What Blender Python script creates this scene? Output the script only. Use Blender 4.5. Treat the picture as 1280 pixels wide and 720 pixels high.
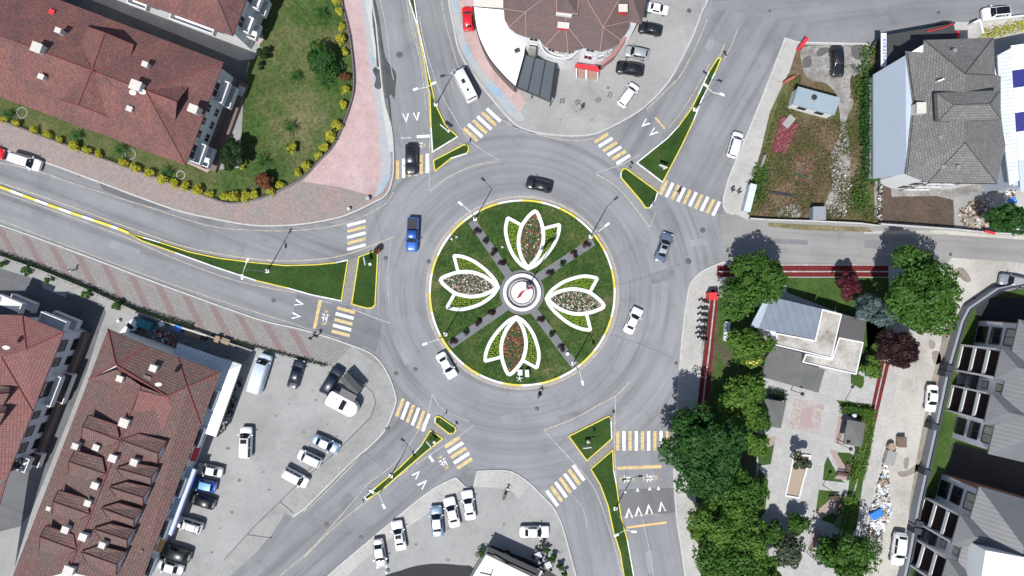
import bpy, bmesh, math, random
import numpy as np
from mathutils import Vector, Matrix
from math import radians, sin, cos, pi, hypot, atan2
random.seed(7)
rng = np.random.default_rng(7)
for o in list(bpy.data.objects): bpy.data.objects.remove(o)
SC = bpy.context.scene; C = SC.collection
# ---------------------------------------------------------------- camera, world, sun, exposure
H = 106.6; S = 0.125                       # camera height, metres per photo pixel on the ground
cd = bpy.data.cameras.new('camera'); cam = bpy.data.objects.new('camera', cd); C.objects.link(cam)
cam.location = (0, 0, H); cam.rotation_euler = (0, 0, 0)
cd.sensor_width = 36; cd.lens = 36 * H / 160.0; cd.clip_end = 5000; SC.camera = cam
SUN_EL = radians(60.5); SHX, SHY = 21.0, 38.0     # shadows run up-right in the photo
sdir = Vector((-SHX, -SHY, 0)).normalized()      # horizontal direction to the sun
tosun = Vector((sdir.x*cos(SUN_EL), sdir.y*cos(SUN_EL), sin(SUN_EL)))
w = bpy.data.worlds.new('World'); SC.world = w; w.use_nodes = True
nt = w.node_tree; bg = nt.nodes['Background']
sky = nt.nodes.new('ShaderNodeTexSky'); sky.sky_type = 'NISHITA'; sky.sun_disc = False
sky.sun_elevation = SUN_EL; sky.sun_rotation = atan2(sdir.x, sdir.y)
sky.altitude = 100; nt.links.new(sky.outputs[0], bg.inputs[0]); bg.inputs[1].default_value = 0.098
sl = bpy.data.lights.new('sun', 'SUN'); sl.energy = 4.7; sl.angle = radians(0.5); sl.color = (1.0, 0.98, 0.955)
so = bpy.data.objects.new('sun', sl); C.objects.link(so); so.rotation_euler = tosun.to_track_quat('Z', 'Y').to_euler()
SC.view_settings.view_transform = 'Standard'; SC.view_settings.look = 'None'
SC.view_settings.gamma = 1; SC.view_settings.exposure = 0.17
# ---------------------------------------------------------------- helpers
ZO = 0.0                                   # height shift of the building being built (parts above 5 m)
def W(px, py, z=0.0):
    if ZO and z > 5: z = z+ZO
    k = (H - z) / H * S
    return Vector(((px - 640) * k, (360 - py) * k, z))
def smooth(pts, closed=False, n=6):
    P = [Vector(p[:2]) for p in pts]; N = len(P); out = []
    rngi = range(N) if closed else range(N - 1)
    for i in rngi:
        g = (lambda k: P[k % N]) if closed else (lambda k: P[min(max(k, 0), N-1)])
        p0, p1, p2, p3 = g(i-1), g(i), g(i+1), g(i+2)
        for j in range(n):
            t = j / n
            out.append(tuple(0.5*((2*p1)+(p2-p0)*t+(2*p0-5*p1+4*p2-p3)*t*t+(3*p1-p0-3*p2+p3)*t*t*t)))
    if not closed: out.append(tuple(P[-1]))
    return out
def wpoly(pts, z=0.0): return [W(p[0], p[1], z) for p in pts]
def area2(P): return sum(P[i].x*P[(i+1)%len(P)].y - P[(i+1)%len(P)].x*P[i].y for i in range(len(P)))
def inset(P, d):
    """offset a polygon (list of Vectors) inward by d"""
    s = 1 if area2(P) > 0 else -1; n = len(P); out = []
    for i in range(n):
        a, b, c = P[i-1], P[i], P[(i+1) % n]
        e1 = (b-a).to_2d(); e2 = (c-b).to_2d()
        if e1.length < 1e-6 or e2.length < 1e-6: out.append(b.copy()); continue
        e1.normalize(); e2.normalize()
        n1 = Vector((-e1.y, e1.x))*s; n2 = Vector((-e2.y, e2.x))*s
        m = n1+n2
        if m.length < 1e-4: m = n1
        m.normalize(); k = d / max(0.35, m.dot(n1))
        out.append(Vector((b.x+m.x*k, b.y+m.y*k, b.z)))
    return out
class MB:
    def __init__(s): s.v = []; s.f = []; s.m = []; s.sm = []
    def add(s, vs, fs, mi=0, smooth=False):
        o = len(s.v); s.v += [tuple(v) for v in vs]
        for f in fs: s.f.append([o+i for i in f]); s.m.append(mi); s.sm.append(smooth)
        return s
    def poly(s, P, mi=0):
        if area2(P) < 0: P = P[::-1]
        return s.add(P, [list(range(len(P)))], mi)
    def prism(s, P, z0, z1, mi=0, mi_side=None, bottom=False):
        P = [Vector(p) for p in P]
        if area2(P) < 0: P = P[::-1]
        n = len(P); ms = mi if mi_side is None else mi_side
        s.add([(p.x, p.y, z1) for p in P], [list(range(n))], mi)
        vs = [(p.x, p.y, z0) for p in P] + [(p.x, p.y, z1) for p in P]
        s.add(vs, [[i, (i+1) % n, n+(i+1) % n, n+i] for i in range(n)], ms)
        if bottom: s.add([(p.x, p.y, z0) for p in P], [list(range(n))[::-1]], ms)
        return s
    def box(s, c, d, rz=0.0, mi=0, M=None, taper=1.0):
        x, y, z = d[0]/2, d[1]/2, d[2]/2; R = Matrix.Rotation(rz, 3, 'Z')
        vs = []
        for k in (-1, 1):
            t = taper if k > 0 else 1
            for a, b in ((-1,-1),(1,-1),(1,1),(-1,1)):
                p = R @ Vector((a*x*t, b*y*t, k*z)) + Vector(c)
                vs.append(M @ p if M else p)
        return s.add(vs, [[3,2,1,0],[4,5,6,7],[0,1,5,4],[1,2,6,5],[2,3,7,6],[3,0,4,7]], mi)
    def tube(s, p0, p1, r0, r1=None, n=8, mi=0, cap=True):
        p0 = Vector(p0); p1 = Vector(p1); r1 = r0 if r1 is None else r1
        d = (p1-p0)
        if d.length < 1e-6: return s
        q = d.to_track_quat('Z', 'Y').to_matrix(); vs = []
        for p, r in ((p0, r0), (p1, r1)):
            for i in range(n): vs.append(p + q @ Vector((r*cos(2*pi*i/n), r*sin(2*pi*i/n), 0)))
        s.add(vs, [[i, (i+1) % n, n+(i+1) % n, n+i] for i in range(n)], mi, n > 5)
        if cap: s.add(vs[n:], [list(range(n))], mi); s.add(vs[:n], [list(range(n))[::-1]], mi)
        return s
    def lathe(s, c, prof, n=16, mi=0, sx=1, sy=1, rz=0, smooth=True):
        vs = []; c = Vector(c); R = Matrix.Rotation(rz, 3, 'Z')
        for r, z in prof:
            for i in range(n): vs.append(c + R @ Vector((sx*r*cos(2*pi*i/n), sy*r*sin(2*pi*i/n), z)))
        fs = []
        for k in range(len(prof)-1):
            for i in range(n): fs.append([k*n+i, k*n+(i+1) % n, (k+1)*n+(i+1) % n, (k+1)*n+i])
        s.add(vs, fs, mi, smooth)
        return s.add(vs[-n:], [list(range(n))], mi)
    def ribbon(s, pts, wd, z0, z1=None, mi=0, closed=False, mats=None, seg=None):
        """pts: world Vectors; wd metres. flat strip at z0, or raised bar z0..z1"""
        P = [Vector((p[0], p[1], 0)) for p in pts]; n = len(P); L = []; R = []
        for i in range(n):
            a = P[i-1] if (i > 0 or closed) else P[i]; b = P[(i+1) % n] if (i < n-1 or closed) else P[i]
            e1 = (P[i]-a); e2 = (b-P[i])
            if e1.length < 1e-6: e1 = e2
            if e2.length < 1e-6: e2 = e1
            e1 = e1.normalized(); e2 = e2.normalized(); t = e1+e2
            if t.length < 1e-5: t = e1
            t.normalize(); nn = Vector((-t.y, t.x, 0)); k = wd/2/max(.5, nn.dot(Vector((-e1.y, e1.x, 0))))
            L.append(P[i]+nn*k); R.append(P[i]-nn*k)
        acc = 0
        for i in range(n if closed else n-1):
            j = (i+1) % n; m = mi
            if mats: m = mats[int(acc/seg) % len(mats)]
            acc += (P[j]-P[i]).length
            zt = z0 if z1 is None else z1
            s.add([(L[i].x,L[i].y,zt),(R[i].x,R[i].y,zt),(R[j].x,R[j].y,zt),(L[j].x,L[j].y,zt)], [[0,1,2,3]], m)
            if z1 is not None:
                s.add([(L[i].x,L[i].y,z0),(L[j].x,L[j].y,z0),(L[j].x,L[j].y,zt),(L[i].x,L[i].y,zt)], [[3,2,1,0]], m)
                s.add([(R[i].x,R[i].y,z0),(R[j].x,R[j].y,z0),(R[j].x,R[j].y,zt),(R[i].x,R[i].y,zt)], [[0,1,2,3]], m)
        if z1 is not None and not closed:
            for i in (0, n-1):
                s.add([(L[i].x,L[i].y,z0),(R[i].x,R[i].y,z0),(R[i].x,R[i].y,z1),(L[i].x,L[i].y,z1)], [[0,1,2,3]], mi)
        return s
    def build(s, name, mat, parent=None, uv=False, bevel=0, loc=None):
        me = bpy.data.meshes.new(name); me.from_pydata(s.v, [], s.f)
        mats = mat if isinstance(mat, (list, tuple)) else [mat]
        for m in mats: me.materials.append(m)
        me.polygons.foreach_set('material_index', s.m); me.polygons.foreach_set('use_smooth', s.sm)
        me.update()
        if uv: slope_uv(me)
        o = bpy.data.objects.new(name, me); C.objects.link(o)
        if parent: o.parent = parent; o.matrix_parent_inverse = Matrix.Identity(4)
        if bevel:
            b = o.modifiers.new('bevel', 'BEVEL'); b.width = bevel; b.segments = 2; b.limit_method = 'ANGLE'
        if loc: o.location = loc
        return o
def slope_uv(me):
    uvl = me.uv_layers.new(name='UVMap')
    for p in me.polygons:
        n = Vector(p.normal)
        if abs(n.z) > 0.9995: h = Vector((1, 0, 0)); s_ = Vector((0, 1, 0))
        else: h = Vector((0, 0, 1)).cross(n).normalized(); s_ = n.cross(h)
        for li in p.loop_indices:
            co = me.vertices[me.loops[li].vertex_index].co
            uvl.data[li].uv = (co.dot(h), co.dot(s_))
def tag(o, label=None, cat=None, group=None, kind=None):
    if label: o['label'] = label
    if cat: o['category'] = cat
    if group: o['group'] = group
    if kind: o['kind'] = kind
    return o
def empty(name, loc, rz=0.0, label=None, cat=None, group=None):
    o = bpy.data.objects.new(name, None); C.objects.link(o); o.location = loc; o.rotation_euler = (0, 0, rz)
    o.empty_display_size = .3
    return tag(o, label, cat, group)
def rel(root, mb):
    """shift world-coordinate geometry into the frame of root (no rotation)"""
    l = root.location; mb.v = [(a-l.x, b-l.y, c-l.z) for a, b, c in mb.v]; return mb
def kids(o, allo): return [c for c in allo if c.parent == o]
def copy_tree(o, parent=None):
    c = o.copy(); C.objects.link(c)
    if parent: c.parent = parent
    for ch in list(o.children): copy_tree(ch, c)
    return c
def struct(name, mb, mat, **k): return tag(mb.build(name, mat, **k), kind='structure')
ORD = ['first','second','third','fourth','fifth','sixth','seventh','eighth','ninth','tenth','eleventh','twelfth','thirteenth','fourteenth','fifteenth','sixteenth','seventeenth','eighteenth','nineteenth','twentieth','twenty-first','twenty-second','twenty-third','twenty-fourth','twenty-fifth','twenty-sixth','twenty-seventh','twenty-eighth','twenty-ninth','thirtieth']
# ---------------------------------------------------------------- materials
def newmat(name):
    m = bpy.data.materials.new(name); m.use_nodes = True; t = m.node_tree
    return m, t, t.nodes['Principled BSDF'], t.nodes.new, t.links.new
def rgb(c): return (c[0], c[1], c[2], 1)
def noise(t, vec, scale, detail=4, rough=.55, dist=0):
    n = t.nodes.new('ShaderNodeTexNoise'); n.inputs['Scale'].default_value = scale
    n.inputs['Detail'].default_value = detail; n.inputs['Roughness'].default_value = rough
    n.inputs['Distortion'].default_value = dist
    if vec is not None: t.links.new(vec, n.inputs['Vector'])
    return n.outputs['Fac']
def ramp(t, fac, stops):
    r = t.nodes.new('ShaderNodeValToRGB'); e = r.color_ramp.elements
    while len(e) < len(stops): e.new(0.5)
    for i, (p, c) in enumerate(stops):
        e[i].position = p; e[i].color = rgb(c) if not isinstance(c, (int, float)) else (c, c, c, 1)
    t.links.new(fac, r.inputs[0]); return r.outputs[0]
def mixc(t, fac, a, b, mode='MIX'):
    n = t.nodes.new('ShaderNodeMix'); n.data_type = 'RGBA'; n.blend_type = mode
    if isinstance(fac, (int, float)): n.inputs[0].default_value = fac
    else: t.links.new(fac, n.inputs[0])
    for s, i in ((a, 6), (b, 7)):
        if isinstance(s, (tuple, list)): n.inputs[i].default_value = rgb(s)
        else: t.links.new(s, n.inputs[i])
    return n.outputs[2]
def math_(t, op, a, b=None):
    n = t.nodes.new('ShaderNodeMath'); n.operation = op
    for s, i in ((a, 0), (b, 1)):
        if s is None: continue
        if isinstance(s, (int, float)): n.inputs[i].default_value = s
        else: t.links.new(s, n.inputs[i])
    return n.outputs[0]
def pos(t): return t.nodes.new('ShaderNodeNewGeometry').outputs['Position']
def objc(t): return t.nodes.new('ShaderNodeTexCoord').outputs['Object']
def mapping(t, vec, rz=0, sc=(1,1,1), loc=(0,0,0)):
    n = t.nodes.new('ShaderNodeMapping'); n.inputs['Rotation'].default_value = (0,0,rz)
    n.inputs['Scale'].default_value = sc; n.inputs['Location'].default_value = loc
    t.links.new(vec, n.inputs['Vector']); return n.outputs[0]
def bump(t, b, h, st=.3, d=.05):
    n = t.nodes.new('ShaderNodeBump'); n.inputs['Strength'].default_value = st; n.inputs['Distance'].default_value = d
    t.links.new(h, n.inputs['Height']); t.links.new(n.outputs[0], b.inputs['Normal'])
def plain(name, col, rough=.6, metal=0, var=.12, scale=2.0, coat=0, spec=.5):
    m, t, b, N, L = newmat(name)
    f = noise(t, objc(t), scale, 5)
    c = mixc(t, f, tuple(x*(1-var) for x in col), tuple(min(1, x*(1+var)) for x in col)); L(c, b.inputs['Base Color'])
    b.inputs['Roughness'].default_value = rough; b.inputs['Metallic'].default_value = metal
    b.inputs['Coat Weight'].default_value = coat; b.inputs['Specular IOR Level'].default_value = spec
    return m
def ground(name, stops, scale=.25, fine=5.0, famp=.18, rough=.95, stain=0.0, det=6, bmp=.2):
    m, t, b, N, L = newmat(name); p = pos(t)
    c = ramp(t, noise(t, p, scale, det, .62), stops)
    g = ramp(t, noise(t, p, fine, 3, .7), [(.3, 1-famp), (.7, 1+famp*.6)])
    c = mixc(t, 1.0, c, g, 'MULTIPLY')
    c = mixc(t, 1.0, c, ramp(t, noise(t, p, .9, 8, .7, .5), [(.52, 1.0), (.74, .84)]), 'MULTIPLY')
    if stain:
        s_ = ramp(t, noise(t, p, .11, 5, .65, .6), [(.52, 1.0), (.72, 1-stain)])
        c = mixc(t, 1.0, c, s_, 'MULTIPLY')
    L(c, b.inputs['Base Color']); b.inputs['Roughness'].default_value = rough
    b.inputs['Specular IOR Level'].default_value = .25
    if bmp: bump(t, b, noise(t, p, fine*1.5, 3), bmp, .04)
    return m
def asphalt(name, base, ang=None, amp=.13, polar=None, tint=(.99,1,1.045), freq=.55):
    m, t, b, N, L = newmat(name); p = pos(t)
    b0 = tuple(base*x for x in tint)
    c = ramp(t, noise(t, p, .06, 5, .6), [(.3, tuple(x*.88 for x in b0)), (.7, tuple(x*1.08 for x in b0))])
    if polar:
        sub = N('ShaderNodeVectorMath'); sub.operation = 'SUBTRACT'; L(p, sub.inputs[0]); sub.inputs[1].default_value = polar
        ln = N('ShaderNodeVectorMath'); ln.operation = 'LENGTH'; L(sub.outputs[0], ln.inputs[0])
        comb = N('ShaderNodeCombineXYZ'); L(math_(t, 'MULTIPLY', ln.outputs['Value'], .8), comb.inputs[0])
        v = N('ShaderNodeVectorMath'); v.operation = 'MULTIPLY_ADD'; L(p, v.inputs[0]); v.inputs[1].default_value = (.035,.035,0); L(comb.outputs[0], v.inputs[2])
        f = noise(t, v.outputs[0], 1.0, 5, .65)
    elif ang is not None:
        f = noise(t, mapping(t, mapping(t, p, -ang), 0, (.022, freq, 1)), 1.0, 5, .65)
    else: f = noise(t, p, .3, 5, .6)
    c = mixc(t, 1.0, c, ramp(t, f, [(.3, 1-amp*1.5), (.5, 1.0), (.72, 1+amp*.8)]), 'MULTIPLY')
    c = mixc(t, 1.0, c, ramp(t, noise(t, p, 7, 3, .8), [(.25, .82), (.75, 1.12)]), 'MULTIPLY')
    c = mixc(t, 1.0, c, ramp(t, noise(t, p, .35, 8, .72, .8), [(.54, 1.0), (.72, .80)]), 'MULTIPLY')
    c = mixc(t, 1.0, c, ramp(t, noise(t, p, 1.3, 4, .6, .3), [(.68, 1.0), (.76, .72)]), 'MULTIPLY')
    c = mixc(t, 1.0, c, ramp(t, noise(t, p, .17, 3, .5, .4), [(.3, 1.07), (.5, 1.0), (.7, .93)]), 'MULTIPLY')
    L(c, b.inputs['Base Color']); b.inputs['Roughness'].default_value = .85; b.inputs['Specular IOR Level'].default_value = .3
    bump(t, b, noise(t, p, 12, 3), .25, .03)
    return m
def paint(name, col, wear=.5):
    m, t, b, N, L = newmat(name); p = pos(t)
    f = ramp(t, noise(t, p, 2.2, 9, .8), [(wear-.02, 0.0), (wear+.12, 1.0)])
    c = mixc(t, f, tuple(.35*x+.12 for x in col), col); c = mixc(t, 1.0, c, ramp(t, noise(t, p, .8, 4, .6), [(.3, .82), (.7, 1.05)]), 'MULTIPLY'); L(c, b.inputs['Base Color']); b.inputs['Roughness'].default_value = .7
    return m
def brickmat(name, c1, c2, mortar, bw, rh, rz=0, uv=False, msz=.03, rough=.85, patch=None, pscale=.35, bmp=.4, off=.5, fine=.15, bias=0):
    m, t, b, N, L = newmat(name)
    if uv: vec = t.nodes.new('ShaderNodeTexCoord').outputs['UV']
    else: vec = mapping(t, pos(t), rz)
    k = N('ShaderNodeTexBrick'); L(vec, k.inputs['Vector']); k.offset = off
    k.inputs['Color1'].default_value = rgb(c1); k.inputs['Color2'].default_value = rgb(c2); k.inputs['Mortar'].default_value = rgb(mortar)
    k.inputs['Scale'].default_value = 1; k.inputs['Mortar Size'].default_value = msz; k.inputs['Mortar Smooth'].default_value = .6
    k.inputs['Brick Width'].default_value = bw; k.inputs['Row Height'].default_value = rh; k.inputs['Bias'].default_value = bias
    c = k.outputs['Color']; p = pos(t)
    if patch:
        f = ramp(t, noise(t, p, pscale, 6, .68, .3), [(.42, 0.0), (.62, 1.0)])
        c = mixc(t, f, c, mixc(t, 1.0, c, patch, 'MULTIPLY'))
    c = mixc(t, 1.0, c, ramp(t, noise(t, p, 4, 4, .75), [(.3, 1-fine), (.7, 1+fine)]), 'MULTIPLY')
    L(c, b.inputs['Base Color']); b.inputs['Roughness'].default_value = rough; b.inputs['Specular IOR Level'].default_value = .25
    if bmp: bump(t, b, k.outputs['Fac'], -bmp if False else bmp, .03)
    return m
def leafmat(name, c1, c2, trans=.36):
    m, t, b, N, L = newmat(name); g = N('ShaderNodeNewGeometry')
    f = noise(t, objc(t), .9, 3); f2 = math_(t, 'ADD', math_(t, 'MULTIPLY', g.outputs['Random Per Island'], .6), math_(t, 'MULTIPLY', f, .5))
    c = mixc(t, f2, c1, c2); L(c, b.inputs['Base Color']); b.inputs['Roughness'].default_value = .55; b.inputs['Specular IOR Level'].default_value = .3
    tr = N('ShaderNodeBsdfTranslucent'); L(c, tr.inputs[0]); mx = N('ShaderNodeMixShader'); mx.inputs[0].default_value = trans
    L(b.outputs[0], mx.inputs[1]); L(tr.outputs[0], mx.inputs[2]); L(mx.outputs[0], t.nodes['Material Output'].inputs[0])
    return m
def carpaint(name, col, metal=.0):
    m, t, b, N, L = newmat(name)
    c = mixc(t, noise(t, objc(t), 1.5, 4), tuple(x*.9 for x in col), col); L(c, b.inputs['Base Color'])
    b.inputs['Roughness'].default_value = .35; b.inputs['Metallic'].default_value = metal; b.inputs['Coat Weight'].default_value = .7; b.inputs['Coat Roughness'].default_value = .08
    return m
def corr(name, col, period, ang=None, dark=.72, uv=True, metal=.1, rough=.5, axis=0):
    m, t, b, N, L = newmat(name)
    v = t.nodes.new('ShaderNodeTexCoord').outputs['UV'] if uv else mapping(t, pos(t), ang or 0)
    sp = N('ShaderNodeSeparateXYZ'); L(v, sp.inputs[0])
    s_ = math_(t, 'SINE', math_(t, 'MULTIPLY', sp.outputs[axis], 2*pi/period))
    c = ramp(t, math_(t, 'MULTIPLY_ADD', s_, .5) if False else math_(t, 'ADD', math_(t, 'MULTIPLY', s_, .5), .5), [(.02, tuple(x*dark for x in col)), (.22, col)])
    c = mixc(t, 1.0, c, ramp(t, noise(t, pos(t), .5, 6, .7), [(.3, .85), (.7, 1.05)]), 'MULTIPLY')
    L(c, b.inputs['Base Color']); b.inputs['Roughness'].default_value = rough; b.inputs['Metallic'].default_value = metal
    bump(t, b, s_, .15, .02)
    return m
c0 = W(652.8, 366)
A_RING = asphalt('asphalt_ring', 0.235, polar=(c0.x, c0.y, 0), amp=.21)
A_N = asphalt('asphalt_north', 0.225, radians(-78), amp=.22)
A_W = asphalt('asphalt_west', 0.220, radians(-20), amp=.22)
A_NE = asphalt('asphalt_northeast', 0.225, radians(60), amp=.20)
A_SW = asphalt('asphalt_southwest', 0.220, radians(42), amp=.22)
A_SE = asphalt('asphalt_southeast', 0.230, radians(-78), amp=.15)
A_E = asphalt('asphalt_east', .255, radians(-4), amp=.12, tint=(1.03,1,.97))
A_T = asphalt('asphalt_top', .21, radians(5), amp=.14)
A_NEW = asphalt('asphalt_dark_patch', .12, amp=.2)
A_WET = asphalt('asphalt_wet_stain', .075, amp=.25)
A_ALLEY = asphalt('asphalt_alley', .13, radians(-20), amp=.15)
G_DIRT = ground('bare_ground', [(.3, (.22,.19,.15)), (.7, (.32,.29,.24))])
G_DUST = ground('dusty_road', [(.25, (.29,.27,.235)), (.5, (.43,.41,.37)), (.75, (.50,.485,.445))], .12, 3, .15, stain=.25)
G_CONC = ground('concrete_lot', [(.3, (.27,.268,.26)), (.7, (.345,.34,.33))], .12, 5, .1, stain=.22)
G_CONC2 = ground('concrete_walk', [(.3, (.25,.248,.24)), (.7, (.33,.325,.31))], .3, 4, .14, stain=.15)
G_SAND = ground('sandy_pavement', [(.3, (.35,.34,.32)), (.7, (.45,.435,.41))], .3, 4, .15, stain=.12)
G_PLAZA = ground('park_plaza', [(.3, (.32,.315,.30)), (.7, (.46,.45,.43))], .25, 3, .14, stain=.2)
G_GRASS = ground('grass_island', [(.26, (.018,.038,.009)), (.46, (.036,.075,.015)), (.58, (.065,.095,.024)), (.70, (.15,.13,.06))], .2, 3.0, .65, bmp=.6)
G_SPLIT = ground('grass_splitter', [(.3, (.02,.048,.009)), (.6, (.035,.075,.013)), (.82, (.09,.085,.035))], .25, 3.5, .38, bmp=.6)
G_LAWN = ground('garden_lawn', [(.30, (.035,.075,.014)), (.46, (.06,.10,.024)), (.58, (.115,.12,.05)), (.74, (.21,.165,.10))], .13, 2.2, .5, bmp=.8, det=11, stain=.25)
G_LAWN2 = ground('park_lawn', [(.3, (.03,.065,.013)), (.7, (.065,.115,.024))], .25, 3, .35, bmp=.6)
G_LOT = ground('vacant_lot', [(.22, (.035,.065,.016)), (.42, (.085,.09,.034)), (.50, (.13,.09,.052)), (.62, (.17,.125,.085)), (.8, (.32,.30,.27))], .13, 2.2, .45, bmp=.7, det=9)
G_SOIL = ground('dark_soil', [(.3, (.075,.055,.042)), (.7, (.115,.085,.065))], .4, 3, .35, bmp=.6)
G_RUB = ground('broken_concrete', [(.3, (.17,.16,.145)), (.7, (.36,.35,.335))], .5, 3, .35, bmp=.5)
G_PINK = ground('pink_paving', [(.3, (.40,.275,.265)), (.7, (.49,.375,.365))], .35, 3, .14, stain=.1)
G_BLUE = ground('blue_painted_strip', [(.52, (.37,.375,.38)), (.68, (.23,.37,.47))], .22, 4, .12)
G_RED = brickmat('red_track', (.15,.018,.018), (.12,.015,.015), (.07,.012,.012), .5, .5, msz=.02, bmp=.1)
P_W = paint('white_paint', (.80,.80,.78), .38); P_Y = paint('yellow_paint', (.72,.47,.17), .38); P_Y2 = paint('thin_yellow_paint', (.60,.52,.36), .48)
P_W2 = paint('worn_white_paint', (.55,.55,.53), .5); P_YB = paint('bright_yellow_kerb', (.68,.57,.06), .36); P_O = paint('orange_paint', (.67,.49,.20), .42)
CRACK = plain('bitumen_crack', (.05,.05,.052), .8); IRON = plain('manhole_iron', (.11,.105,.10), .7, .3)
KERB = ground('kerb_stone', [(.3, (.40,.40,.38)), (.7, (.52,.51,.49))], 1.2, 6, .12)
K_DARK = plain('dark_gutter', (.06,.06,.055), .9)
COB = brickmat('cobble_walk', (.285,.235,.22), (.235,.215,.205), (.17,.16,.15), .55, .3, radians(20), msz=.03, patch=(1.12,.98,.95), pscale=.3, bmp=.3, fine=.25)
PAVR = brickmat('paver_grey', (.245,.23,.22), (.215,.205,.195), (.16,.15,.145), .6, .6, radians(18), msz=.03, bmp=.2)
PAVB = brickmat('paver_pinkband', (.225,.16,.152), (.21,.155,.148), (.155,.125,.118), .4, .4, radians(18), msz=.03, bmp=.2)
PATHG = brickmat('path_grey', (.19,.19,.20), (.16,.16,.17), (.10,.10,.10), .4, .2, radians(45), msz=.02, bmp=.2)
SETT = brickmat('sett_square', (.36,.29,.27), (.42,.39,.36), (.25,.22,.21), .35, .35, radians(10), msz=.04, bmp=.3, fine=.3)
SLABP = brickmat('plaza_flags', (.39,.385,.37), (.34,.335,.325), (.29,.285,.275), 1.2, 1.2, radians(15), msz=.02, bmp=.1)
TILE = brickmat('roof_tile_red', (.245,.105,.09), (.155,.08,.072), (.12,.055,.048), .30, .36, uv=True, msz=.045, patch=(.74,.84,.92), pscale=.28, fine=.26, off=0)
TILE2 = brickmat('roof_tile_weathered', (.215,.115,.102), (.145,.092,.082), (.085,.045,.040), .34, .42, uv=True, msz=.06, patch=(.88,1.12,1.12), pscale=.3, fine=.28, off=0)
TILE3 = brickmat('roof_tile_pink', (.27,.125,.112), (.215,.10,.09), (.13,.055,.052), .34, .42, uv=True, msz=.05, patch=(.95,1.05,1.05), pscale=.2, fine=.15, off=0)
TILEB = brickmat('roof_shingle_brown', (.15,.105,.10), (.125,.092,.088), (.09,.065,.062), .3, .3, uv=True, msz=.03, patch=(1.15,1.05,1.02), pscale=.3, fine=.15)
SHING = brickmat('roof_shingle_grey', (.185,.18,.172), (.145,.14,.135), (.085,.082,.08), .55, .36, uv=True, msz=.045, patch=(1.12,1.12,1.12), pscale=.3, fine=.14)
RIDGE = plain('ridge_cap_red', (.19,.05,.045), .8); RIDGEL = plain('ridge_cap_pale', (.40,.25,.22), .8); RIDGEG = plain('ridge_cap_dark', (.04,.04,.04), .7)
WHITE = plain('white_render', (.66,.66,.66), .8, var=.06, scale=.6); CREAM = plain('cream_render', (.55,.52,.47), .8, scale=.6)
BROWNW = plain('brown_wall', (.17,.12,.10), .85, scale=.6); LILAC = plain('lilac_render', (.62,.62,.67), .8, var=.05, scale=.5)
GLASS = plain('window_glass', (.012,.016,.022), .08, var=.3); CURT = plain('pale_curtain_glass', (.35,.33,.29), .2, var=.4)
FRAMED = plain('dark_frame', (.03,.03,.035), .5); STEEL = plain('galvanised', (.45,.46,.47), .4, .6); LAMPW = plain('lamp_white', (.80,.80,.79), .4)
POLE = plain('pole_grey', (.30,.31,.32), .5, .3); BLK = plain('black_plastic', (.015,.015,.016), .5); RUBBER = plain('tyre_rubber', (.02,.02,.02), .9)
WROOF = plain('white_roof_sheet', (.82,.82,.81), .5, var=.04, scale=.4); BLUEW = plain('pale_blue_sheet', (.42,.48,.56), .5, var=.06, scale=.3)
CORW = corr('white_corrugated', (.62,.66,.68), .55, dark=.74); CORB = corr('blue_grey_sheet', (.19,.225,.27), 1.1, dark=.88); SEAM = corr('grey_standing_seam', (.15,.153,.157), .62, dark=.90)
GREYF = ground('grey_flat_roof', [(.3, (.115,.118,.112)), (.7, (.15,.15,.142))], .4, 5, .12); PERG = plain('slate_canopy', (.065,.08,.095), .6, scale=.5)
WOOD = plain('weathered_wood', (.30,.22,.15), .85, var=.3, scale=4); WOODD = plain('dark_wood', (.10,.06,.045), .8, var=.3, scale=3)
REDP = plain('red_panel', (.60,.03,.04), .5); NAVY = plain('navy_panel', (.012,.015,.16), .5); MAROON = plain('maroon_tarp', (.20,.055,.065), .7, var=.35, scale=3)
WALLG = plain('wall_grey', (.24,.25,.275), .8); WALLD = plain('wall_navy', (.035,.04,.055), .7); BARK = plain('bark', (.10,.075,.055), .95, var=.3, scale=6)
FEN = plain('black_fence', (.02,.02,.022), .6); TERR = plain('terrace_pink', (.40,.28,.25), .8); CONCW = ground('old_white_concrete', [(.26,(.14,.115,.09)),(.42,(.34,.31,.27)),(.6,(.47,.45,.41))], .45, 3, .2, stain=.45)
BLUEP = plain('blue_plastic', (.03,.20,.60), .4, var=.3, scale=6); TEAL = plain('teal_steel', (.03,.20,.23), .5)
# ================================================================= GROUND, ROADS, PAVEMENTS
def sheet(name, pts, z, mat, sm=False, closed=True):
    if sm: pts = smooth(pts, True)
    return struct(name, MB().poly(wpoly(pts, 0) if z is None else [Vector((p.x, p.y, z)) for p in wpoly(pts)]), mat)
def slab(name, pts, mat, z=.12, z0=-.04, kerb=None):
    P = wpoly(pts); return struct(name, MB().prism(P, z0, z, 0, 1), [mat, KERB])
g = MB(); g.poly([Vector((-700,-700,-.06)), Vector((700,-700,-.06)), Vector((700,700,-.06)), Vector((-700,700,-.06))]); struct('ground', g, G_DIRT)
R = []
def road(name, pts, z, mat, sm=False): return sheet(name, pts, z, mat, sm)
road('road', [(-300,-250),(1580,-250),(1580,980),(-300,980)], 0.0, A_RING)
road('road', [(440,-250),(585,-250),(620,120),(612,140),(560,200),(478,214),(462,120)], .004, A_N)
road('road', [(-300,60),(0,160),(380,262),(452,262),(452,440),(330,440),(0,300),(-300,200)], .005, A_W)
road('road', [(1080,-250),(840,-250),(800,120),(752,168),(790,214),(905,270),(1000,50)], .006, A_NE)
road('road', [(880,-250),(1580,-250),(1580,90),(1060,110),(990,60),(1000,50),(1010,30),(890,10)], .0085, A_T)
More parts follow.
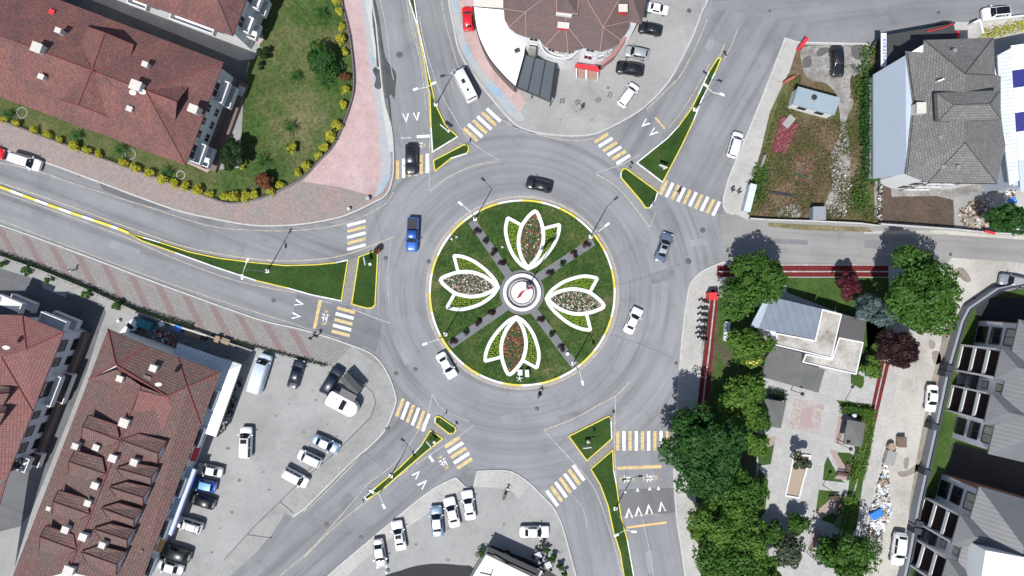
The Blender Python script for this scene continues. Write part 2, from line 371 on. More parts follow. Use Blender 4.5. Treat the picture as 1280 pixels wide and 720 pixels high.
road('road', [(504,500),(536,532),(586,584),(600,590),(330,860),(150,860)], .007, A_SW)
road('road', [(728,584),(826,560),(846,640),(880,980),(700,980),(716,720),(684,632)], .0075, A_SE)
road('road', [(900,268),(1580,268),(1580,345),(1205,345),(1195,330),(905,333)], .009, A_E)
road('road', [(1126,455),(1100,425),(1190,322),(1300,330),(1282,356),(1215,372),(1130,760),(1060,760)], .0125, G_DUST)
# new tarmac patches
road('road', [(365,395),(372,366),(440,384),(478,405),(470,440),(430,424),(404,416)], .0105, asphalt('asphalt_patch_west', .18, radians(-20), amp=.12))
road('road', [(771,612),(842,610),(845,640),(836,642),(776,645)], .0105, asphalt('asphalt_patch_south', .155, radians(-78), amp=.12))
road('road', [(124,229),(160,240),(200,256),(216,262),(208,263),(160,250),(128,237)], .0105, A_NEW)
road('road', smooth([(466.5,0),(469,0),(474,22),(478,50),(482,72),(490,84),(495.5,92),(494.5,106),(493,124),(489,118),(485,122),(480.5,122),(478,105),(476,85),(473.5,62),(471,30)], True, 3), .0105, A_WET)
road('road', [(484,120),(487,122),(491,162),(489,160)], .0106, A_WET)
road('road', [(572,597),(592,592),(592,609),(582,609)], .0106, asphalt('asphalt_driveway', .19))
road('road', [(355,632),(368,642),(330,700),(290,730),(262,760),(220,760),(320,680)], .0106, asphalt('asphalt_driveway_west', .2))
PT = [asphalt('repair_patch_dark', .198, amp=.2), asphalt('repair_patch_pale', .265, amp=.12)]
for i, q in enumerate(([(812,342),(842,336),(845,348),(815,355)], [(500,440),(512,436),(518,452),(506,457)], [(698,520),(722,514),(725,522),(702,529)], [(140,300),(176,313),(172,322),(136,309)], [(250,268),(282,277),(279,286),(247,276)],
    [(880,60),(886,48),(894,52),(888,64)], [(420,628),(436,615),(444,624),(428,638)], [(862,300),(884,297),(885,306),(863,309)], [(560,60),(566,59),(576,92),(570,94)], [(806,690),(816,688),(820,716),(810,717)], [(960,298),(1010,300),(1010,306),(960,304)], [(626,520),(650,516),(652,526),(630,531)], [(1080,300),(1110,301),(1109,312),(1081,310)])):
    sheet('road_patch', q, .0118, PT[i % 2])
# cracks, seams and one thin dark line on the tarmac
def seam(pts, wd=.09, z=.014, n=5):
    P = smooth(pts, False, n); P = [(x+random.uniform(-.25,.25), y+random.uniform(-.25,.25)) for x, y in P]
    return wpoly(P), wd, z
cr = MB()
for pts in ([(478,300),(476,360),(474,452)], [(476,64),(481,90),(484,130),(492,172)], [(464,0),(468,20),(474,62)], [(620,408),(700,430),(765,418)][:0] or [(758,416),(800,430),(842,448)],
            [(772,357),(810,345),(850,330)], [(740,492),(765,460),(780,425)], [(620,262),(600,280),(570,330),(545,380)], [(540,560),(546,577),(534,590)], [(466,252),(474,285),(481,312)],  # last run in this row is just a thin dark line
            [(802,126),(812,150),(816,166)], [(457,566),(480,585),(500,603)], [(771,612),(842,611)], [(368,395),(372,366)], [(803,645),(815,690),(820,740)], [(538,600),(524,592)]):
    P, wd, z = seam(pts, .055); cr.ribbon(P, wd, z)
struct('road_crack_and_line', cr, plain('faded_seam_and_line', (.12,.12,.125), .9))
cov = [(499,69,7),(860,327,7),(878,288,6),(671,511,5),(845,454,4),(519,462,5),(495,467,5),(342,376,5),(408,656,6),(451,672,5),(1173,16,4),(861,14,5),(482,323,5),(536,327,5),(1188,318,4),(962,14,3),(484,536,5),(99,220,3),(484,502,5)]
for i,(x,y,r) in enumerate(cov):
    m = MB(); c = W(x,y); m.lathe((0,0,0),[(r*S*.62,.0),(r*S*.62,.012),(r*S*.5,.013)],18,0); m.lathe((0,0,0),[(r*S*.5,.011),(r*S*.48,.018),(.01,.018)],18,1)
    o = m.build('manhole_cover',[asphalt('cover_surround',.17) if i==0 else bpy.data.materials['cover_surround'],IRON]); o.location=(c.x,c.y,.118 if i==16 else .008)
    if (x,y)==(861,14): o.location.z=.125
    tag(o,kind='structure')

# ---- raised pavements -------------------------------------------------------
K1 = smooth([(463,-60),(465,0),(470,30),(473,62),(480,125),(489,160),(492,200),(490,226),(482,244),(465,254),(440,266),(415,274),(370,281),(320,282),(275,275),(215,261),(125,228),(62,205),(0,186),(-60,165),(-300,80)],False,5)
slab('pavement', K1+[(-300,-250),(455,-250)], COB)
K2 = smooth([(560,-60),(561,0),(567,32),(572,58),(582,80),(600,105),(620,130),(637,149),(652,160),(677,167),(715,170),(745,167),(775,153),(800,138),(820,120),(837,100),(850,77),(865,47),(877,15),(884,0),(900,-60)],False,5)
slab('pavement', K2+[(900,-250),(560,-250)], G_CONC)
K3 = [(981,49),(997,54),(1085,55),(1090,54),(1182,27),(1206,28),(1230,25),(1320,12),(1580,-20),(1580,296),(1280,294),(1230,292),(1192,287),(1095,282),(1072,280),(1010,277),(960,276),(935,275),(917,267),(908,264),(904,258),(905,247),(911,222),(922,195),(932,172),(960,103)]
slab('pavement', K3, G_SAND)
K4 = smooth([(905,327),(890,333),(875,341),(864,353),(860,366),(855,400),(850,450),(845,520),(842,580),(845,640),(852,690),(858,740),(870,900)],False,4)
slab('pavement', K4+[(1000,900),(1040,760),(1085,640),(1107,540),(1126,462),(1132,440),(1180,400),(1190,360),(1180,335),(1100,331),(981,331)], G_SAND)
K5 = smooth([(-300,170),(-60,262),(0,281),(100,317),(200,355),(320,398),(370,410),(402,419),(432,429),(460,440),(475,452),(487,472),(495,497),(492,512),(485,530),(478,542),(460,560),(440,577),(400,617),(382,635)],False,5)
slab('pavement', K5+[(366,646),(357,641),(340,668),(315,696),(290,718),(240,770),(180,860),(-300,860)], G_CONC2)
K6a = smooth([(380,765),(395,735),(415,715),(442,692),(480,660),(520,627),(540,612),(556,603),(570,597)],False,4)
K6b = smooth([(597,589),(618,588),(640,590),(662,604),(677,619),(692,635),(702,655),(712,690),(720,720),(730,760),(760,900)],False,4)
K6 = K6a+[(582,609),(592,609)]+K6b
slab('pavement', K6+[(760,980),(300,980)], G_CONC)
# kerb stones along the pavements
def kerb(pts, wd=.22, z=.135, mats=(KERB,), seg=1.2, closed=False, nm='kerb'):
    return struct(nm, MB().ribbon(wpoly(pts), wd, -.03, z, closed=closed, mats=list(range(len(mats))), seg=seg), list(mats))
kerb(K1); kerb(K2); kerb(K5+[(366,646)]); kerb(K6); kerb(K4); kerb([(1085,55),(997,53),(981,48),(960,103),(932,172),(922,195),(911,222),(904,247),(904,258),(908,265),(917,268)])
gt = MB()
for k, wd in ((K1[10:70], .3), (K5[20:], .16), (K2[30:70], .12), (K6b[8:], .14)):
    P = [(x, y) for x, y in k]
    gt.ribbon(wpoly([(x+(1.3 if k is not K5 else 0), y+0.6) for x, y in P]), wd, .0155)
struct('gutter', gt, ground('silty_gutter', [(.3,(.10,.10,.095)),(.7,(.20,.195,.185))], 1.5, 5, .3))
# ---- surfaces laid on the pavements -----------------------------------------
# north-west: pink paving, blue strip
sheet('cycle_path', [(463,-60),(464,0),(468,30),(471,62),(478,125),(486,160),(489,200),(487,224),(478,240),(468,247),(476,225),(476,200),(474,160),(466,110),(460,60),(451,0),(449,-60)], .124, G_BLUE)
sheet('pavement', [(428,-60),(427.5,0),(435,30),(440,57),(444,107),(437,140),(420,180),(400,202),(379,227),(425,234),(470,246),(476,225),(476,200),(474,160),(466,110),(460,60),(451,0),(449,-60)], .123, G_PINK)
sheet('pavement', [(456,0),(465,0),(470,30),(480,125),(489,160),(491,190),(487,190),(482,160),(474,110),(462,30)], .128, ground('pale_kerb_walk',[(.3,(.42,.42,.41)),(.7,(.50,.49,.47))],.4,4,.12))
sheet('damp_stain', smooth([(466,88),(470,84),(473,87),(475.6,88),(477.6,106),(474,112),(468,108),(470,98)],True,3), .1315, A_WET)
sheet('damp_stain', [(464.3,0),(465,0),(469.6,30),(472.6,60),(475,84),(471,84),(470,60),(466,30)], .1312, A_WET)
# north: pink paving and blue strip by the round building
sheet('cycle_path', smooth([(561,-40),(563,0),(569,32),(577,62),(596,92),(618,120),(638,144),(650,152),(655,146),(640,130),(620,106),(600,84),(588,64),(579,40),(572,0),(571,-40)],True,3), .124, G_BLUE)
sheet('pavement', [(571,-40),(572,0),(578,35),(587,62),(600,84),(620,106),(640,130),(650,140),(657,128),(645,108),(629,94),(611,72),(598,45),(592,23),(592,-40)], .123, G_PINK)
# south-west: pink bands across the pavement, car park
HL = [(-300,200),(0,318),(50,335),(112,361),(175,389),(217,402),(265,417),(320,434),(365,446),(410,458)]
sheet('pavement', K5[5:54]+[(440,432),(425,448),(412,458)]+HL[::-1][1:-1], .123, PAVR)
pb = MB()
x = -16
def yk(x): # kerb line y at x
    for (a,b),(c,d) in zip(K5[:-1],K5[1:]):
        if a <= x <= c: return b+(d-b)*(x-a)/(c-a)
    return 0
def yh(x):
    for (a,b),(c,d) in zip(HL[:-1],HL[1:]):
        if a <= x <= c: return b+(d-b)*(x-a)/(c-a)
for i in range(12):
    x0 = -6+i*33.3; x1 = x0+21
    if x1+10 > 410: break
    q = [(x0, yk(x0)+3), (x0+10, yk(x0+10)+3), (x1+10, yh(x1+10)-3), (x1, yh(x1)-3)]
    pb.poly([Vector((p.x,p.y,.128)) for p in wpoly(q)])
struct('pavement', pb, PAVB)
sheet('car_park', [(265,417),(320,434),(365,446),(410,458),(430,463),(452,477),(466,490),(470,503),(463,522),(445,540),(420,565),(370,607),(350,627),(318,658),(280,700),(230,770),(120,770),(240,560),(302,456),(280,440)], .1235, G_CONC)
struct('paving_joint', MB().ribbon(wpoly([(280,700),(318,658),(350,627),(370,607),(420,565),(445,540),(463,522),(470,503),(466,490),(452,477),(430,463),(412,455)]), .1, .129), CRACK)
struct('paving_joint', MB().ribbon(wpoly([(350,627),(358,633),(367,641)]), .12, .130).ribbon(wpoly([(310,668),(340,672)]),.1,.1305), CRACK)
OIL = ground('oil_stained_concrete', [(.3,(.13,.128,.12)),(.7,(.22,.216,.205))], 1.6, 6, .2)
rs = random.Random(3)
for i, (x, y) in enumerate(((345,520),(362,505),(300,600),(290,640),(330,590),(395,500),(352,560),(410,530),(275,660),(440,515),(320,530),(285,560),(380,540),(265,690),(336,612),(405,570),(388,585),(372,606))):
    r_ = rs.uniform(1.2,3.6); sheet('oil_stain', [(x+r_*rs.uniform(.5,1.2)*cos(a*pi/5), y+r_*rs.uniform(.4,1.0)*sin(a*pi/5)) for a in range(10)], .1268+i*.0002, OIL)
for i, (x, y) in enumerate(((600,640),(560,660),(630,655),(520,680),(700,690),(650,640),(560,700),(720,140),(760,110),(740,150),(800,90),(700,150))):
    r_ = rs.uniform(1.0,3.0); sheet('oil_stain', [(x+r_*rs.uniform(.5,1.2)*cos(a*pi/5), y+r_*rs.uniform(.4,1.0)*sin(a*pi/5)) for a in range(10)], .126+i*.0002, OIL)
# yard and lanes in the south-west block
sheet('lane', [(-300,330),(0,335),(55,352),(128,380),(137,398),(111,474),(62,600),(30,680),(5,770),(-300,770)], .1235, A_ALLEY)
sheet('lane', [(136,384),(175,397),(172,410),(136,411),(132,420),(112,474),(98,510),(86,545),(15,725),(-5,770),(-40,770),(0,690),(40,640),(66,575),(88,520),(110,462),(126,410)], .127, G_CONC)
sheet('lane', [(0,664),(38,655),(60,660),(15,770),(-60,770),(-60,690)], .1265, G_CONC)
sheet('lane', [(52,350),(85,362),(83,372),(54,360)], .1262, G_CONC)
sheet('yard', [(172,392),(217,404),(265,419),(318,440),(302,456),(222,440),(172,412)], .1255, asphalt('yard_asphalt',.21))
# garden in the north-west
GF = smooth([(427.5,-60),(427.5,0),(434,30),(439,57),(443,107),(436,140),(419,180),(399,202),(377,224),(345,241),(320,250),(287,254),(260,246),(207,226),(150,206),(90,184),(0,150),(-60,128)],False,4)
sheet('garden_lawn', GF+[(-60,60),(-60,-120),(427,-120)], .126, G_LAWN)
sheet('lane', [(-60,-60),(-60,100),(0,120),(60,60),(90,-10),(313,78),(306,100),(300,210),(262,213),(250,160),(10,60)], .130, G_CONC2)
sheet('lane', [(60,-25),(107,-5),(312,72),(304,112),(270,130),(85,60)], .134, asphalt('asphalt_courtyard',.10))
sheet('garden_bed', [(-60,90),(0,112),(240,198),(262,218),(256,242),(205,223),(150,204),(90,180),(0,148),(-60,126)], .137, ground('garden_bed_soil',[(.3,(.05,.075,.02)),(.6,(.10,.11,.04)),(.8,(.17,.14,.09))],.3,3,.4))
sheet('terrace', [(232,203),(260,216),(266,207),(268,190),(240,190)], .142, TERR)
sheet('pavement', [(318,46),(326,30),(330,50),(323,58)], .141, G_PINK)
sheet('lane', [(60,-60),(150,-40),(318,36),(326,60),(318,74),(300,76),(85,-12)], .138, G_CONC)
# vacant lot in the north-east
LOT = [(997,56),(1085,57),(1094,60),(1096,281),(1072,278),(1010,275),(960,274),(938,272),(931,262),(937,238),(947,200),(962,160),(985,95)]
sheet('vacant_lot', LOT, .124, G_LOT)
sheet('concrete_patch', smooth([(1003,60),(1040,57),(1080,58),(1088,70),(1075,92),(1062,100),(1066,130),(1058,150),(1062,190),(1060,250),(1048,272),(1030,262),(1040,230),(1036,200),(1050,165),(1045,120),(1030,104),(1012,100),(1003,85)],True,4), .129, G_RUB)
sheet('concrete_patch', smooth([(975,262),(995,255),(1000,270),(985,273),(972,273)],True,4), .129, G_RUB)
for P in ([(1020,66),(1026,60),(1038,61),(1030,69),(1022,71)], [(1003,75),(1012,70),(1014,82),(1004,85)], [(1064,58),(1080,58),(1076,74),(1066,72)], [(1062,82),(1068,80),(1073,90),(1068,90)]):
    sheet('damp_stain', smooth(P,True,4), .1335, plain('damp_tarmac',(.10,.095,.09),.7,scale=1))
sheet('grass_verge', [(962,140),(985,92),(1000,100),(985,150),(966,200),(948,262),(938,268),(936,250)], .1285, ground('weedy_verge',[(.3,(.07,.10,.03)),(.6,(.13,.12,.05)),(.8,(.2,.14,.08))],.3,2.5,.4))
sheet('grass_verge', [(905,327.5),(960,279),(1085,285),(1090,290),(1010,288),(960,283)][1:], .126, ground('dry_verge',[(.3,(.12,.12,.05)),(.7,(.26,.21,.13))],.5,3,.35))
sheet('yard', [(1092,225),(1132,218),(1160,228),(1246,230),(1262,235),(1262,290),(1192,286),(1093,280)], .1285, G_RUB)
sheet('soil_bed', [(1097,226),(1112,224),(1114,246),(1170,245),(1191,250),(1192,284),(1096,277)], .133, G_SOIL)
sheet('yard', [(1192,247),(1230,240),(1246,232),(1258,250),(1240,289),(1193,285)], .1332, G_CONC2)
sheet('yard', [(1196,38),(1224,30),(1300,20),(1580,0),(1580,80),(1260,60),(1242,72),(1200,66)], .130, G_SAND)
sheet('pavement', [(1080,289),(1192,287.5),(1282,295),(1282,300),(1180,293),(1080,292)], .02, G_DUST)
# park on the east side
sheet('park_plaza', [(884,372),(1100,372),(1118,400),(1104,455),(1088,540),(1060,660),(1030,780),(930,780),(900,700),(880,560),(872,500)], .124, SLABP)
sheet('running_track', [(889,362),(880,440),(872,500),(868,560),(880,560),(885,500),(891,440),(898,362)], .129, G_RED)
sheet('running_track', [(896,332),(1110,332),(1110,346),(896,346)], .129, G_RED)
sheet('ground_cover', [(880,400),(892,372),(950,410),(954,470),(952,490),(946,560),(944,640),(948,720),(880,780),(870,640),(868,560)], .127, ground('dark_park_soil',[(.3,(.05,.06,.025)),(.7,(.11,.10,.06))],.4,3,.35))  # dark soil ground beneath the roadside trees
sheet('running_track', [(1101,450),(1112,452),(1098,512),(1078,600),(1058,668),(1048,700),(1038,700),(1062,620),(1084,530)], .129, G_RED)
tl = MB(); tl.ribbon(wpoly([(894.5,362),(886,440),(878.5,500),(873,562)]), .22, .134).ribbon(wpoly([(898,339.5),(1110,339.5)]), .18, .134).ribbon(wpoly([(1106.5,451),(1091,520),(1070,605),(1048,675)]), .2, .134)
tl.ribbon(wpoly([(884,385),(876,460),(870,512)]), .14, .134).ribbon(wpoly([(900,331),(1095,331)]), .16,.134)
struct('track_line', tl, P_W2)
LAWNS = [[(980,347),(1110,347),(1112,395),(1084,440),(1082,400),(1052,392),(1000,372),(984,366)], [(897,372),(940,372),(955,395),(950,500),(925,560),(900,600),(884,560),(888,500),(898,440),(910,470),(916,440),(898,425)],
  [(1080,402),(1108,402),(1100,450),(1082,452),(1070,470),(1072,430)], [(946,558),(968,552),(963,580),(948,582)], [(948,585),(960,600),(956,640),(940,660),(935,640)],
  [(1046,565),(1062,566),(1068,570),(1062,584),(1056,583),(1048,571)], [(1034,570),(1045,590),(1052,600),(1056,603),(1028,600),(1030,580)], [(1023,612),(1048,614),(1040,622),(1032,632),(1019,640)], [(1026,650),(1030,642),(1042,640),(1048,644),(1042,655)],
  [(1063,463),(1080,471),(1076,486),(1063,479)], [(1045,500),(1088,505),(1084,560),(1070,660),(1050,690),(1046,680),(1054,640),(1060,610),(1064,580),(1082,562),(1084,530),(1060,520)]]
for L_ in LAWNS: sheet('lawn', L_, .1295, G_LAWN2)
sheet('pavement', [(992.5,497.5),(1030.5,505),(1022.7,544),(984.8,534.5)], .1292, SETT)
sheet('pavement', [(1003,509),(1016,512),(1013,535),(1000,532)], .1335, plain('rose_slab',(.33,.25,.24),.8))
for q in ([(1048,520),(1056,522),(1051,556),(1042,553)], [(1016,660),(1026,664),(1016,690),(1009,686)], [(1036,562),(1044,563),(1054,580),(1062,588),(1060,600),(1042,598),(1050,590)], [(1018,640),(1040,622),(1050,624),(1048,645),(1040,640),(1026,648)], [(965,545),(970,546),(966,556),(940,566),(938,560)]):
    sheet('park_path', q, .1338, plain('rose_path',(.32,.24,.22),.85,scale=3))
# apartment grounds
sheet('lawn', [(1300,352),(1250,368),(1213,388),(1206,402),(1181,500),(1165,570),(1138,672),(1122,760),(1580,760),(1580,352)], .10, G_LAWN2)
sheet('forecourt', [(1196,465),(1215,458),(1225,480),(1195,480)], .105, G_CONC2); sheet('forecourt', [(1152,662),(1172,655),(1182,680),(1148,680)], .1052, G_CONC2)
sheet('yard', [(1190,553),(1330,590),(1330,660),(1230,612),(1182,592)], .106, asphalt('painted_shade_yard', .035)); sheet('yard', [(1222,402),(1216,372),(1330,372),(1330,410)], .1061, asphalt('painted_shade_yard_upper', .035))  # shade beside the blocks painted in as near-black sheets over the lawn
DP = ground('damp_dirt', [(.3,(.20,.17,.135)),(.7,(.30,.27,.23))], .6, 3, .2)
for q in ([(1180,405),(1190,415),(1183,450),(1172,478),(1160,520),(1163,540),(1152,580),(1146,610),(1142,640),(1136,640),(1143,590),(1152,540),(1166,470),(1176,430)], [(1162,425),(1169,428),(1167,436),(1162,434)], [(1165,440),(1174,440),(1176,452),(1168,455)], [(1122,590),(1134,588),(1146,580),(1148,586),(1138,594),(1126,596)], [(1130,574),(1136,572),(1134,586),(1130,584)], [(1193,338),(1204,335),(1214,350),(1206,352)]):
    sheet('dirt_patch', smooth(q,True,4), .0165, DP)
# south plaza sub surfaces
sheet('pavement', K6a+[(582,610),(555,625),(530,645),(490,672),(455,700),(432,722),(405,765)], .124, G_SAND)
sheet('pavement', [(597,590.5),(618,589.5),(640,591.5),(652,598),(662,605.5),(655,617),(648,623),(640,614),(625,610),(593,608)], .1245, G_SAND)
sheet('pavement', smooth([(470,735),(480,720),(500,713),(520,707),(545,704),(575,706),(592,710),(598,740),(560,760),(500,770)],True,4), .1285, asphalt('painted_shadow_paving', .035))  # cast shadow painted on the plaza as a near-black sheet, caster not built
# ================================================================= ISLANDS
cx, cy = 652.8, 366
def circ(r, n=96, c=(cx, cy)): return [(c[0]+r*cos(2*pi*i/n), c[1]+r*sin(2*pi*i/n)) for i in range(n)]
struct('roundabout_island', MB().prism(wpoly(circ(114.5)), -.02, .17), G_GRASS)
struct('road', MB().ribbon(wpoly(circ(118.2)), .62, .0105, closed=True), ground('gutter_strip',[(.3,(.28,.26,.24)),(.7,(.36,.335,.32))],.8,5,.15))
kerb(circ(115.3, 120), .30, .24, (P_W, P_YB), 3.2, True, 'painted_kerb')
ring = MB().ribbon(wpoly(circ(120.6, 120)), .13, .0155, closed=True)
struct('road_line', ring, P_Y2)
for (ax, ay), (bx, by) in (((589.8,276.5),(640,350)), ((741.5,302),(668,350)), ((718.5,457),(664,384)), ((562.5,431.5),(636,381))):
    sheet('garden_path', [tuple(q) for q in [(ax+(by-ay)/hypot(bx-ax,by-ay)*s*5.1, ay-(bx-ax)/hypot(bx-ax,by-ay)*s*5.1) for s in (1,-1)] + [(bx+(by-ay)/hypot(bx-ax,by-ay)*s*5.1, by-(bx-ax)/hypot(bx-ax,by-ay)*s*5.1) for s in (-1,1)]], .178, PATHG)
cc = (652.4, 365.5)
sheet('central_paving', circ(27.8, 64, cc), .182, PATHG)
# grass patches in the islands
NI1 = [(509,-60),(518,-60),(518,0),(523,35),(530,65),(537.5,100),(545,132),(557,157),(572,171),(541,190),(539,160),(537.6,120),(531,80),(521,30),(511.5,0)]
NI2 = [(542,201),(580,181),(585,182),(586,188),(583,192),(564,198),(544,214)]
WI1 = [(160,291),(180,297),(200,303),(237,315),(275,323),(320,328.5),(357,332),(395,331),(420,328.5),(435,325),(427,376),(390,368.5),(360,360),(320,350.5),(270,334),(220,316),(178,301)]
WI2 = [(449,321),(466,315),(472,312),(472,325),(469,381),(465,385),(458,385),(440,380)]
NE1 = [(897,73),(901,73),(893,92),(877,124),(867,150),(852,182),(828,228),(796,203.5),(834,173),(848,158),(864,136),(873,118),(886,90)]
NE2 = [(776,216),(779,211),(783,211.5),(822,240),(819,249),(812,260),(807,260),(800,250),(776,222)]
SW1 = [(538,538),(553.5,548),(533,564),(498,594),(478,612),(459,624),(456,621),(470,609),(500,584),(518,566),(527,556)]
SW2 = [(544,523),(546,520.5),(550,521),(569,534),(570,538),(566,542),(561,541.5),(544,528)]
SE1 = [(711,545),(761,520),(763.5,523),(764.5,548),(733.5,575.5)]
SE2 = [(738.5,586),(765.5,562.5),(766.7,587),(770,604),(776,645),(784,675),(792,720),(800,770),(790,770),(780,720),(775,690),(767,665),(760,632),(750,605)]
for I, wy in ((NI1,0),(NI2,1),(WI1,0),(WI2,1),(NE1,0),(NE2,1),(SW1,0),(SW2,1),(SE1,1),(SE2,1)):
    struct('traffic_island', MB().prism(inset(wpoly(I), .1), -.02, .15), G_SPLIT)
    kerb(I, .17, .2, (P_YB, P_W) if not wy else (P_YB, P_YB, P_YB, P_W), 2.4, True, 'painted_kerb')
# walkways between island halves
for q in ([(541.5,191),(573,172),(580,180),(542,200)], [(436,325.5),(448,321.5),(440,379.5),(428,376)], [(797,205),(828,229),(822,239),(784,211)], [(555,549),(561,542.5),(545,529.5),(539,537)], [(734,577),(764.5,549),(765.5,561),(738,585.5)]):
    struct('pedestrian_refuge', MB().prism(wpoly(q), -.02, .05), PAVR)
# striped separator kerb in the west arm
struct('separator_kerb', MB().ribbon(wpoly(smooth([(-60,212),(0,233.5),(75,261),(140,283),(162,291.5)],False,5)), .40, 0, .22, mats=[0,1], seg=2.1), [P_W, P_YB])
# ================================================================= PAINTED LINES
def line(pts, wd, mat, sm=True, z=.0155):
    P = smooth(pts, False, 5) if sm and len(pts) > 2 else pts
    return struct('road_line', MB().ribbon(wpoly(P), wd, z), mat)
ln = [([(506,-20),(513,30),(525,75),(533,138)],.12,P_Y2), ([(508.5,-20),(515,25),(528,80),(536,130),(540,200)],.12,P_W2), ([(475,0),(482,30),(488,80),(492,100)],.10,P_W2),
 ([(537,170),(537,205),(536.5,240)],.14,P_Y2), ([(536.5,240),(560,222),(590,208),(624,201)],.14,P_Y2), ([(524,20),(532,60),(548,110),(570,150),(590,178),(624,201)],.12,P_W2),
 ([(550,-20),(555,20),(569,72),(573,84)],.12,P_Y2), ([(626,148),(640,157),(680,170),(720,176),(745,172)],.12,P_Y2), ([(640,157),(655,163),(680,168),(715,171)],.2,P_W2),
 ([(0,228),(80,255),(160,284),(230,308),(290,320),(350,326),(400,324),(440,316),(492,296)],.16,P_Y2), ([(-20,200),(40,212),(100,232),(180,257),(260,282),(320,288),(370,288),(420,282),(450,272),(480,256),(492,240)],.11,P_Y2),
 ([(0,240),(80,268),(160,298),(230,328),(300,352),(370,366)],.12,P_Y2), ([(-20,268),(0,275),(100,313),(200,350),(300,384),(362,403)],.11,P_Y2), ([(440,386),(460,394),(488,404)],.14,P_W2), ([(402,376),(415,379)],.12,P_W2), ([(362,403),(390,413),(425,424)],.1,P_W2),
 ([(489,300),(485,340),(486,380)],.1,P_W2),
 ([(906,55),(880,115),(862,160),(845,195),(829,228),(824,240)],.14,P_Y2), ([(884,24),(870,58),(852,92),(838,108),(808,137)],.13,P_Y2), ([(922,36),(915,55),(904,76)],.12,P_Y2), ([(888,78),(866,118),(850,142),(836,160)],.12,P_Y2),
 ([(745,216),(770,208),(782,203),(800,193)],.13,P_W2), ([(745,217),(770,233),(790,255),(812,284)],.16,P_Y2), ([(812,284),(817,272),(820,264)],.1,P_W2),
 ([(541,491),(547,505),(560,515),(586,527)],.12,P_W2), ([(541,491),(534,520),(525,535),(500,572),(480,590),(460,605),(430,640),(385,690),(350,720),(310,760)],.11,P_Y2), ([(592,532),(575,544),(555,557),(520,580)],.14,P_W2), ([(510,588),(490,600),(460,625),(420,657),(380,697)],.14,P_Y2), ([(500,590),(480,606),(460,622)],.12,P_W2),
 ([(458,562),(430,592),(400,622),(380,640)],.1,P_Y2),
 ([(769.5,495),(768.5,530),(768.5,570),(772,620),(778,660),(785,690),(796,740)],.16,P_Y2), ([(680,538),(720,522),(745,508),(769,495),(787,477)],.16,P_Y2), ([(680,538),(700,560),(728,590),(745,615),(758,650),(770,690),(782,740)],.13,P_W2),
 ([(708,612),(728,635),(734,658)],.08,P_W2), ([(803,648),(812,690),(820,740)],.09,P_W2)]
for a, b, c in ln: line(a, b, c)
line([(400.5,375),(393,411)], .5, P_O, False, .02); line([(521,171),(537,170)], .45, P_W, False, .02); line([(501,172.6),(514,172)], .25, P_W2, False, .02)
line([(536.7,570),(541.5,577)], .4, P_W, False, .02); line([(819,147),(831,161)], .3, P_O, False, .02); line([(771,585.3),(827,583)], .5, P_O, False, .02); line([(783,659.5),(833,653)], .33, P_Y, False, .02)
line([(786,644.5),(822,642.5)], .1, P_Y2, False, .02)
def crosswalk(a, b, n, v, wd, start):
    m = MB(); hw = wd/2
    for i in range(n):
        t = i/(n-1); x = a[0]+(b[0]-a[0])*t; y = a[1]+(b[1]-a[1])*t; L_ = hypot(*v); px_, py_ = -v[1]/L_*hw, v[0]/L_*hw
        q = [(x-v[0]/2+px_, y-v[1]/2+py_), (x-v[0]/2-px_, y-v[1]/2-py_), (x+v[0]/2-px_, y+v[1]/2-py_), (x+v[0]/2+px_, y+v[1]/2+py_)]
        m.poly([Vector((p.x,p.y,.0195)) for p in wpoly(q)], (i+start) % 2)
    struct('crosswalk', m, [P_O, P_W])
crosswalk((497,212),(534,204),6,(0,24),4,0); crosswalk((588.2,168.2),(617,143.8),6,(17.3,16),4.2,0); crosswalk((751.5,172.5),(779,199.5),6,(17,-10.5),4,0)
crosswalk((829.6,234.5),(895.3,260.7),10,(8.5,-17.5),4,0); crosswalk((445.6,279),(445.6,308.8),5,(23,-6),3.6,1); crosswalk((432.5,387.7),(426,416.7),5,(22.5,6),4,0)
crosswalk((500,509.5),(532.4,528.2),6,(8.2,-22),4,0); crosswalk((565.5,552.7),(580.7,579.3),5,(19,-12.5),4.2,0); crosswalk((723.3,591),(690.2,622.7),7,(13.8,19),4.2,1); crosswalk((772.2,551),(834,551),9,(0,24.5),4,0)
def vmark(x, y, ang, s=1.0, solid=False):
    """give-way arrow head; ang = image direction of its apex in degrees (0 = right, 90 = down)"""
    m = MB(); c, s_ = cos(radians(ang)), sin(radians(ang)); T = lambda u, v: (x+u*c*s-v*s_*s, y+u*s_*s+v*c*s)
    for poly in ([[(-3,-2.6),(-3,2.6),(3,0)]] if solid else [[(5.5,0),(-5.5,-4.3),(-5.0,-1.7),(2.2,.2)], [(5.5,0),(2.0,.3),(-5.5,2.9),(-5.2,4.2)]]):
        m.poly([Vector((p.x,p.y,.0195)) for p in wpoly([T(*q) for q in poly])])
    struct('give_way_mark', m, P_W)
for a in ((507.5,147.5,86),(521,146,84),(806,155,140),(816,166,140),(374.5,379,14),(371,395,8),(521,592.5,-45),(529,604.5,-45),(786,641,-92),(798,639,-92),(811,636,-94),(827,633,-97)): vmark(*a, s=1.05 if a[1]<600 else 1.2)
for a in ((797,612),(812,610.5),(823,610),(781,614)): vmark(a[0], a[1], -90, .8, True)
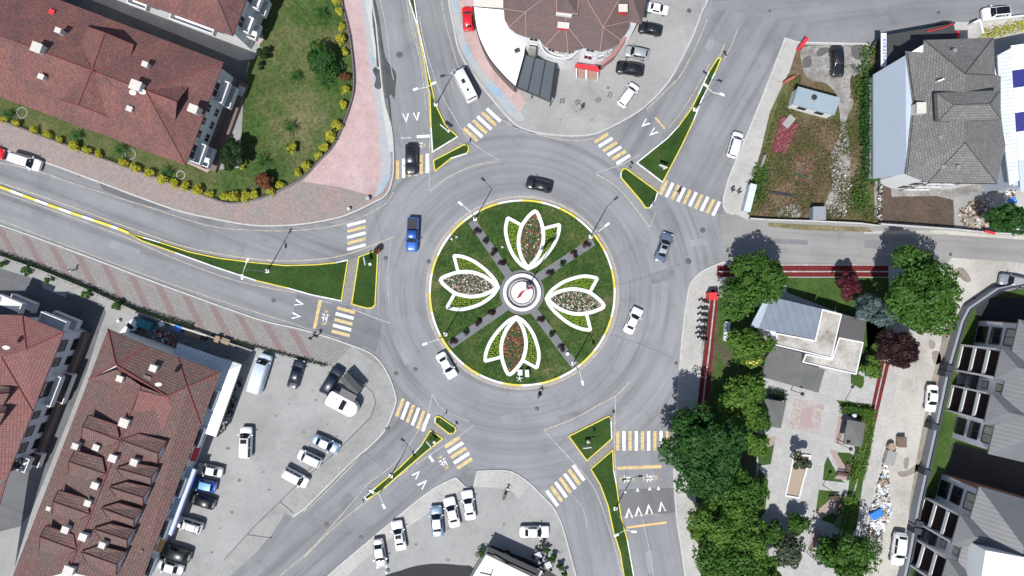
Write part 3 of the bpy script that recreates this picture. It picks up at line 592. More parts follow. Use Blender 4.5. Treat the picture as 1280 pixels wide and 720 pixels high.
def road_text(x, y, ang, size):
    """'Önce yaya' painted between two walking figures; ang = image direction of the reading line, degrees clockwise"""
    cu = bpy.data.curves.new('t', 'FONT'); cu.body = 'Önce\nyaya'; cu.size = size; cu.align_x = 'CENTER'; cu.align_y = 'CENTER'; cu.space_line = .8; cu.offset = .03
    tmp = bpy.data.objects.new('t', cu); C.objects.link(tmp); dg = bpy.context.evaluated_depsgraph_get()
    me = bpy.data.meshes.new_from_object(tmp.evaluated_get(dg)); bpy.data.objects.remove(tmp); me.materials.clear(); me.materials.append(P_W)
    o = bpy.data.objects.new('road_lettering', me); C.objects.link(o); p = W(x, y, .021); o.location = p; o.rotation_euler = (0,0,-radians(ang)); tag(o, kind='structure')
    for sx in (-1, 1):
        m = MB(); f = size*.95
        for q in ([(-.12,.35),(.12,.35),(.14,.0),(-.14,.0)], [(-.14,.0),(.0,.0),(-.22,-.62),(-.34,-.58)], [(.0,.0),(.14,.0),(.32,-.58),(.22,-.64)], [(.12,.35),(.12,.22),(.36,.0),(.40,.08)], [(-.12,.35),(-.12,.22),(-.34,.02),(-.38,.10)]):
            m.poly([Vector((a*f*1.2, b*f*1.1, 0)) for a, b in q])
        m.poly([Vector((f*.13*cos(i*pi/4), f*.58+f*.14*sin(i*pi/4), 0)) for i in range(8)])
        fo = m.build('road_pictogram', P_O); d = Vector((sx*size*1.55, 0, 0)); d.rotate(Matrix.Rotation(-radians(ang), 3, 'Z')); fo.location = p+d; fo.rotation_euler = (0,0,-radians(ang)); tag(fo, kind='structure')
road_text(784, 599, -2, .62); road_text(812.5, 597.5, -3, .62); road_text(406.5, 397, 100, .62); road_text(554.5, 578, 58, .62); road_text(524.5, 181, 180, .5)
# ================================================================= BUILDINGS
RIDGED = plain('ridge_cap_oxblood', (.10,.03,.028), .8)
def roof(parent, V, faces, mat, name='roof', th=.18, caps=None, capmat=None, capr=.10):
    """V: name -> (px, py, z) as seen in the photo; faces: lists of names"""
    P = {k: W(*v) for k, v in V.items()}; m = MB(); edges = {}
    for f in faces:
        pts = [P[k] for k in f]
        n = sum(((pts[i]-pts[0]).cross(pts[(i+1) % len(pts)]-pts[0]) for i in range(1, len(pts)-1)), Vector())
        if n.z < 0: f = f[::-1]; pts = pts[::-1]
        m.add(pts, [list(range(len(pts)))])
        for i in range(len(f)):
            e = (f[i], f[(i+1) % len(f)]); edges[e] = 1
    for (a, b) in edges:
        if (b, a) not in edges:
            dn = Vector((0,0,th)); m.add([P[a], P[b], P[b]-dn, P[a]-dn], [[0,3,2,1]])
    o = rel(parent, m).build(name, mat, parent, uv=True)
    if caps:
        grp = []
        for a, b in caps:
            hit = [g_ for g_ in grp if any(a in e or b in e for e in g_)]; new = [(a, b)]+[e for g_ in hit for e in g_]; grp = [g_ for g_ in grp if g_ not in hit]+[new]
        for g_ in grp:
            cm = MB()
            for a, b in g_: cm.tube(P[a]+Vector((0,0,.03)), P[b]+Vector((0,0,.03)), capr, n=6)
            rel(parent, cm).build('ridge_cap', capmat or RIDGE, parent)
    return o
def walls(parent, pts, z, ins, mat, z0=0, name='wall'):
    P = [Vector((p.x, p.y, 0)) for p in [W(x, y, z) for x, y in pts]]; P = inset(P, ins) if ins else P
    z = z+(ZO if z > 5 else 0)
    m = MB(); m.prism(P, z0, z-.12); rel(parent, m).build(name, mat, parent); return P
def chimney(parent, x, y, z, d=(.7,.6), h=1.0, mat=None, rz=-.35, name='chimney', cap=True):
    m = MB(); p = W(x, y, z+h/2); z = z+(ZO if z > 5 else 0); m.box((p.x, p.y, z+h/2-.3), (d[0], d[1], h+.6), rz)
    o = rel(parent, m).build(name, mat or WHITE, parent)
    if cap:
        k = MB(); k.box((p.x, p.y, z+h+.06), (d[0]+.16, d[1]+.16, .10), rz); k2 = rel(parent, k).build('chimney_cap', CREAM, o); 
def window(parent, p, d, n, w_, h_, frame=None, pane=None, bars=1):
    """p centre on the wall (world), d unit along wall, n outward normal"""
    ang = atan2(d.y, d.x); fm = MB(); q = Vector(p)+n*.02
    t = .09
    for s in (-1, 1):
        c = q+d*(s*(w_/2)); fm.box(c, (t, .14, h_+t), ang)
        c = q+Vector((0,0,s*h_/2)); fm.box(c, (w_+t, .15, t), ang)
    for b in range(bars): fm.box(q+d*((b+1)/(bars+1)-.5)*w_, (.06, .10, h_), ang)
    fo = rel(parent, fm).build('window', frame or WHITE, parent)
    pm = MB(); pm.box(q, (w_-.02, .05, h_-.02), ang); rel(parent, pm).build('pane', pane or GLASS, fo)
def wall_windows(parent, a, b, zs, n, w_=1.1, h_=1.3, margin=1.0, frame=None, pane=None, rev=False, bars=1):
    a = Vector((a.x, a.y, 0)); b = Vector((b.x, b.y, 0)); d = (b-a); L = d.length; d.normalize()
    nn = Vector((d.y, -d.x, 0)) * (-1 if rev else 1)
    for z in zs:
        for i in range(n):
            s = margin+(L-2*margin)*((i+.5)/n); window(parent, (a.x+d.x*s, a.y+d.y*s, z), d, nn, w_, h_, frame, pane, bars)
def balcony(parent, a, b, n, depth, z, mat=None, h=1.0, name='balcony'):
    a = Vector((a.x,a.y,0)); b = Vector((b.x,b.y,0)); d = (b-a).normalized(); ang = atan2(d.y, d.x); L = (b-a).length; c = (a+b)/2+n*depth/2
    m = MB(); m.box((c.x,c.y,z), (L, depth, .18), ang)
    e = (a+b)/2+n*depth; m.box((e.x,e.y,z+h/2+.05), (L, .14, h), ang)
    for s in (a, b): e = s+n*(depth/2)+d*(.07 if s is a else -.07); m.box((e.x,e.y,z+h/2+.05), (.14, depth-.16, h), ang)
    rel(parent, m).build(name, mat or WHITE, parent)
def bld(name, x, y, label, cat='building'): p = W(x, y); return empty(name, p, 0, label, cat)
ZO = -1.5
# ---- A: big red roofed apartment house, north-west
A = bld('apartment_house', 130, 110, 'large apartment house with red tiled cross-gabled roof beside the hedged garden', 'building')
ez, rz_ = 9.5, 12.7
def lerp(a, b, t): return tuple(a[i]+(b[i]-a[i])*t for i in range(len(a)))
VA = dict(tr=(279.5,78,ez), br=(232,207,ez), tl=(75,0,ez), tl2=(-75,-58,ez), bl=(-75,93,ez), r0=(-70,18,rz_), r1=(182,114,rz_), gl=(217,100,11.3), gl2=(201,146,11.3))
roof(A, VA, [['tl2','tl','tr','r1','r0'], ['bl','r0','r1','br'], ['tr','br','r1']], TILE, caps=[('r0','r1'),('r1','tr'),('r1','br')], capr=.08)
roof(A, dict(a=(182,113,rz_+.06), b=(221,127.5,rz_), n=(235,109,10.9), n0=(214,99,10.9), s=(219,150,10.9), s0=(200,145,10.9)), [['a','b','n','n0'], ['a','s0','s','b']], TILE, 'gable_roof', caps=[('a','b')])
gm = MB(); gm.add([W(221,127.5,rz_-.1), W(234.5,109.5,10.8), W(218.5,149.5,10.8)], [[0,1,2]]); rel(A, gm).build('gable_wall', FRAMED, A)
VN = dict(c=(115,87,rz_+.25), a=(99,56,11.2), b=(107,32.5,10.9), t=(131,41,12.9), e=(167,56,10.9), f=(161,79,11.2))
roof(A, VN, [['c','t','b','a'], ['c','f','e','t']], TILE, 'dormer_roof', th=.25, caps=[('c','t'),('c','a'),('c','f'),('b','t'),('a','b'),('t','e'),('e','f')], capmat=RIDGE, capr=.07)
VS = dict(c=(115,87.3,rz_+.22), a=(82,99,10.9), b=(75,125,10.5), t=(97.5,131.5,12.6), e=(135,146,10.5), f=(144,122,10.9))
roof(A, VS, [['c','a','b','t'], ['c','t','e','f']], TILE, 'dormer_roof', th=.25, caps=[('c','t'),('c','a'),('c','f'),('b','t'),('a','b'),('t','e'),('e','f')], capmat=RIDGE, capr=.07)
for k, (q, r_) in enumerate((((107.5,33,10.7),(167,56.5,10.7)), ((76,124.6,10.3),(134.5,145.5,10.3)))):
    m = MB(); a_, b_ = W(*q), W(*r_); t_ = W(*((131,41.5,12.7) if k == 0 else (97.8,131,12.4)))
    m.add([a_, b_, t_, a_-Vector((0,0,1.2)), b_-Vector((0,0,1.2))], [[0,1,2],[3,4,1,0]]); rel(A, m).build('dormer_wall', WHITE, A)
roof(A, dict(a=(20,25,ez+.3), b=(38,33,ez+1.6), c=(5,46,11.8), d=(24,76,10.6), e=(-30,58,10.6), f=(-30,40,ez+.6)), [['f','a','b','c'],['c','d','e']], TILE, 'wing_roof', caps=[('c','d')], capr=.08)
PA = walls(A, [(279.5,78),(232,207),(-75,93),(-75,-58),(75,0)], ez, .7, WHITE, z0=2.2)
walls(A, [(279.5,78),(232,207),(-75,93),(-75,-58),(75,0)], ez, .62, BROWNW, z0=0, name='plinth').__len__()
bpy.data.objects['plinth'].scale = (1,1,.28)
for x, y, d_, h_ in ((49,61,(1.3,1.2),1.1),(76,40,(.7,.6),1.2),(184,82,(.7,.6),1.2),(172,108,(1.4,1.2),1.1),(54,97,(.7,.6),.9),(164,137,(.7,.6),.9),(243,137,(1.2,1.0),.9)):
    chimney(A, x, y, 12.5 if x in (49,172) else 11.0 if y > 100 or x > 180 else 11.3, d_, h_, CREAM if x == 243 else WHITE)
chimney(A, 65, 15, 10.3, (.8,.7), .25, REDP, name='roof_hatch', cap=False)
e0, e1 = PA[0], PA[1]
dE = (e1-e0); dE.z = 0; LE = dE.length; dE.normalize(); nE = Vector((-dE.y, dE.x, 0)); nE = nE if nE.x > 0 else -nE
for z in (3.6, 6.3):
    for s in (.42,.56,.70): p = e0+dE*(LE*s); window(A, (p.x,p.y,z), dE, nE, 1.2, 1.3, WHITE, GLASS)
    for s0, s1 in ((.10,.33),(.78,.99)):
        a_ = e0+dE*LE*s0; b_ = e0+dE*LE*s1; balcony(A, a_, b_, nE, 1.5, z-1.2, WHITE, .95)
        p = (a_+b_)/2; window(A, (p.x,p.y,z), dE, nE, 2.2, 1.9, WHITE, GLASS)
m = MB(); a_ = e0+nE*.7; b_ = e1+nE*.7
P4 = [e0+nE*.05, e1+nE*.05, e1+nE*1.7, e0+nE*1.7]; m.prism(P4, 0, .9); rel(A, m).build('terrace', BROWNW, A)
# dish on the roof
def dish(x, y, z, label, r=.45, par=None):
    m = MB(); p = W(x, y, z); base = Vector((0,0,0))
    m.tube((0,0,-.6), (0,0,.2), .04, n=6); Rm = Matrix.Translation((0,0,.25)) @ Matrix.Rotation(radians(50), 4, Vector((1, .3, 0)).normalized())
    n = 12; vs = [Rm @ Vector((0,0,-.1))]
    for k in (.5, 1): vs += [Rm @ Vector((r*k*cos(2*pi*i/n), r*k*sin(2*pi*i/n), -.1+.14*k*k)) for i in range(n)]
    m.add(vs, [[0,1+i,1+(i+1)%n] for i in range(n)]+[[1+i,1+n+i,1+n+(i+1)%n,1+(i+1)%n] for i in range(n)], 0, True)
    m.tube(Rm @ Vector((0,-r,0.05)), Rm @ Vector((0,0,.45)), .02, n=5)
    o = m.build('satellite_dish', LAMPW); o.location = p; tag(o, label, 'satellite dish')
dish(167,116,12.4,'white satellite dish on the red roof, left of the big white chimney'); dish(179,115,12.6,'white satellite dish on the red roof, right of the big white chimney')
dish(9,434,11.4,'white satellite dish on the red roof at the left edge'); dish(199,480,11.8,'white satellite dish on the dark red roof near the skylight')
# ---- B: red roof at the top edge
B = bld('apartment_house', 260, -40, 'apartment house with plain red tiled roof cut by the top edge')
roof(B, dict(a=(291,45,9.5), b=(168,0,9.5), b2=(60,-40,9.5), c=(30,-180,12.9), d=(262,-26,12.8), e=(345,-95,9.5)), [['a','b','b2','c','d'],['a','d','e']], TILE, caps=[('a','d')], capmat=RIDGEG, capr=.06)
PB = walls(B, [(291,45),(60,-40),(100,-150),(345,-95)], 9.5, .6, WHITE)
d_ = (PB[3]-PB[0]); d_.z = 0; d_.normalize(); n_ = Vector((d_.y,-d_.x,0)); n_ = n_ if n_.x > 0 else -n_
for z in (3.6,6.3):
    for s in (2.2, 6.0, 9.6): a_ = PB[0]+d_*(s-1.2); b_ = PB[0]+d_*(s+1.2); balcony(B, a_, b_, n_, 1.5, z-1.2, WHITE, .9); p = (a_+b_)/2; window(B, (p.x,p.y,z), d_, n_, 1.6, 1.9, WHITE, GLASS)
    
db = (PB[1]-PB[0]); db.z=0; db.normalize(); nb = Vector((-db.y,db.x,0)); nb = nb if nb.y < 0 else -nb
for s0, s1 in ((2.6, 9.4), (13, 16)): balcony(B, PB[0]+db*s0, PB[0]+db*s1, nb, 1.2, 6.4, WHITE, .9)
ZO = -2.5
# ---- C: red roof at the left edge
Cb = bld('apartment_house', 0, 510, 'white apartment house with weathered red roof at the left edge')
VC = dict(tr=(79.5,415,9.5), m=(28,394,9.5), m2=(-60,392,9.5), k=(33,437,11.0), k2=(2,447,11.6), rb=(9,597,9.5), q=(41,514,9.6), far=(-90,640,12.2), l=(-60,470,11.8), l2=(-120,430,10))
roof(Cb, VC, [['tr','m','k'],['m','m2','l2','k2','k'],['tr','k','k2','q'],['q','k2','l2','far','rb']], TILE3, caps=[('tr','k'),('m','k'),('k2','q')], capr=.11)
roof(Cb, dict(a=(9,597,9.5), b=(0,606,9.5), c=(-30,640,10.5), d=(-40,760,9.5), e=(-18,690,9.4)), [['a','e','d','c','b']], TILE3, 'roof')
roof(Cb, dict(a=(-30,496,12.2), b=(11,492,12.0), c=(12,484,11.2), d=(-30,476,11.4), e=(3,508,11.0), f=(-30,512,11.2)), [['a','b','c','d'],['a','f','e','b']], TILE2, 'dormer_roof', th=.3, caps=[('a','b')])
roof(Cb, dict(a=(-30,520,12.2), b=(6,516,12.0), c=(8,508,11.2), d=(-30,505,11.4), e=(-3,534,11.0), f=(-30,540,11.2)), [['a','b','c','d'],['a','f','e','b']], TILE2, 'dormer_roof', th=.3, caps=[('a','b')])
PC = walls(Cb, [(79.5,415),(9,597),(-90,620),(-90,392),(28,394)], 9.5, .6, LILAC)
def cfac(P0, P1, par, items, zs=(2.1,4.9), nx=1, frame=WHITE, bal=1.3, wmat=None):
    d = (P1-P0); d.z = 0; L = d.length; d.normalize(); n = Vector((-d.y, d.x, 0)); n = n if n.x*nx > 0 else -n
    for kind, s0, s1 in items:
        a = P0+d*(L*s0); b = P0+d*(L*s1); p = (a+b)/2
        for z in zs:
            if kind == 'b': balcony(par, a, b, n, bal, z-1.25, wmat or WHITE, .95); window(par, (p.x,p.y,z), d, n, min(2.4,(b-a).length-.4), 1.9, frame, GLASS)
            else: window(par, (p.x,p.y,z), d, n, (b-a).length, 1.35, frame, GLASS)
cfac(PC[0], PC[1], Cb, [('w',.05,.13),('w',.18,.24),('b',.30,.52),('w',.57,.62),('w',.68,.75),('w',.80,.87),('b',.90,1.0)], frame=FRAMED)
m = MB(); dC = (PC[1]-PC[0]); dC.z = 0; dC.normalize(); nC = Vector((-dC.y,dC.x,0)); nC = nC if nC.x > 0 else -nC
m.prism([PC[0]+nC*.03, PC[1]+nC*.03, PC[1]+nC*.7, PC[0]+nC*.7], 0, 1.6); rel(Cb, m).build('ground_floor', BROWNW, Cb)
a_, b_ = PC[0]-dC*0, PC[4]; dT = (b_-a_).normalized(); nT = Vector((-dT.y,dT.x,0)); nT = nT if nT.y > 0 else -nT
for s0, s1 in ((.5,4.6),(7.6,11.5)):
    for z in (1.6,4.4): balcony(Cb, a_+dT*s0, a_+dT*s1, nT, 1.6, z, WHITE, .95)
ZO = -3.5
# ---- D: long red roofed block with dormers and a white canopy
D = bld('apartment_house', 150, 580, 'long block with weathered red roof, rows of dormers and shops below')
VD = dict(a=(135,411,9.5), b=(276,465,9.5), c=(111,474,9.5), e=(145,456,11.6), f=(185,433,9.8), g=(222,446,9.7), h=(234,484,11.2), i=(209,495,12.0), j=(251,531,9.5),
 k=(172,488,12.0), bl=(10,735,9.5), br=(174,735,9.5), rb=(85,715,12.0), kl=(153,488,11.6), mid=(150,550,12.0), R1=(205,560,10.8))
roof(D, VD, [['a','f','e'],['a','e','c'],['f','g','h','i','e'],['g','b','h'],['b','j','h']], TILE2, caps=[('a','e'),('f','e'),('g','h'),('b','h'),('c','e'),('h','j'),('e','i'),('i','h')], capr=.12)
VD2 = dict(VD); VD2.update(i=(209,496,11.3), k=(176,482,11.6), e=(146,462,11.2))
roof(D, VD2, [['c','e','k','mid','rb','bl'],['mid','k','i','h','j','br','rb']], TILE2, 'roof', caps=[('k','mid'),('mid','rb')], capr=.12)
roof(D, dict(a=(174,488,11.78), b=(211,497,11.35), c=(224,545,10.55), d=(163,530,11.75)), [['a','b','c','d']], TILE3, 'roof_patch', th=.04)
gm = MB(); gm.add([W(145,456.5,11.5), W(209,495.5,11.9), W(209,496.5,11.0), W(150,466,11.0)], [[0,1,2,3]]); rel(D, gm).build('roof_step', RIDGED, D)
PD = walls(D, [(135,411),(276,465),(251,531),(174,735),(10,735)], 9.5, .6, WHITE)
for (x0,y0),(x1,y1) in (((151,550),(197.5,567)),((145,585),(189,597.5)),((136,609),(179,622)),((126,635),(167.5,650)),((116,661),(159,675)),((101,690),(146,706))):
    s = 1.12 if x0 in (151,101) else .92
    V = dict(a=(x0,y0,12.1), b=(x1,y1,12.2), u=(x1+10*s,y1-14*s,11.35), u0=(x0+22,y0-7*s,11.7), l=(x1-1,y1+12*s,10.7), l0=(x0+12,y0+17*s,11.1))
    roof(D, V, [['a','b','u','u0'],['a','l0','l','b']], TILE2, 'dormer_roof', th=.3, caps=[('a','b'),('b','u'),('b','l'),('u','u0'),('a','u0'),('a','l0')], capmat=RIDGED, capr=.07)
    m = MB(); B3 = [W(x1-.5,y1,11.8), W(x1+9.5*s,y1-14*s,10.95), W(x1-1.5,y1+12*s,10.85)]; q = [B3[0],B3[1],B3[1]-Vector((0,0,1.3)),B3[2]-Vector((0,0,1.3)),B3[2]]
    m.add(q, [[0,1,2,3,4]]); gw = rel(D, m).build('dormer_wall', LILAC, D)
    mid = (B3[1]+B3[2])/2-Vector((0,0,.45)); dd = (B3[1]-B3[2]); dd.z=0; dd.normalize(); n2 = Vector((dd.y,-dd.x,0)); window(D, mid+n2*.02, dd, n2, 1.5, .6, WHITE, GLASS)
for (x0,y0),(x1,y1) in (((150,551),(103,533)),((132,592.5),(86,577)),((112,643),(66,627)),((96,688),(50,671))):
    V = dict(a=(x0,y0,12.1), b=(x1,y1,12.1), u=(x1+7,y1-14,11.45), u0=(x0-4,y0-20,11.65), l=(x1-1,y1+15,10.9), l0=(x0-17,y0+9,11.2))
    roof(D, V, [['a','u0','u','b'],['a','b','l','l0']], TILE2, 'dormer_roof', th=.3, caps=[('a','b'),('b','u'),('b','l'),('u','u0'),('a','u0'),('a','l0')], capmat=RIDGED, capr=.07)
    m = MB(); m.add([W(x1+.5,y1,11.7), W(x1+7,y1-13.5,11.0), W(x1+7,y1-13.5,11.0)-Vector((0,0,1.6)), W(x1-.5,y1+14.5,10.7)-Vector((0,0,1.2)), W(x1-.5,y1+14.5,10.7)], [[0,1,2,3,4]]); rel(D, m).build('dormer_wall', WHITE, D)
for i, (x, y, z, s) in enumerate(((157,528,11.9,1.2),(193.5,460,10.8,.9),(152,473,11.2,.8),(143,572,11.9,1.0),(169.5,577,11.5,.9),(121,606,11.8,.9),(112,628,11.7,.8),(122.5,558.5,11.0,.8),(96.5,557,10.8,.8),(84,661,11.6,.9),(106,670,12.0,1.0),(130,680,11.6,.8),(88,712,11.9,1.3),(63.5,634.5,10.4,.5))):
    chimney(D, x, y, z-.3, (s, s*.9), .9, WHITE)
chimney(D, 184, 473, 11.4, (1.1,.8), .2, BROWNW, name='skylight', cap=False); chimney(D, 177, 470, 11.2, (.8,.6), .15, FRAMED, name='skylight', cap=False)
for x, y in ((223,567),(212,597),(201,625.5),(188,658),(177,689)): chimney(D, x, y, 10.0, (.4,.4), .12, BROWNW, name='roof_vent', cap=False)
# shopfront and upper windows on the car park side
cfac(PD[1], PD[2], D, [('b',.35,.75)], zs=(4.5,), bal=.7)
cfac(PD[2], PD[3], D, [('b',.04,.16),('w',.20,.24),('w',.28,.32),('b',.36,.48),('w',.52,.56),('b',.62,.74),('w',.78,.82),('b',.86,.98)], zs=(4.5,), bal=.7)
dS = (PD[3]-PD[2]); dS.z = 0; LS = dS.length; dS.normalize(); nS = Vector((-dS.y,dS.x,0)); nS = nS if nS.x > 0 else -nS
m = MB(); a_ = PD[2]+dS*LS*.30; b_ = PD[2]+dS*LS*.72; m.prism([a_, b_, b_+nS*1.3, a_+nS*1.3], 3.0, 3.25, bottom=True); sb = rel(D, m).build('shop_canopy', BLUEW, D, uv=True)
m = MB(); m.prism([a_+nS*1.3, b_+nS*1.3, b_+nS*1.45, a_+nS*1.45], 2.7, 3.5); rel(D, m).build('shop_fascia', plain('lilac_fascia',(.30,.32,.55),.5), D)
for s0, s1, mt in ((.02,.12,REDP),(.16,.26,REDP),(.76,.84,plain('awning_orange',(.55,.28,.08),.6)),(.88,.97,WHITE)):
    m = MB(); a_ = PD[2]+dS*LS*s0; b_ = PD[2]+dS*LS*s1; m.add([a_+Vector((0,0,3.4)), b_+Vector((0,0,3.4)), b_+nS*.75+Vector((0,0,3.0)), a_+nS*.75+Vector((0,0,3.0))], [[0,1,2,3]]); rel(D, m).build('awning', mt, D)
ZO = 0
# white L-shaped corrugated canopy
CN = bld('canopy', 285, 470, 'white corrugated L-shaped canopy wrapped round the corner of the long red roofed block', 'canopy')
roof(CN, dict(a=(222,428.5,3.5), b=(302,456,3.3), c=(270,546,3.3), d=(249,540,3.7), e=(275,467,3.8), f=(216,447,3.8)), [['a','b','e','f'],['b','c','d','e']], CORW, 'roof_sheet', th=.15)
m = MB()
for x, y in ((225,431),(250,440),(276,448.5),(300,457),(293,478),(285,500),(277,522),(269,544)): p = W(x,y,3.2); m.tube((p.x,p.y,.1),(p.x,p.y,3.2),.06,n=6)
rel(CN, m).build('posts', FRAMED, CN)
m = MB(); m.ribbon([W(302.5,456.5,3.3), W(270.5,546.5,3.3)], .12, 3.1, 3.42); rel(CN, m).build('gutter', FRAMED, CN)
m = MB(); m.ribbon([W(222,428,3.3), W(303,455.5,3.3)], .12, 3.1, 3.42); rel(CN, m).build('gutter', FRAMED, CN)
# ---- E: round-fronted building with brown roof, north
E = bld('round_building', 720, 10, 'white round-fronted building under a brown shingled many-sided roof')
oe = [(629.6,-60),(629.6,11),(630.5,24),(636,34),(645,41.5),(657.6,46),(674,48.7),(681,57.8),(695.5,63.5),(710,65.5),(722.6,62),(730,59.6),(750,64),(765,60),(776,50),(785,37),(787,26.5),(802,30),(808,0),(808,-60)]
VE = {f'e{i}': (x, y, 9.5) for i, (x, y) in enumerate(oe)}; VE.update(p=(657,15,11.2), q=(707,30,11.0), r=(754,34,11.2), t=(716,-30,13.0), u=(785,-20,12.4), v=(660,-60,12.4))
F = []
for i in range(len(oe)-1):
    mx = (oe[i][0]+oe[i+1][0])/2
    apex = 'v' if i == 0 else 'p' if i <= 5 else 'q' if i <= 10 else 'r' if i <= 15 else 'u'
    F.append([f'e{i}', f'e{i+1}', apex])
F += [['e1','p','v'],['e6','q','p'],['e11','r','q'],['e16','u','r'],['p','q','t'],['p','t','v'],['q','r','t'],['r','u','t']]
roof(E, VE, F, TILEB, caps=[('p','t'),('q','t'),('r','t'),('p','e1'),('q','e7'),('q','e11'),('r','e12'),('r','e16'),('p','e5'),('u','r'),('p','e3'),('q','e9'),('r','e14')], capmat=RIDGEL, capr=.045)
PE = walls(E, oe, 9.5, .55, WHITE)
mm = MB(); p = W(709,6,12.6); roof(E, dict(a=(695,-12,12.2), b=(724,-12,12.2), c=(722,18,12.2), d=(696,15,12.2), t=(709,0,13.2)), [['a','b','t'],['b','c','t'],['c','d','t'],['d','a','t']], TILEB, 'cupola_roof', th=.5, caps=[('a','b'),('b','c'),('c','d'),('d','a')], capmat=RIDGEL, capr=.06)
chimney(E, 704, 33, 10.8, (1.5,.7), .7, REDP, rz=-.1); chimney(E, 778, 12, 10.8, (1.1,.9), 1.0, REDP, rz=0); chimney(E, 705,17.5, 11.6, (2.2,.4), .4, WHITE, rz=-.15, name='roof_unit', cap=False)
def arc_balcony(par, z, oy):
    pts = smooth([(674,52+oy),(680,64+oy),(690,70+oy),(702,72.5+oy),(714,70+oy),(722,62+oy)], False, 5)
    P = [W(x,y,z) for x, y in pts]; m = MB(); m.ribbon(P, .15, z, z+1.0); back = [W(x, y-9, z) for x, y in pts][::-1]; m.poly([Vector((v.x,v.y,z+.05)) for v in P+back]); rel(par, m).build('balcony', WHITE, par)
arc_balcony(E, 6.2, 3); arc_balcony(E, 3.2, 5)
for z in (4.6, 7.8):
    for k in (5,6,7,8,9,10,11,12,13):
        a_, b_ = PE[k], PE[k+1]; L = (b_-a_).length
        if L > 1.3: wall_windows(E, a_, b_, [z], max(1,int(L/2.2)), min(1.2, L-.5), 1.7, .15, WHITE, GLASS if k % 2 else CURT, rev=(area2(PE) < 0))
for x0, x1 in ((661,670),(730,739)):
    a_, b_ = W(x0,56,0), W(x1,57.5,0)
    a_ = W(x0,70,3); b_ = W(x1,71.5,3)
    m = MB(); m.prism([W(x0,58,6),W(x1,59.5,6),W(x1,62,6),W(x0,60.5,6)], .1, 6.3); rel(E, m).build('window_bay', CURT, E)
m = MB(); m.prism([W(719,80,2.8),W(746,83,2.8),W(750,90,2.8),W(718,84,2.8)], 2.6, 3.1, bottom=True); rel(E, m).build('entrance_canopy', REDP, E)
m = MB(); m.prism([W(752,62,1.5),W(768,62,1.5),W(777,52,1.5),W(783,42,1.5),W(785,46,1.5),W(768,72,1.5),W(751,85,1.5)], 0, 2.4); rel(E, m).build('side_bay', plain('rose_bay',(.32,.16,.15),.6), E)
for i in range(7):
    pass
st = empty('entrance_stairs', W(725,93), 0, 'wooden entrance stairs with white rails below the red canopy', 'stairs')
for x0, x1, yy in ((721,732,84),(734,747,86)):
    m = MB()
    for i in range(5): m.prism([W(x0,yy+i*2.6,0),W(x1,yy+.5+i*2.6,0),W(x1,yy+i*2.6+3.1,0),W(x0,yy+i*2.6+2.6,0)], .12, 1.2-i*.2)
    rel(st, m).build('flight', plain('stair_wood',(.33,.20,.16),.8) if x0==721 else bpy.data.materials['stair_wood'], st)
    m = MB()
    for xx in (x0-.3, x1+.3): p0, p1 = W(xx,yy,1.9), W(xx,yy+13,1.1); m.tube(p0,p1,.07,n=6); m.tube((p1.x,p1.y,.1),p1,.05,n=6)
    rel(st, m).build('railing', LAMPW, st)
AN = bld('annex', 612, 60, 'low annex with curved bright white flat roof beside the round building', 'annex')
pts = [(630,12.6),(592,9)]+smooth([(592.2,12),(593.5,24),(598,45),(611,72),(629,94),(644,108.5)],False,5)+[(655,68),(657,46),(645,42),(636,34.5),(630.5,24)]
P = [W(x,y,4.0) for x, y in pts]; m = MB(); m.prism([Vector((v.x,v.y,0)) for v in inset(P,.15)], 0, 3.9); rel(AN, m).build('wall', BROWNW, AN)
m = MB(); m.prism([Vector((v.x,v.y,0)) for v in P], 3.9, 4.05, bottom=True); rel(AN, m).build('roof', WROOF, AN)
m = MB(); m.ribbon([W(x,y,4.0) for x, y in pts[1:-5]], .14, 3.85, 4.12); rel(AN, m).build('roof_edge', FRAMED, AN)
m = MB(); 
for a_, b_ in (((596,38),(632,31)),((603,58),(644,43)),((614,77),(650,60)),((628,92),(652,80))): m.ribbon([W(*a_,4.05),W(*b_,4.05)], .06, 4.056)
rel(AN, m).build('roof_seam', plain('seam_grey',(.66,.66,.66)), AN)
chimney(AN, 646.5, 63, 4.0, (.8,.6), .3, FRAMED, rz=.4, name='roof_unit', cap=False)
m = MB(); m.prism([W(592,8,3),W(629,10,3),W(629,-30,3),W(592,-30,3)], 0, 3.0); rel(AN, m).build('rear_block', CREAM, AN)
PG = bld('pergola', 672, 97, 'slate-grey awning pergola between the white annex and the car park', 'pergola')
roof(PG, dict(a=(656,68.5,3.3), b=(695,79.5,3.2), c=(688.5,126,2.9), d=(645,108,2.9)), [['a','b','c','d']], PERG, 'awning', th=.08)
m = MB()
for t in (.02,.33,.66,.98): m.tube(W(656+39*t,68.5+11*t,3.45), W(645+43.5*t,108+18*t,3.1), .07, n=6)
for x, y in ((645,109),(688.5,127),(695,80),(665,117),(656,70)): p = W(x,y,2.9); m.tube((p.x,p.y,0),(p.x,p.y,3.0),.07,n=6)
m.tube(W(645,109,3.0),W(688.5,127.5,3.0),.12,n=6); m.tube(W(688.5,127,3.0),W(695.5,80,3.2),.1,n=6)
rel(PG, m).build('frame', FRAMED, PG)
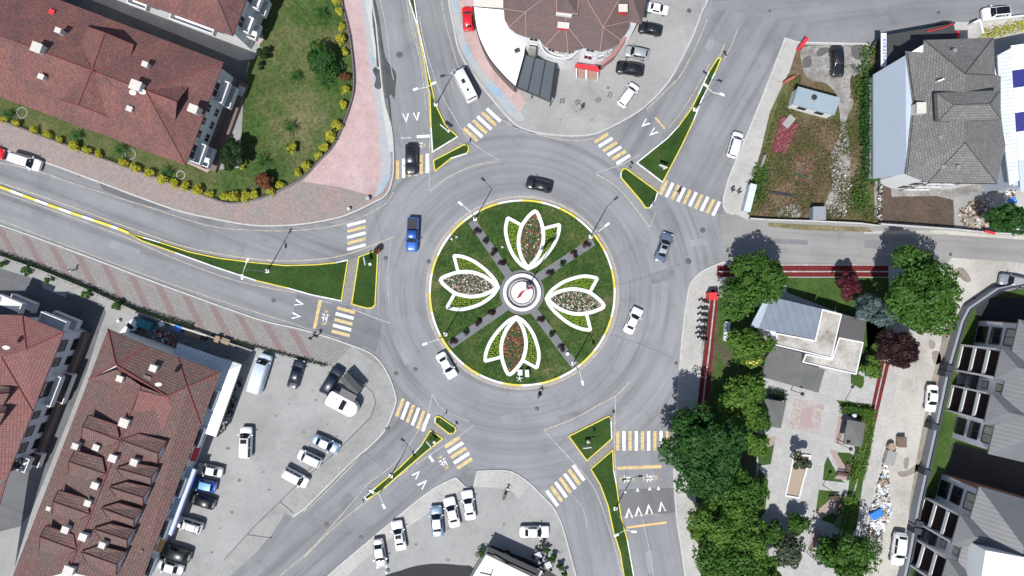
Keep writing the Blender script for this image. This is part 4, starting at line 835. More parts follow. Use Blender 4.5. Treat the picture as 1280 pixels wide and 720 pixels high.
# ---- F: grey shingled building with blue annex, north-east
Fb = bld('shop_building', 1190, 140, 'grey shingle-roofed building with raised ridge dormer beside the vacant lot')
VF = dict(a=(1155,50,9.5), b=(1242,47,9.5), c=(1244,94,9.5), c2=(1251,95,9.5), d=(1251,150,9.5), e=(1257,182,9.4), f=(1246,229,9.5), g=(1160,228,9.5), h=(1132,217.5,9.5), i=(1141,127,9.5), j=(1132,64,9.5), k=(1155,66,9.6), p=(1206,92,12.2), q=(1206,178,12.2), r=(1205,100,12.0))
roof(Fb, VF, [['a','b','p'],['a','p','q','i','j','k'],['i','q','g','h'],['b','c','p'],['c','c2','d','q','p'],['d','e','f','q'],['f','g','q']], SHING, caps=[('a','p'),('b','p'),('q','f'),('q','g'),('p','c')], capmat=RIDGEG, capr=.07)
V2 = dict(a=(1171,116,12.1), b=(1250,113,12.1), c=(1251,149,12.1), d=(1173,151,12.1), p=(1192,131,13.1), q=(1237,130,13.1))
roof(Fb, V2, [['a','b','q','p'],['b','c','q'],['c','d','p','q'],['d','a','p']], SHING, 'raised_roof', th=.7, caps=[('a','p'),('d','p'),('b','q'),('c','q'),('p','q')], capmat=RIDGEG, capr=.05)
PF = walls(Fb, [(1155,50),(1242,47),(1251,95),(1257,182),(1246,229),(1160,228),(1132,217.5),(1141,127),(1132,64)], 9.5, .5, WHITE)
m = MB(); P = [W(x,y,12.0) for x, y in ((1173,118),(1249,115),(1249,147),(1175,149))]; m.prism([Vector((v.x,v.y,0)) for v in P], 9.6, 11.8); rel(Fb, m).build('dormer_wall', SHING, Fb)
for x, y, z in ((1192,64,11.0),(1174,172,10.9),(1177,209,10.6),(1196,209,10.8)): chimney(Fb, x, y, z-.5, (.5,.5), .8, STEEL, rz=.1, cap=False)
chimney(Fb, 1149, 136, 9.9, (1.2,1.4), .9, CREAM, rz=0)
m = MB(); m.tube(W(1170,102,10.6), W(1174,101,11.6), .14, n=8); m.tube(W(1174,101,11.6), W(1180,98.5,11.7), .12, n=8); rel(Fb, m).build('flue_pipe', LAMPW, Fb)
m = MB(); m.ribbon([W(1181,76,0),W(1181,77,0)][:0] or [W(1160,228.5,9.4),W(1246,229.5,9.4)], .14, 9.25, 9.5); m.ribbon([W(1134,66,9.5),W(1142.5,127,9.5),W(1134,216,9.5)], .12, 9.4, 9.6); rel(Fb, m).build('roof_gutter', RIDGEG, Fb)
cfac(PF[5], PF[4], Fb, [('b',.35,.95)], zs=(5.2,8.1), bal=.9, nx=1)
for z in (2.2,5.2,8.1):
    for s in (.08,.22): 
        a_ = PF[5]; b_ = PF[4]; d = (b_-a_).normalized(); n = Vector((0,-1,0)); p = a_+(b_-a_)*s; window(Fb, (p.x,p.y,z), d, n, 1.1, 1.5, FRAMED, GLASS)
BX = bld('balcony_block', 1140, 228, 'white stacked balcony frame at the foot of the grey shingle building', 'balcony block')
m = MB()
for i, z in enumerate((.2,3.1,6.0)):
    a_ = W(1124,232,0); 
    for s in (0, 1, 2): p = W(1126+s*15,230,0); m.box((p.x,p.y,z+1.4),(.25,2.2,2.9))
    p = W(1141,230,0); m.box((p.x,p.y,z),(4.0,2.2,.2)); m.box((p.x,p.y-1.05,z+.5),(4.0,.14,.9))
rel(BX, m).build('frame', WHITE, BX)
AX = bld('annex', 1115, 160, 'single-storey annex with pale blue sheet roof along the overgrown lot', 'annex')
roof(AX, dict(a=(1092,93,3.6), b=(1132,69,9.3), c=(1142,127,9.3), d=(1133,217,9.3), e=(1092,223.5,3.6)), [['a','b','c','d','e']], BLUEW, 'roof', th=.25)
P = inset([Vector((v.x,v.y,0)) for v in (W(1092,93,3.6),W(1125,74,3.6),W(1125,219,3.6),W(1092,223.5,3.6))], .3); m = MB(); m.prism(P, 0, 3.4); rel(AX, m).build('wall', CREAM, AX)
BT = bld('shop', 1150, 45, 'low black-roofed shop front with white and blue lettered sign board', 'shop')
P = [W(x,y,3.4) for x, y in ((1107.5,44),(1192,29),(1196,48),(1155,50),(1155,66),(1132,66),(1108,83))]
m = MB(); m.prism([Vector((v.x,v.y,0)) for v in P], 0, 3.4); rel(BT, m).build('flat_roof', plain('black_felt',(.045,.045,.045),.9,scale=.5), BT)
m = MB(); m.ribbon([W(1091,57,1),W(1095,52,1),W(1182,29,1),W(1192,29.5,1)], .25, 0, 1.4); rel(BT, m).build('kerb_wall', FRAMED, BT)
m = MB(); m.tube(W(1159,39.5,3.7), W(1181,34,3.7), .08, n=6); m.tube(W(1181,34,3.7), W(1191,29.5,3.7), .08, n=6); m.tube(W(1159,39.5,3.7), W(1160,37,3.5), .08, n=6); rel(BT, m).build('red_frame', REDP, BT)
m = MB(); m.prism([W(1196,39,3.0),W(1200,39,3.0),W(1200,47,3.0),W(1196,47,3.0)], 0, 3.0); rel(BT, m).build('red_post', REDP, BT)
sg = empty('sign', W(1104.5,62.5,3.6), 0); sg.parent = BT; sg.location = W(1104.5,62.5,3.6)-BT.location
bb_ = MB(); bb_.box((0,0,0), (.82,5.1,.12)); so_ = bb_.build('board', WHITE, sg)
def text_mesh(body, size, mat, name='lettering', sp=1.0):
    cu = bpy.data.curves.new('t','FONT'); cu.body = body; cu.size = size; cu.align_x='CENTER'; cu.align_y='CENTER'; cu.space_character = sp; cu.extrude=.015; cu.offset=.015
    tmp = bpy.data.objects.new('t',cu); C.objects.link(tmp); me = bpy.data.meshes.new_from_object(tmp.evaluated_get(bpy.context.evaluated_depsgraph_get())); bpy.data.objects.remove(tmp)
    me.materials.clear(); me.materials.append(mat); o = bpy.data.objects.new(name,me); C.objects.link(o); return o
tx = text_mesh('AVRASYA', .70, plain('sign_blue',(.04,.12,.45),.5), sp=1.22); tx.parent = sg; tx.location = (.05,0,.085); tx.rotation_euler = (0,0,-pi/2)
gap = MB(); p = 0
WT = empty('boundary_wall', W(1216,36), 0, 'white rendered wall with gate opening beside the black shop front', 'wall')
m = MB(); m.ribbon([W(1209,33),W(1217,29.5),W(1221,46)], .3, 0, 1.5); m.ribbon([W(1221.5,29),W(1300,20)], .25, 0, 1.2); rel(WT, m).build('wall', WHITE, WT)
# ---- G: striped hall at the right edge
Gb = bld('striped_hall', 1275, 130, 'hall with white and navy striped sheet roof at the right edge')
roof(Gb, dict(a=(1247,69,6.5), b=(1264,60,6.8), c=(1275,225,6.8), d=(1262,232,6.4), e=(1250,130,6.4)), [['a','b','c','d','e']], CORW, 'corrugated_lean_to', th=.2)
ys = [(57,88,WROOF),(88,110,NAVY),(110,141,WROOF),(141,165,NAVY),(165,200,WROOF),(200,240,BLUEW)]
for y0, y1, mt in ys:
    t = lambda y: 1264+(y-60)*.065
    roof(Gb, dict(a=(t(y0),y0,6.9), b=(1330,y0-9,9.0), c=(1330,y1-9,9.0), d=(t(y1),y1,6.9)), [['a','b','c','d']], mt, 'roof_band', th=.1)
walls(Gb, [(1250,70),(1330,48),(1330,232),(1264,236)], 6.5, .4, BLUEW)
m = MB(); m.prism([W(1252,120,2.5),W(1256,119,2.5),W(1266,232,2.5),W(1262,234,2.5)], 0, 2.5); rel(Gb, m).build('side_panel', plain('blue_panel',(.07,.2,.35),.6), Gb)
# ---- H: park cafe with blue-grey sheet roof and flat roofs
Hb = bld('park_cafe', 1010, 420, 'park cafe with blue-grey sheet roof and stained white flat roofs')
roof(Hb, dict(a=(964.4,371,4.6), b=(1026.7,386,4.4), c=(1018,424.5,4.2), d=(949,410.5,4.4)), [['a','b','c','d']], CORB, 'metal_roof', th=.2)
roof(Hb, dict(a=(955,375,4.0), b=(964,371.5,4.5), c=(949,410.5,4.3), d=(938,408,3.4)), [['a','b','c','d']], BLUEW, 'side_roof', th=.2)
roof(Hb, dict(a=(1052,392.5,3.6), b=(1083,401,3.4), c=(1079,427,3.4), d=(1048,421.5,3.6)), [['a','b','c','d']], plain('charcoal_sheet',(.085,.08,.08),.6), 'lean_to_roof', th=.2)
def flat(parent, pts, z, mat, rim=True, name='flat_roof', z0=0):
    P = [W(x,y,z) for x, y in pts]; m = MB(); m.prism([Vector((v.x,v.y,0)) for v in P], z0, z); rel(parent, m).build(name, mat, parent)
    if rim: m = MB(); m.ribbon(inset(P,.1), .2, z-.02, z+.18, closed=True); rel(parent, m).build('parapet', WHITE, parent)
flat(Hb, [(1027,386),(1052,392.5),(1039,448.5),(968,431.5),(970,416),(1018,425)], 3.7, CONCW)
flat(Hb, [(1048,421.5),(1079,427.5),(1070,468.5),(1002,453),(1006.5,442),(1039,448.6)], 3.3, CONCW)
flat(Hb, [(957,412),(1016,425),(1010,430),(960,420)], 3.6, WHITE, False, 'wall')
m = MB(); m.prism([W(x,y,3) for x, y in ((1055,396),(1079,402),(1076,423),(1052,419))], 0, 3.0); rel(Hb, m).build('wall', CREAM, Hb)
CP = bld('canopy', 990, 462, 'flat dark grey canopy on posts in front of the park cafe', 'canopy')
flat(CP, [(968,432.5),(1002,441),(1002,454),(1031.5,461.5),(1023,491),(953.5,471.5),(957,448)], 3.0, GREYF, False, 'flat_roof', 2.8)
m = MB()
for x, y in ((955,471),(1023,490),(1031,462),(988,480),(968,434)): p = W(x,y,2.8); m.tube((p.x,p.y,0),(p.x,p.y,2.85),.07,n=6)
rel(CP, m).build('posts', FRAMED, CP)
def pavilion(pts, label):
    c = W(sum(p[0] for p in pts)/4, sum(p[1] for p in pts)/4); o = empty('garden_pavilion', c, 0, label, 'pavilion', None)
    P = [W(x,y,2.7) for x, y in pts]; t = sum(P, Vector())/4+Vector((0,0,.35)); m = MB()
    m.add(P+[t], [[i,(i+1)%4,4] for i in range(4)]); m.prism([Vector((v.x,v.y,0)) for v in P], 2.5, 2.69, bottom=True); m.v = m.v
    rel(o, m).build('roof', GREYF, o)
    m = MB()
    for v in inset(P,.25): m.tube((v.x,v.y,.1),(v.x,v.y,2.6),.07,n=6)
    rel(o, m).build('posts', WOODD, o)
    m = MB(); Q = inset(P,.9); m.ribbon([Vector((v.x,v.y,0)) for v in Q[:3]], .4, .4, .5); rel(o, m).build('bench', WOODD, o)
pavilion([(956.5,498.5),(983,503),(976,535.5),(952.6,531.6)], 'square grey pavilion roof on the left side of the park plaza')
pavilion([(1059.6,524.7),(1082,528.6),(1077,558.8),(1053.8,555)], 'square grey pavilion roof by the hedge on the right of the park plaza')
pavilion([(1024.5,669.4),(1044,673.5),(1038,704),(1019,700)], 'square grey pavilion roof under the tree at the bottom of the park')
# small trailer hut in the lot
HT = empty('site_hut', W(1022,128), 0, 'small prefab hut with pale blue roof and white front in the vacant lot', 'hut')
roof(HT, dict(a=(997.5,108,2.8), b=(1051,122.5,2.8), c=(1043,144,2.7), d=(991,130,2.7)), [['a','b','c','d']], plain('hut_roof',(.25,.31,.345),.5,scale=.7,var=.15), 'roof', th=.15)
PH = walls(HT, [(997.5,108),(1051,122.5),(1043,144),(991,130)], 2.7, .12, WHITE)
d = (PH[2]-PH[3]); d.z=0; L=d.length; d.normalize(); n=Vector((d.y,-d.x,0)); n = n if n.y<0 else -n
for s in (.22,.32,.66,.76): p=PH[3]+d*L*s; window(HT,(p.x,p.y,1.6),d,n,.55,.8,FRAMED,GLASS,0)
m = MB(); p=W(1018,121.5,2.9); m.lathe((p.x,p.y,2.8),[(.42,0),(.42,.12),(.3,.14)],14); rel(HT,m).build('roof_vent',FRAMED,HT)
# ---- I: two apartment blocks at the right edge
def apartment(gx, gy, ang, label, north=True, depth=16, roofx=0):
    o = empty('apartment_block', W(gx, gy), ang, label, 'building')
    # local x = west (outward), y = south along the facade is -y ; build with y running south as negative
    HT_ = 9.0
    def b(nm, boxes, mat, par=None):
        m = MB()
        for (x0,x1,y0,y1,z0,z1) in boxes: m.box(((x0+x1)/2,-(y0+y1)/2,(z0+z1)/2),(abs(x1-x0),abs(y1-y0),z1-z0))
        return m.build(nm, mat, par or o)
    b('wall', [(0.0,depth,0,18.7,0,HT_)], LILAC)
    b('brick_side', [(-.02,depth,-.12,-.003,0,HT_)], plain('brick_brown',(.20,.10,.07),.85) if 'brick_brown' not in bpy.data.materials else bpy.data.materials['brick_brown'])
    for y0, y1, off in ((4.4,8.2,0),(10.9,14.6,0)):
        for s in range(3):
            z = s*3.0
            b('balcony_floor', [(-1.72,-.004,y0+.05,y1-.05,z+.162,z+.19)], WOODD)
            bal = b('balcony', [(-1.9,-.003,y0,y1,z+.0,z+.16),(-1.9,-1.75,y0+.16,y1-.16,z+.16,z+.62)], WHITE)
        b('balcony_frame', [(-1.95,-.003,y0-.25,y0-.003,0,9.1),(-1.95,-.003,y1+.003,y1+.25,0,9.1)], WHITE)
        for s in range(3):
            f = b('window', [(-.06,-.004,y0+.5,y1-.5,s*3+.35,s*3+2.6)], FRAMED); b('pane', [(-.085,-.062,y0+.6,y1-.6,s*3+.45,s*3+2.5)], GLASS, f)
    for s in range(3):
        for (ya,yb,bal_) in ((.9,3.3,1),(15.4,17.8,1)):
            f = b('window', [(-.12,-.004,ya-.1,ya+.05,s*3+.5,s*3+2.6),(-.12,-.004,yb-.05,yb+.1,s*3+.5,s*3+2.6),(-.12,-.004,ya,yb,s*3+.42,s*3+.52),(-.12,-.004,ya,yb,s*3+2.55,s*3+2.65),(-.1,-.004,(ya+yb)/2-.04,(ya+yb)/2+.04,s*3+.5,s*3+2.6)], FRAMED)
            b('pane', [(-.05,-.004,ya,yb,s*3+.5,s*3+2.6)], CURT if s == 2 else GLASS, f)
        f = b('window', [(-.1,-.004,9.0,10.2,s*3+1.0,s*3+2.3)], FRAMED); b('pane', [(-.12,-.102,9.12,10.08,s*3+1.1,s*3+2.2)], CURT, f)
    b('stair_recess', [(-1.0,-.003,8.46,8.8,0,2.8),(-1.0,-.003,8.46,10.6,2.8,3.0)], FRAMED)
    m = MB(); ez = 9.15; rz = 12.2
    V = [(-.55,.55,ez),(depth+.5,.55,ez),(depth+.5,-19.2,ez),(-.55,-19.2,ez),(5.5,-5.6,rz),(depth+.5,-5.6,rz),(5.5,-13.6,rz),(depth+.5,-13.6,rz)]
    m.add(V, [[1,0,4,5],[0,3,6,4],[3,2,7,6],[4,6,7,5]]); m.add([(a,b_,ez-.25) for a,b_,c in V[:4]], [[0,3,2,1][::-1]]); m.add([V[0],V[3],(V[3][0],V[3][1],ez-.25),(V[0][0],V[0][1],ez-.25)],[[0,1,2,3]]); m.add([V[1],V[0],(V[0][0],V[0][1],ez-.25),(V[1][0],V[1][1],ez-.25)],[[0,1,2,3]])
    m.build('roof', SEAM, o, uv=True)
    for y0, y1 in ((4.1,8.5),(10.6,14.9)):
        m = MB(); ym = (y0+y1)/2; V = [(-2.1,-y0,9.15),(-2.1,-y1,9.15),(3.2,-y1,9.2),(3.2,-y0,9.2),(-.2,-ym,10.6),(4.5,-ym,10.9)]
        m.add(V, [[0,1,4],[1,2,5,4],[3,0,4,5]]); m.add([(-2.1,-y0,8.95),(-2.1,-y1,8.95),(-.0,-y1,8.95),(-.0,-y0,8.95)], [[0,3,2,1]]); m.add([V[0],V[1],(-2.1,-y1,8.95),(-2.1,-y0,8.95)],[[0,1,2,3]]); m.build('bay_roof', SEAM, o, uv=True)
    return o
apartment(1223, 401, radians(-13), 'grey-roofed apartment block with white balconies, upper one at the right edge')
I2 = apartment(1177, 592, radians(-16), 'grey-roofed apartment block with white balconies, lower one at the right edge')
m = MB(); P = [W(x,y,12.8) for x, y in ((1232,688),(1330,706),(1330,760),(1225,735))]; m.prism([Vector((v.x,v.y,0)) for v in P], 0, 12.8)
FR = empty('flat_roofed_block', W(1260,720), 0, 'block with a bright white flat roof in the lower right corner', 'building'); rel(FR, m).build('roof', WROOF, FR)
# perimeter wall
PW = empty('perimeter_wall', W(1180,520), 0, 'grey wall with dark coping posts round the apartment grounds', 'wall')
wp = [(1330,358),(1281,354),(1246,362),(1211,386),(1203,402),(1185,465),(1168,545),(1149,630),(1136,700),(1121,765)]
m = MB(); m.ribbon([W(x,y,1.6) for x,y in wp], .38, 0, 1.6); rel(PW, m).build('wall', WALLG, PW)
m = MB(); m.ribbon([W(x+3,y+1,1.6) for x,y in wp], .28, 0, 1.75); rel(PW, m).build('coping', WALLD, PW)
for x, y in ((1186,468),(1188,460),(1169,534),(1160,591),(1149,655),(1147,664)): m = MB(); p = W(x,y,1.9); m.box((p.x,p.y,1.0),(1.1,.9,2.0),radians(-14)); rel(PW, m).build('pillar', WALLD, PW)
# ---- J: cafe at the bottom edge
J = bld('cafe', 630, 715, 'cafe with cream panelled flat roof and dark terrace at the bottom edge', 'cafe')
flat(J, [(608,693),(668,722),(650,790),(560,770)], 3.2, plain('cream_roof',(.72,.70,.62),.6,scale=.5), False, 'roof')
m = MB(); 
for a_, b_ in (((608,693),(668,722)),((617,694),(645,710)),((616,712),(608,735)),((600,716),(614,719)),((606,691),(670,720))): m.ribbon([W(*a_,3.3),W(*b_,3.3)], .16, 3.2, 3.32)
rel(J, m).build('roof_beam', FRAMED, J)
sheet('terrace', [(614,681),(668,702),(700,722),(710,760),(600,760),(606,696)], .145, plain('dark_deck',(.022,.022,.024),.7))
roof(J, dict(a=(612,684,2.9), b=(676,713,2.9), c=(672,722,3.1), d=(608,692,3.1)), [['a','b','c','d']], FRAMED, 'awning', th=.06)
# ================================================================= VEHICLES
PAINTS = dict(white=carpaint('car_white',(.78,.78,.78)), silver=carpaint('car_silver',(.42,.43,.44),.3), red=carpaint('car_red',(.62,.01,.02)), black=carpaint('car_black',(.012,.013,.016)),
 navy=carpaint('car_navy',(.012,.018,.035)), blue=carpaint('car_blue',(.02,.10,.42),.2), bluegrey=carpaint('car_bluegrey',(.13,.18,.24),.3), grey=carpaint('car_grey',(.30,.32,.34),.3), iceblue=carpaint('car_pale_blue',(.60,.68,.74)), steel=carpaint('car_steel_blue',(.22,.30,.40),.3), sky_=carpaint('car_sky',(.10,.32,.55)))
CGL = plain('car_glass', (.008,.010,.013), .06, var=.1); HLM = plain('headlight_lens', (.65,.66,.68), .15); TLM = plain('taillight_lens', (.35,.01,.01), .3); CHR = plain('wheel_rim', (.30,.30,.31), .4, .5)
# type: L, W, height, hood z, stations of cabin (windscreen base, roof front, roof rear, rear base) as fractions from the front, belt z
TY = dict(sedan=(4.5,1.78,1.45,.86,(.27,.41,.70,.84),.93,.90), hatchback=(4.0,1.75,1.50,.92,(.24,.38,.83,.95),.97,.97), suv=(4.45,1.85,1.68,1.05,(.25,.37,.84,.96),1.12,1.05),
 van=(4.5,1.82,1.85,1.08,(.20,.33,.94,.985),1.16,1.15), pickup_truck=(5.2,1.85,1.75,1.08,(.28,.38,.60,.64),1.14,1.0), minibus=(6.0,2.05,2.55,1.25,(.05,.15,.965,.985),1.5,1.4), panel_van=(5.9,2.0,2.4,1.2,(.12,.23,.965,.985),1.45,1.4))
def car_proto(ty, paint, roofp, rails=False, sunroof=False, hatches=False):
    L, Wd, Ht, hz, (a, b, c, d), belt, tz = TY[ty]; root = empty(ty, (0,0,0))
    hw = Wd/2; X = lambda f: L/2-f*L
    m = MB(); N = 22; rings = []
    for i in range(N+1):
        f = i/N; x = X(f); e = min(f, 1-f)*L; r = .42
        wv = hw*(1 if e > .55 else (.80+.20*math.sqrt(max(0, 1-((.55-e)/.55)**2.2))))
        zt = hz if f < a else (hz+(tz-hz)*min(1,(f-a)/(c-a)))
        if f < a: zt = hz-.16*((a-f)/a)**2-(.10 if f < .02 else 0)
        if f > .95: zt -= .06*(f-.95)/.05
        if ty == 'pickup_truck' and f > d: zt = 1.0
        zb = .30 if .06 < f < .94 else .38
        dx = 0
        prof = [(-wv*.93,zb),(-wv,.52),(-wv,.72),(-wv*.965,zt-.06),(-wv*.86,zt),(-wv*.45,zt+.035),(0,zt+.045)]
        prof += [(-y,z) for y, z in prof[:-1]][::-1]
        rings.append([(x+( -.05*(abs(y)/wv)**2*0 if 0<i<N else (0)), y, z) for y, z in prof])
    k = len(rings[0]); vs = [v for r_ in rings for v in r_]
    fs = [[i*k+j, i*k+j+1, (i+1)*k+j+1, (i+1)*k+j] for i in range(N) for j in range(k-1)]
    m.add(vs, fs, 0, True); m.add(rings[0], [list(range(k))]); m.add(rings[-1], [list(range(k))[::-1]])
    m.add([(X(.04),-hw*.9,.32),(X(.04),hw*.9,.32),(X(.96),hw*.9,.32),(X(.96),-hw*.9,.32)], [[0,1,2,3]])
    # cabin shell
    st = [(X(a), hw*.86, belt-.03), (X(b), hw*.70, Ht-.06), (X((b+c)/2), hw*.72, Ht), (X(c), hw*.69, Ht-.05), (X(d), hw*.82, (tz if ty not in ('hatchback','suv','van','minibus','panel_van') else belt+.05))]
    if ty in ('minibus','panel_van'): st = [(X(a), hw*.93, belt-.2), (X(b), hw*.86, Ht-.08), (X((b+c)/2), hw*.88, Ht), (X(c), hw*.86, Ht-.05), (X(d), hw*.92, belt)]
    cab = []
    for (x, wt, z) in st:
        cab.append([(x,-hw*.955,belt-.05),(x,-wt,z-.05),(x,-wt*.88,z),(x,0,z+.03),(x,wt*.88,z),(x,wt,z-.05),(x,hw*.955,belt-.05)])
    cab[0] = [(X(a),-hw*.93,belt-.06),(X(a),-hw*.88,belt-.03),(X(a),-hw*.7,belt-.01),(X(a)+.10,0,belt+.0),(X(a),hw*.7,belt-.01),(X(a),hw*.88,belt-.03),(X(a),hw*.93,belt-.06)]
    vs = [v for r_ in cab for v in r_]; fs = [[i*7+j, i*7+j+1, (i+1)*7+j+1, (i+1)*7+j] for i in range(4) for j in range(6)]
    m.add(vs, fs, 0, True); m.add(cab[-1], [list(range(7))[::-1]])
    m.build('body', PAINTS[paint], root)
    if roofp:   # roof panel in its own colour
        m = MB(); q = [cab[1], cab[2], cab[3]]; vs = [(x, y*.97, z+.012) for r_ in q for (x, y, z) in r_[2:5]]
        m.add(vs, [[i*3+j, i*3+j+1, (i+1)*3+j+1, (i+1)*3+j] for i in range(2) for j in range(2)], 0, True)
        m.build('roof_panel', PAINTS[roofp] if roofp in PAINTS else CGL, root)
    def glass(nm, A, B, t0=.06, t1=.94, s=.90, lift=.012):
        m = MB(); P = []
        for t in (t0, .5, t1):
            row = []
            for j in (1,2,3,4,5):
                p = Vector(A[j]).lerp(Vector(B[j]), t); row.append(Vector((p.x, p.y*s, p.z)))
            P.append(row)
        nrm = (P[1][4]-P[1][0]).cross(P[2][2]-P[0][2]).normalized(); nrm = nrm if nrm.z > 0 else -nrm
        m.add([v+nrm*lift for r_ in P for v in r_], [[i*5+j, i*5+j+1, (i+1)*5+j+1, (i+1)*5+j] for i in range(2) for j in range(4)], 0, True)
        return m.build(nm, CGL, root)
    glass('windscreen', cab[0], cab[1], .04, .97, .93); glass('rear_window', cab[3], cab[4], .08, .80 if ty in ('sedan',) else .6, .86)
    for s in (-1, 1):   # side windows, on the sloping sides of the cabin
        i0, i1 = (0, 1) if s < 0 else (6, 5); m = MB()
        for (r0, r1, u0, u1) in ((1,2,.0,.96),(2,3,.04,1.0)):
            def pt(t, v):
                lo = Vector(cab[r0][i0]).lerp(Vector(cab[r1][i0]), t); hi = Vector(cab[r0][i1]).lerp(Vector(cab[r1][i1]), t); p = lo.lerp(hi, v); return p+Vector((0, s*.012, .006))
            q = [pt(u0,.22), pt(u1,.22), pt(u1,.88), pt(u0,.88)]; m.add(q, [[0,1,2,3]])
        if ty != 'panel_van' : m.build('side_window', CGL, root)
        mm = MB(); mm.box((X(a+.04), s*(hw+.09), belt+.02), (.14,.22,.15)); mm.build('mirror', PAINTS[paint], root)
        hm = MB(); hm.box((X(.035), s*hw*.70, .66), (.20, hw*.34, .13), rz=-s*.35); hm.build('headlight', HLM, root)
        tm = MB(); tm.box((X(.983), s*hw*.74, .78), (.14, hw*.30, .16), rz=s*.25); tm.build('taillight', TLM, root)
        for f in (.17, .80):
            wm = MB(); wm.tube((X(f), s*(hw-.20), .32), (X(f), s*(hw+.012), .32), .32, n=14); wo = wm.build('wheel', RUBBER, root)
            rm = MB(); rm.tube((X(f), s*(hw+.012), .32), (X(f), s*(hw+.022), .32), .19, n=10); rm.build('rim', CHR, wo)
    if rails:
        m = MB()
        for s in (-1,1): m.tube((X(b+.02), s*hw*.66, Ht+.04), (X(c-.02), s*hw*.66, Ht+.04), .035, n=6)
        m.build('roof_rail', BLK, root)
        m = MB()
        for f in (b+.12, c-.12): m.tube((X(f), -hw*.66, Ht+.06), (X(f), hw*.66, Ht+.06), .03, n=6)
        m.build('roof_bar', BLK, root)
    if sunroof: m = MB(); m.box((X(b+.10), 0, Ht+.035), (.55, hw*.95, .04)); m.build('sunroof', CGL, root)
    if hatches:
        for f, sx in ((.48,.7),(.74,.42)): m = MB(); m.box((X(f), .08, Ht+.07), (sx, sx*.75, .10)); m.build('roof_hatch', BLK, root)
    if ty == 'pickup_truck':
        m = MB(); m.box((X(.82), 0, 1.055), (L*.33, Wd*.80, .02)); m.build('load_bed', BLK, root)
        m = MB()
        for s in (-1,1): m.box((X(.82), s*hw*.87, 1.07), (L*.34, .12, .12))
        m.box((X(.985), 0, 1.05), (.1, Wd*.8, .16)); m.build('bed_rail', PAINTS[paint], root)
    return root
PROT = {}
def car(ty, paint, x, y, dx, dy, label, cat=None, Lpx=None, roofp=None, group=None, **k):
    key = (ty, paint, roofp, tuple(sorted(k.items())))
    if key not in PROT: PROT[key] = r = car_proto(ty, paint, roofp, **k)
    else: r = copy_tree(PROT[key])
    z = .12 if group != 'moving' and group != 'road' else .01
    p = W(x, y, .9); r.location = (p.x, p.y, z); r.rotation_euler = (0,0,atan2(-dy, dx))
    s = (Lpx*S*.985/TY[ty][0]) if Lpx else 1; r.scale = (s, 1+(s-1)*.6, 1+(s-1)*.4)
    tag(r, label, cat or {'sedan':'car','hatchback':'car','suv':'car','van':'van','pickup_truck':'pickup truck','minibus':'minibus','panel_van':'van'}[ty])
    r['group'] = 'vehicles driving on the road' if group in ('moving','road') else group
    return r
MV = 'moving'; P1_ = 'cars parked in the south-west car park'; P2_ = 'cars parked round the north building'; P3_ = 'cars parked on the south plaza'; P4_ = 'cars parked on the east side'
car('hatchback','red',585,23,-1,-14,'bright red car parked on the pink paving by the white annex',Lpx=31,group='cars parked on the pavement')
car('minibus','white',581,106,-19,-37,'white minibus with black roof hatches near the northern crossing',Lpx=46,group=MV,hatches=True)
car('suv','black',514,199,0,1,'black car waiting on the north-west zebra crossing',Lpx=38,group=MV)
car('suv','black',674,231,-33,-8,'black car driving round the top of the roundabout',Lpx=33,group=MV)
car('pickup_truck','blue',515.5,293,-1,20,'blue pickup truck with dark load bed left of the roundabout',Lpx=43,group=MV)
car('sedan','bluegrey',830,309,10,-30,'blue-grey sedan with silver roof and sunroof right of the roundabout',Lpx=38,roofp='silver',sunroof=True,group=MV)
car('sedan','white',791.5,401,15,-32,'white sedan driving up the right side of the roundabout',Lpx=34.5,group=MV)
car('sedan','white',558,457,16,28,'white sedan rounding the lower left of the roundabout under the lamp',Lpx=35,group=MV)
car('van','white',919,181,8,-27,'white van driving up the north-east road',Lpx=33,group=MV)
car('sedan','white',822,10,20,4,'white sedan nearest the top edge beside the round building',Lpx=28,group=P2_)
car('suv','black',813,36,-20,-4,'black car just below the white sedan beside the round building',Lpx=30,group=P2_)
car('suv','silver',796,66,-20,-4,'silver car parked between two black ones by the round building',Lpx=31,group=P2_)
car('suv','black',787.5,86,-20,-3,'black car with roof rails parked below the silver one',Lpx=35,group=P2_,rails=True)
car('van','white',785,119,17,-24,'white van with roof window parked at an angle on the north plaza',Lpx=33,group=P2_)
car('suv','white',1246,15.5,-20,2,'white car with black glass roof at the top right kerb',Lpx=35,roofp='glass',group='road')
car('suv','black',1046.5,77,1,30,'black car parked on the broken tarmac of the vacant lot',Lpx=38,group=P4_)
car('suv','grey',1268,352,-20,-4,'grey car with light roof cut by the right edge',Lpx=36,roofp='silver',group='road')
car('sedan','white',1165,498,-3,30,'white sedan on the dusty road by the apartment wall',Lpx=34,group=P4_)
car('suv','white',1123.5,686,-4,30,'large white car at the bottom of the dusty road',Lpx=41,group=P4_)
car('panel_van','iceblue',326,467,13,-42,'long pale panel van in the top left of the car park',Lpx=50,group=P1_)
car('sedan','navy',370,467,10,-34,'dark navy sedan to the right of the pale panel van',Lpx=37,group=P1_)
car('suv','navy',414.5,476,20,-33,'dark navy estate car beside the white food trailer',Lpx=38,group=P1_)
car('van','white',307.5,553,1,-30,'white van with a roof vent alone in the middle of the car park',Lpx=39,group=P1_,hatches=False,sunroof=True)
car('sedan','silver',262,588,-26,-5,'silver sedan with white roof, topmost of the row along the shops',Lpx=33,roofp='white',group=P1_)
car('hatchback','blue',254.5,606,-26,-6,'blue hatchback with light blue roof in the row along the shops',Lpx=32,roofp='sky_',group=P1_)
car('hatchback','black',252.5,626.5,-26,-8,'black hatchback directly below the blue one along the shops',Lpx=33,group=P1_)
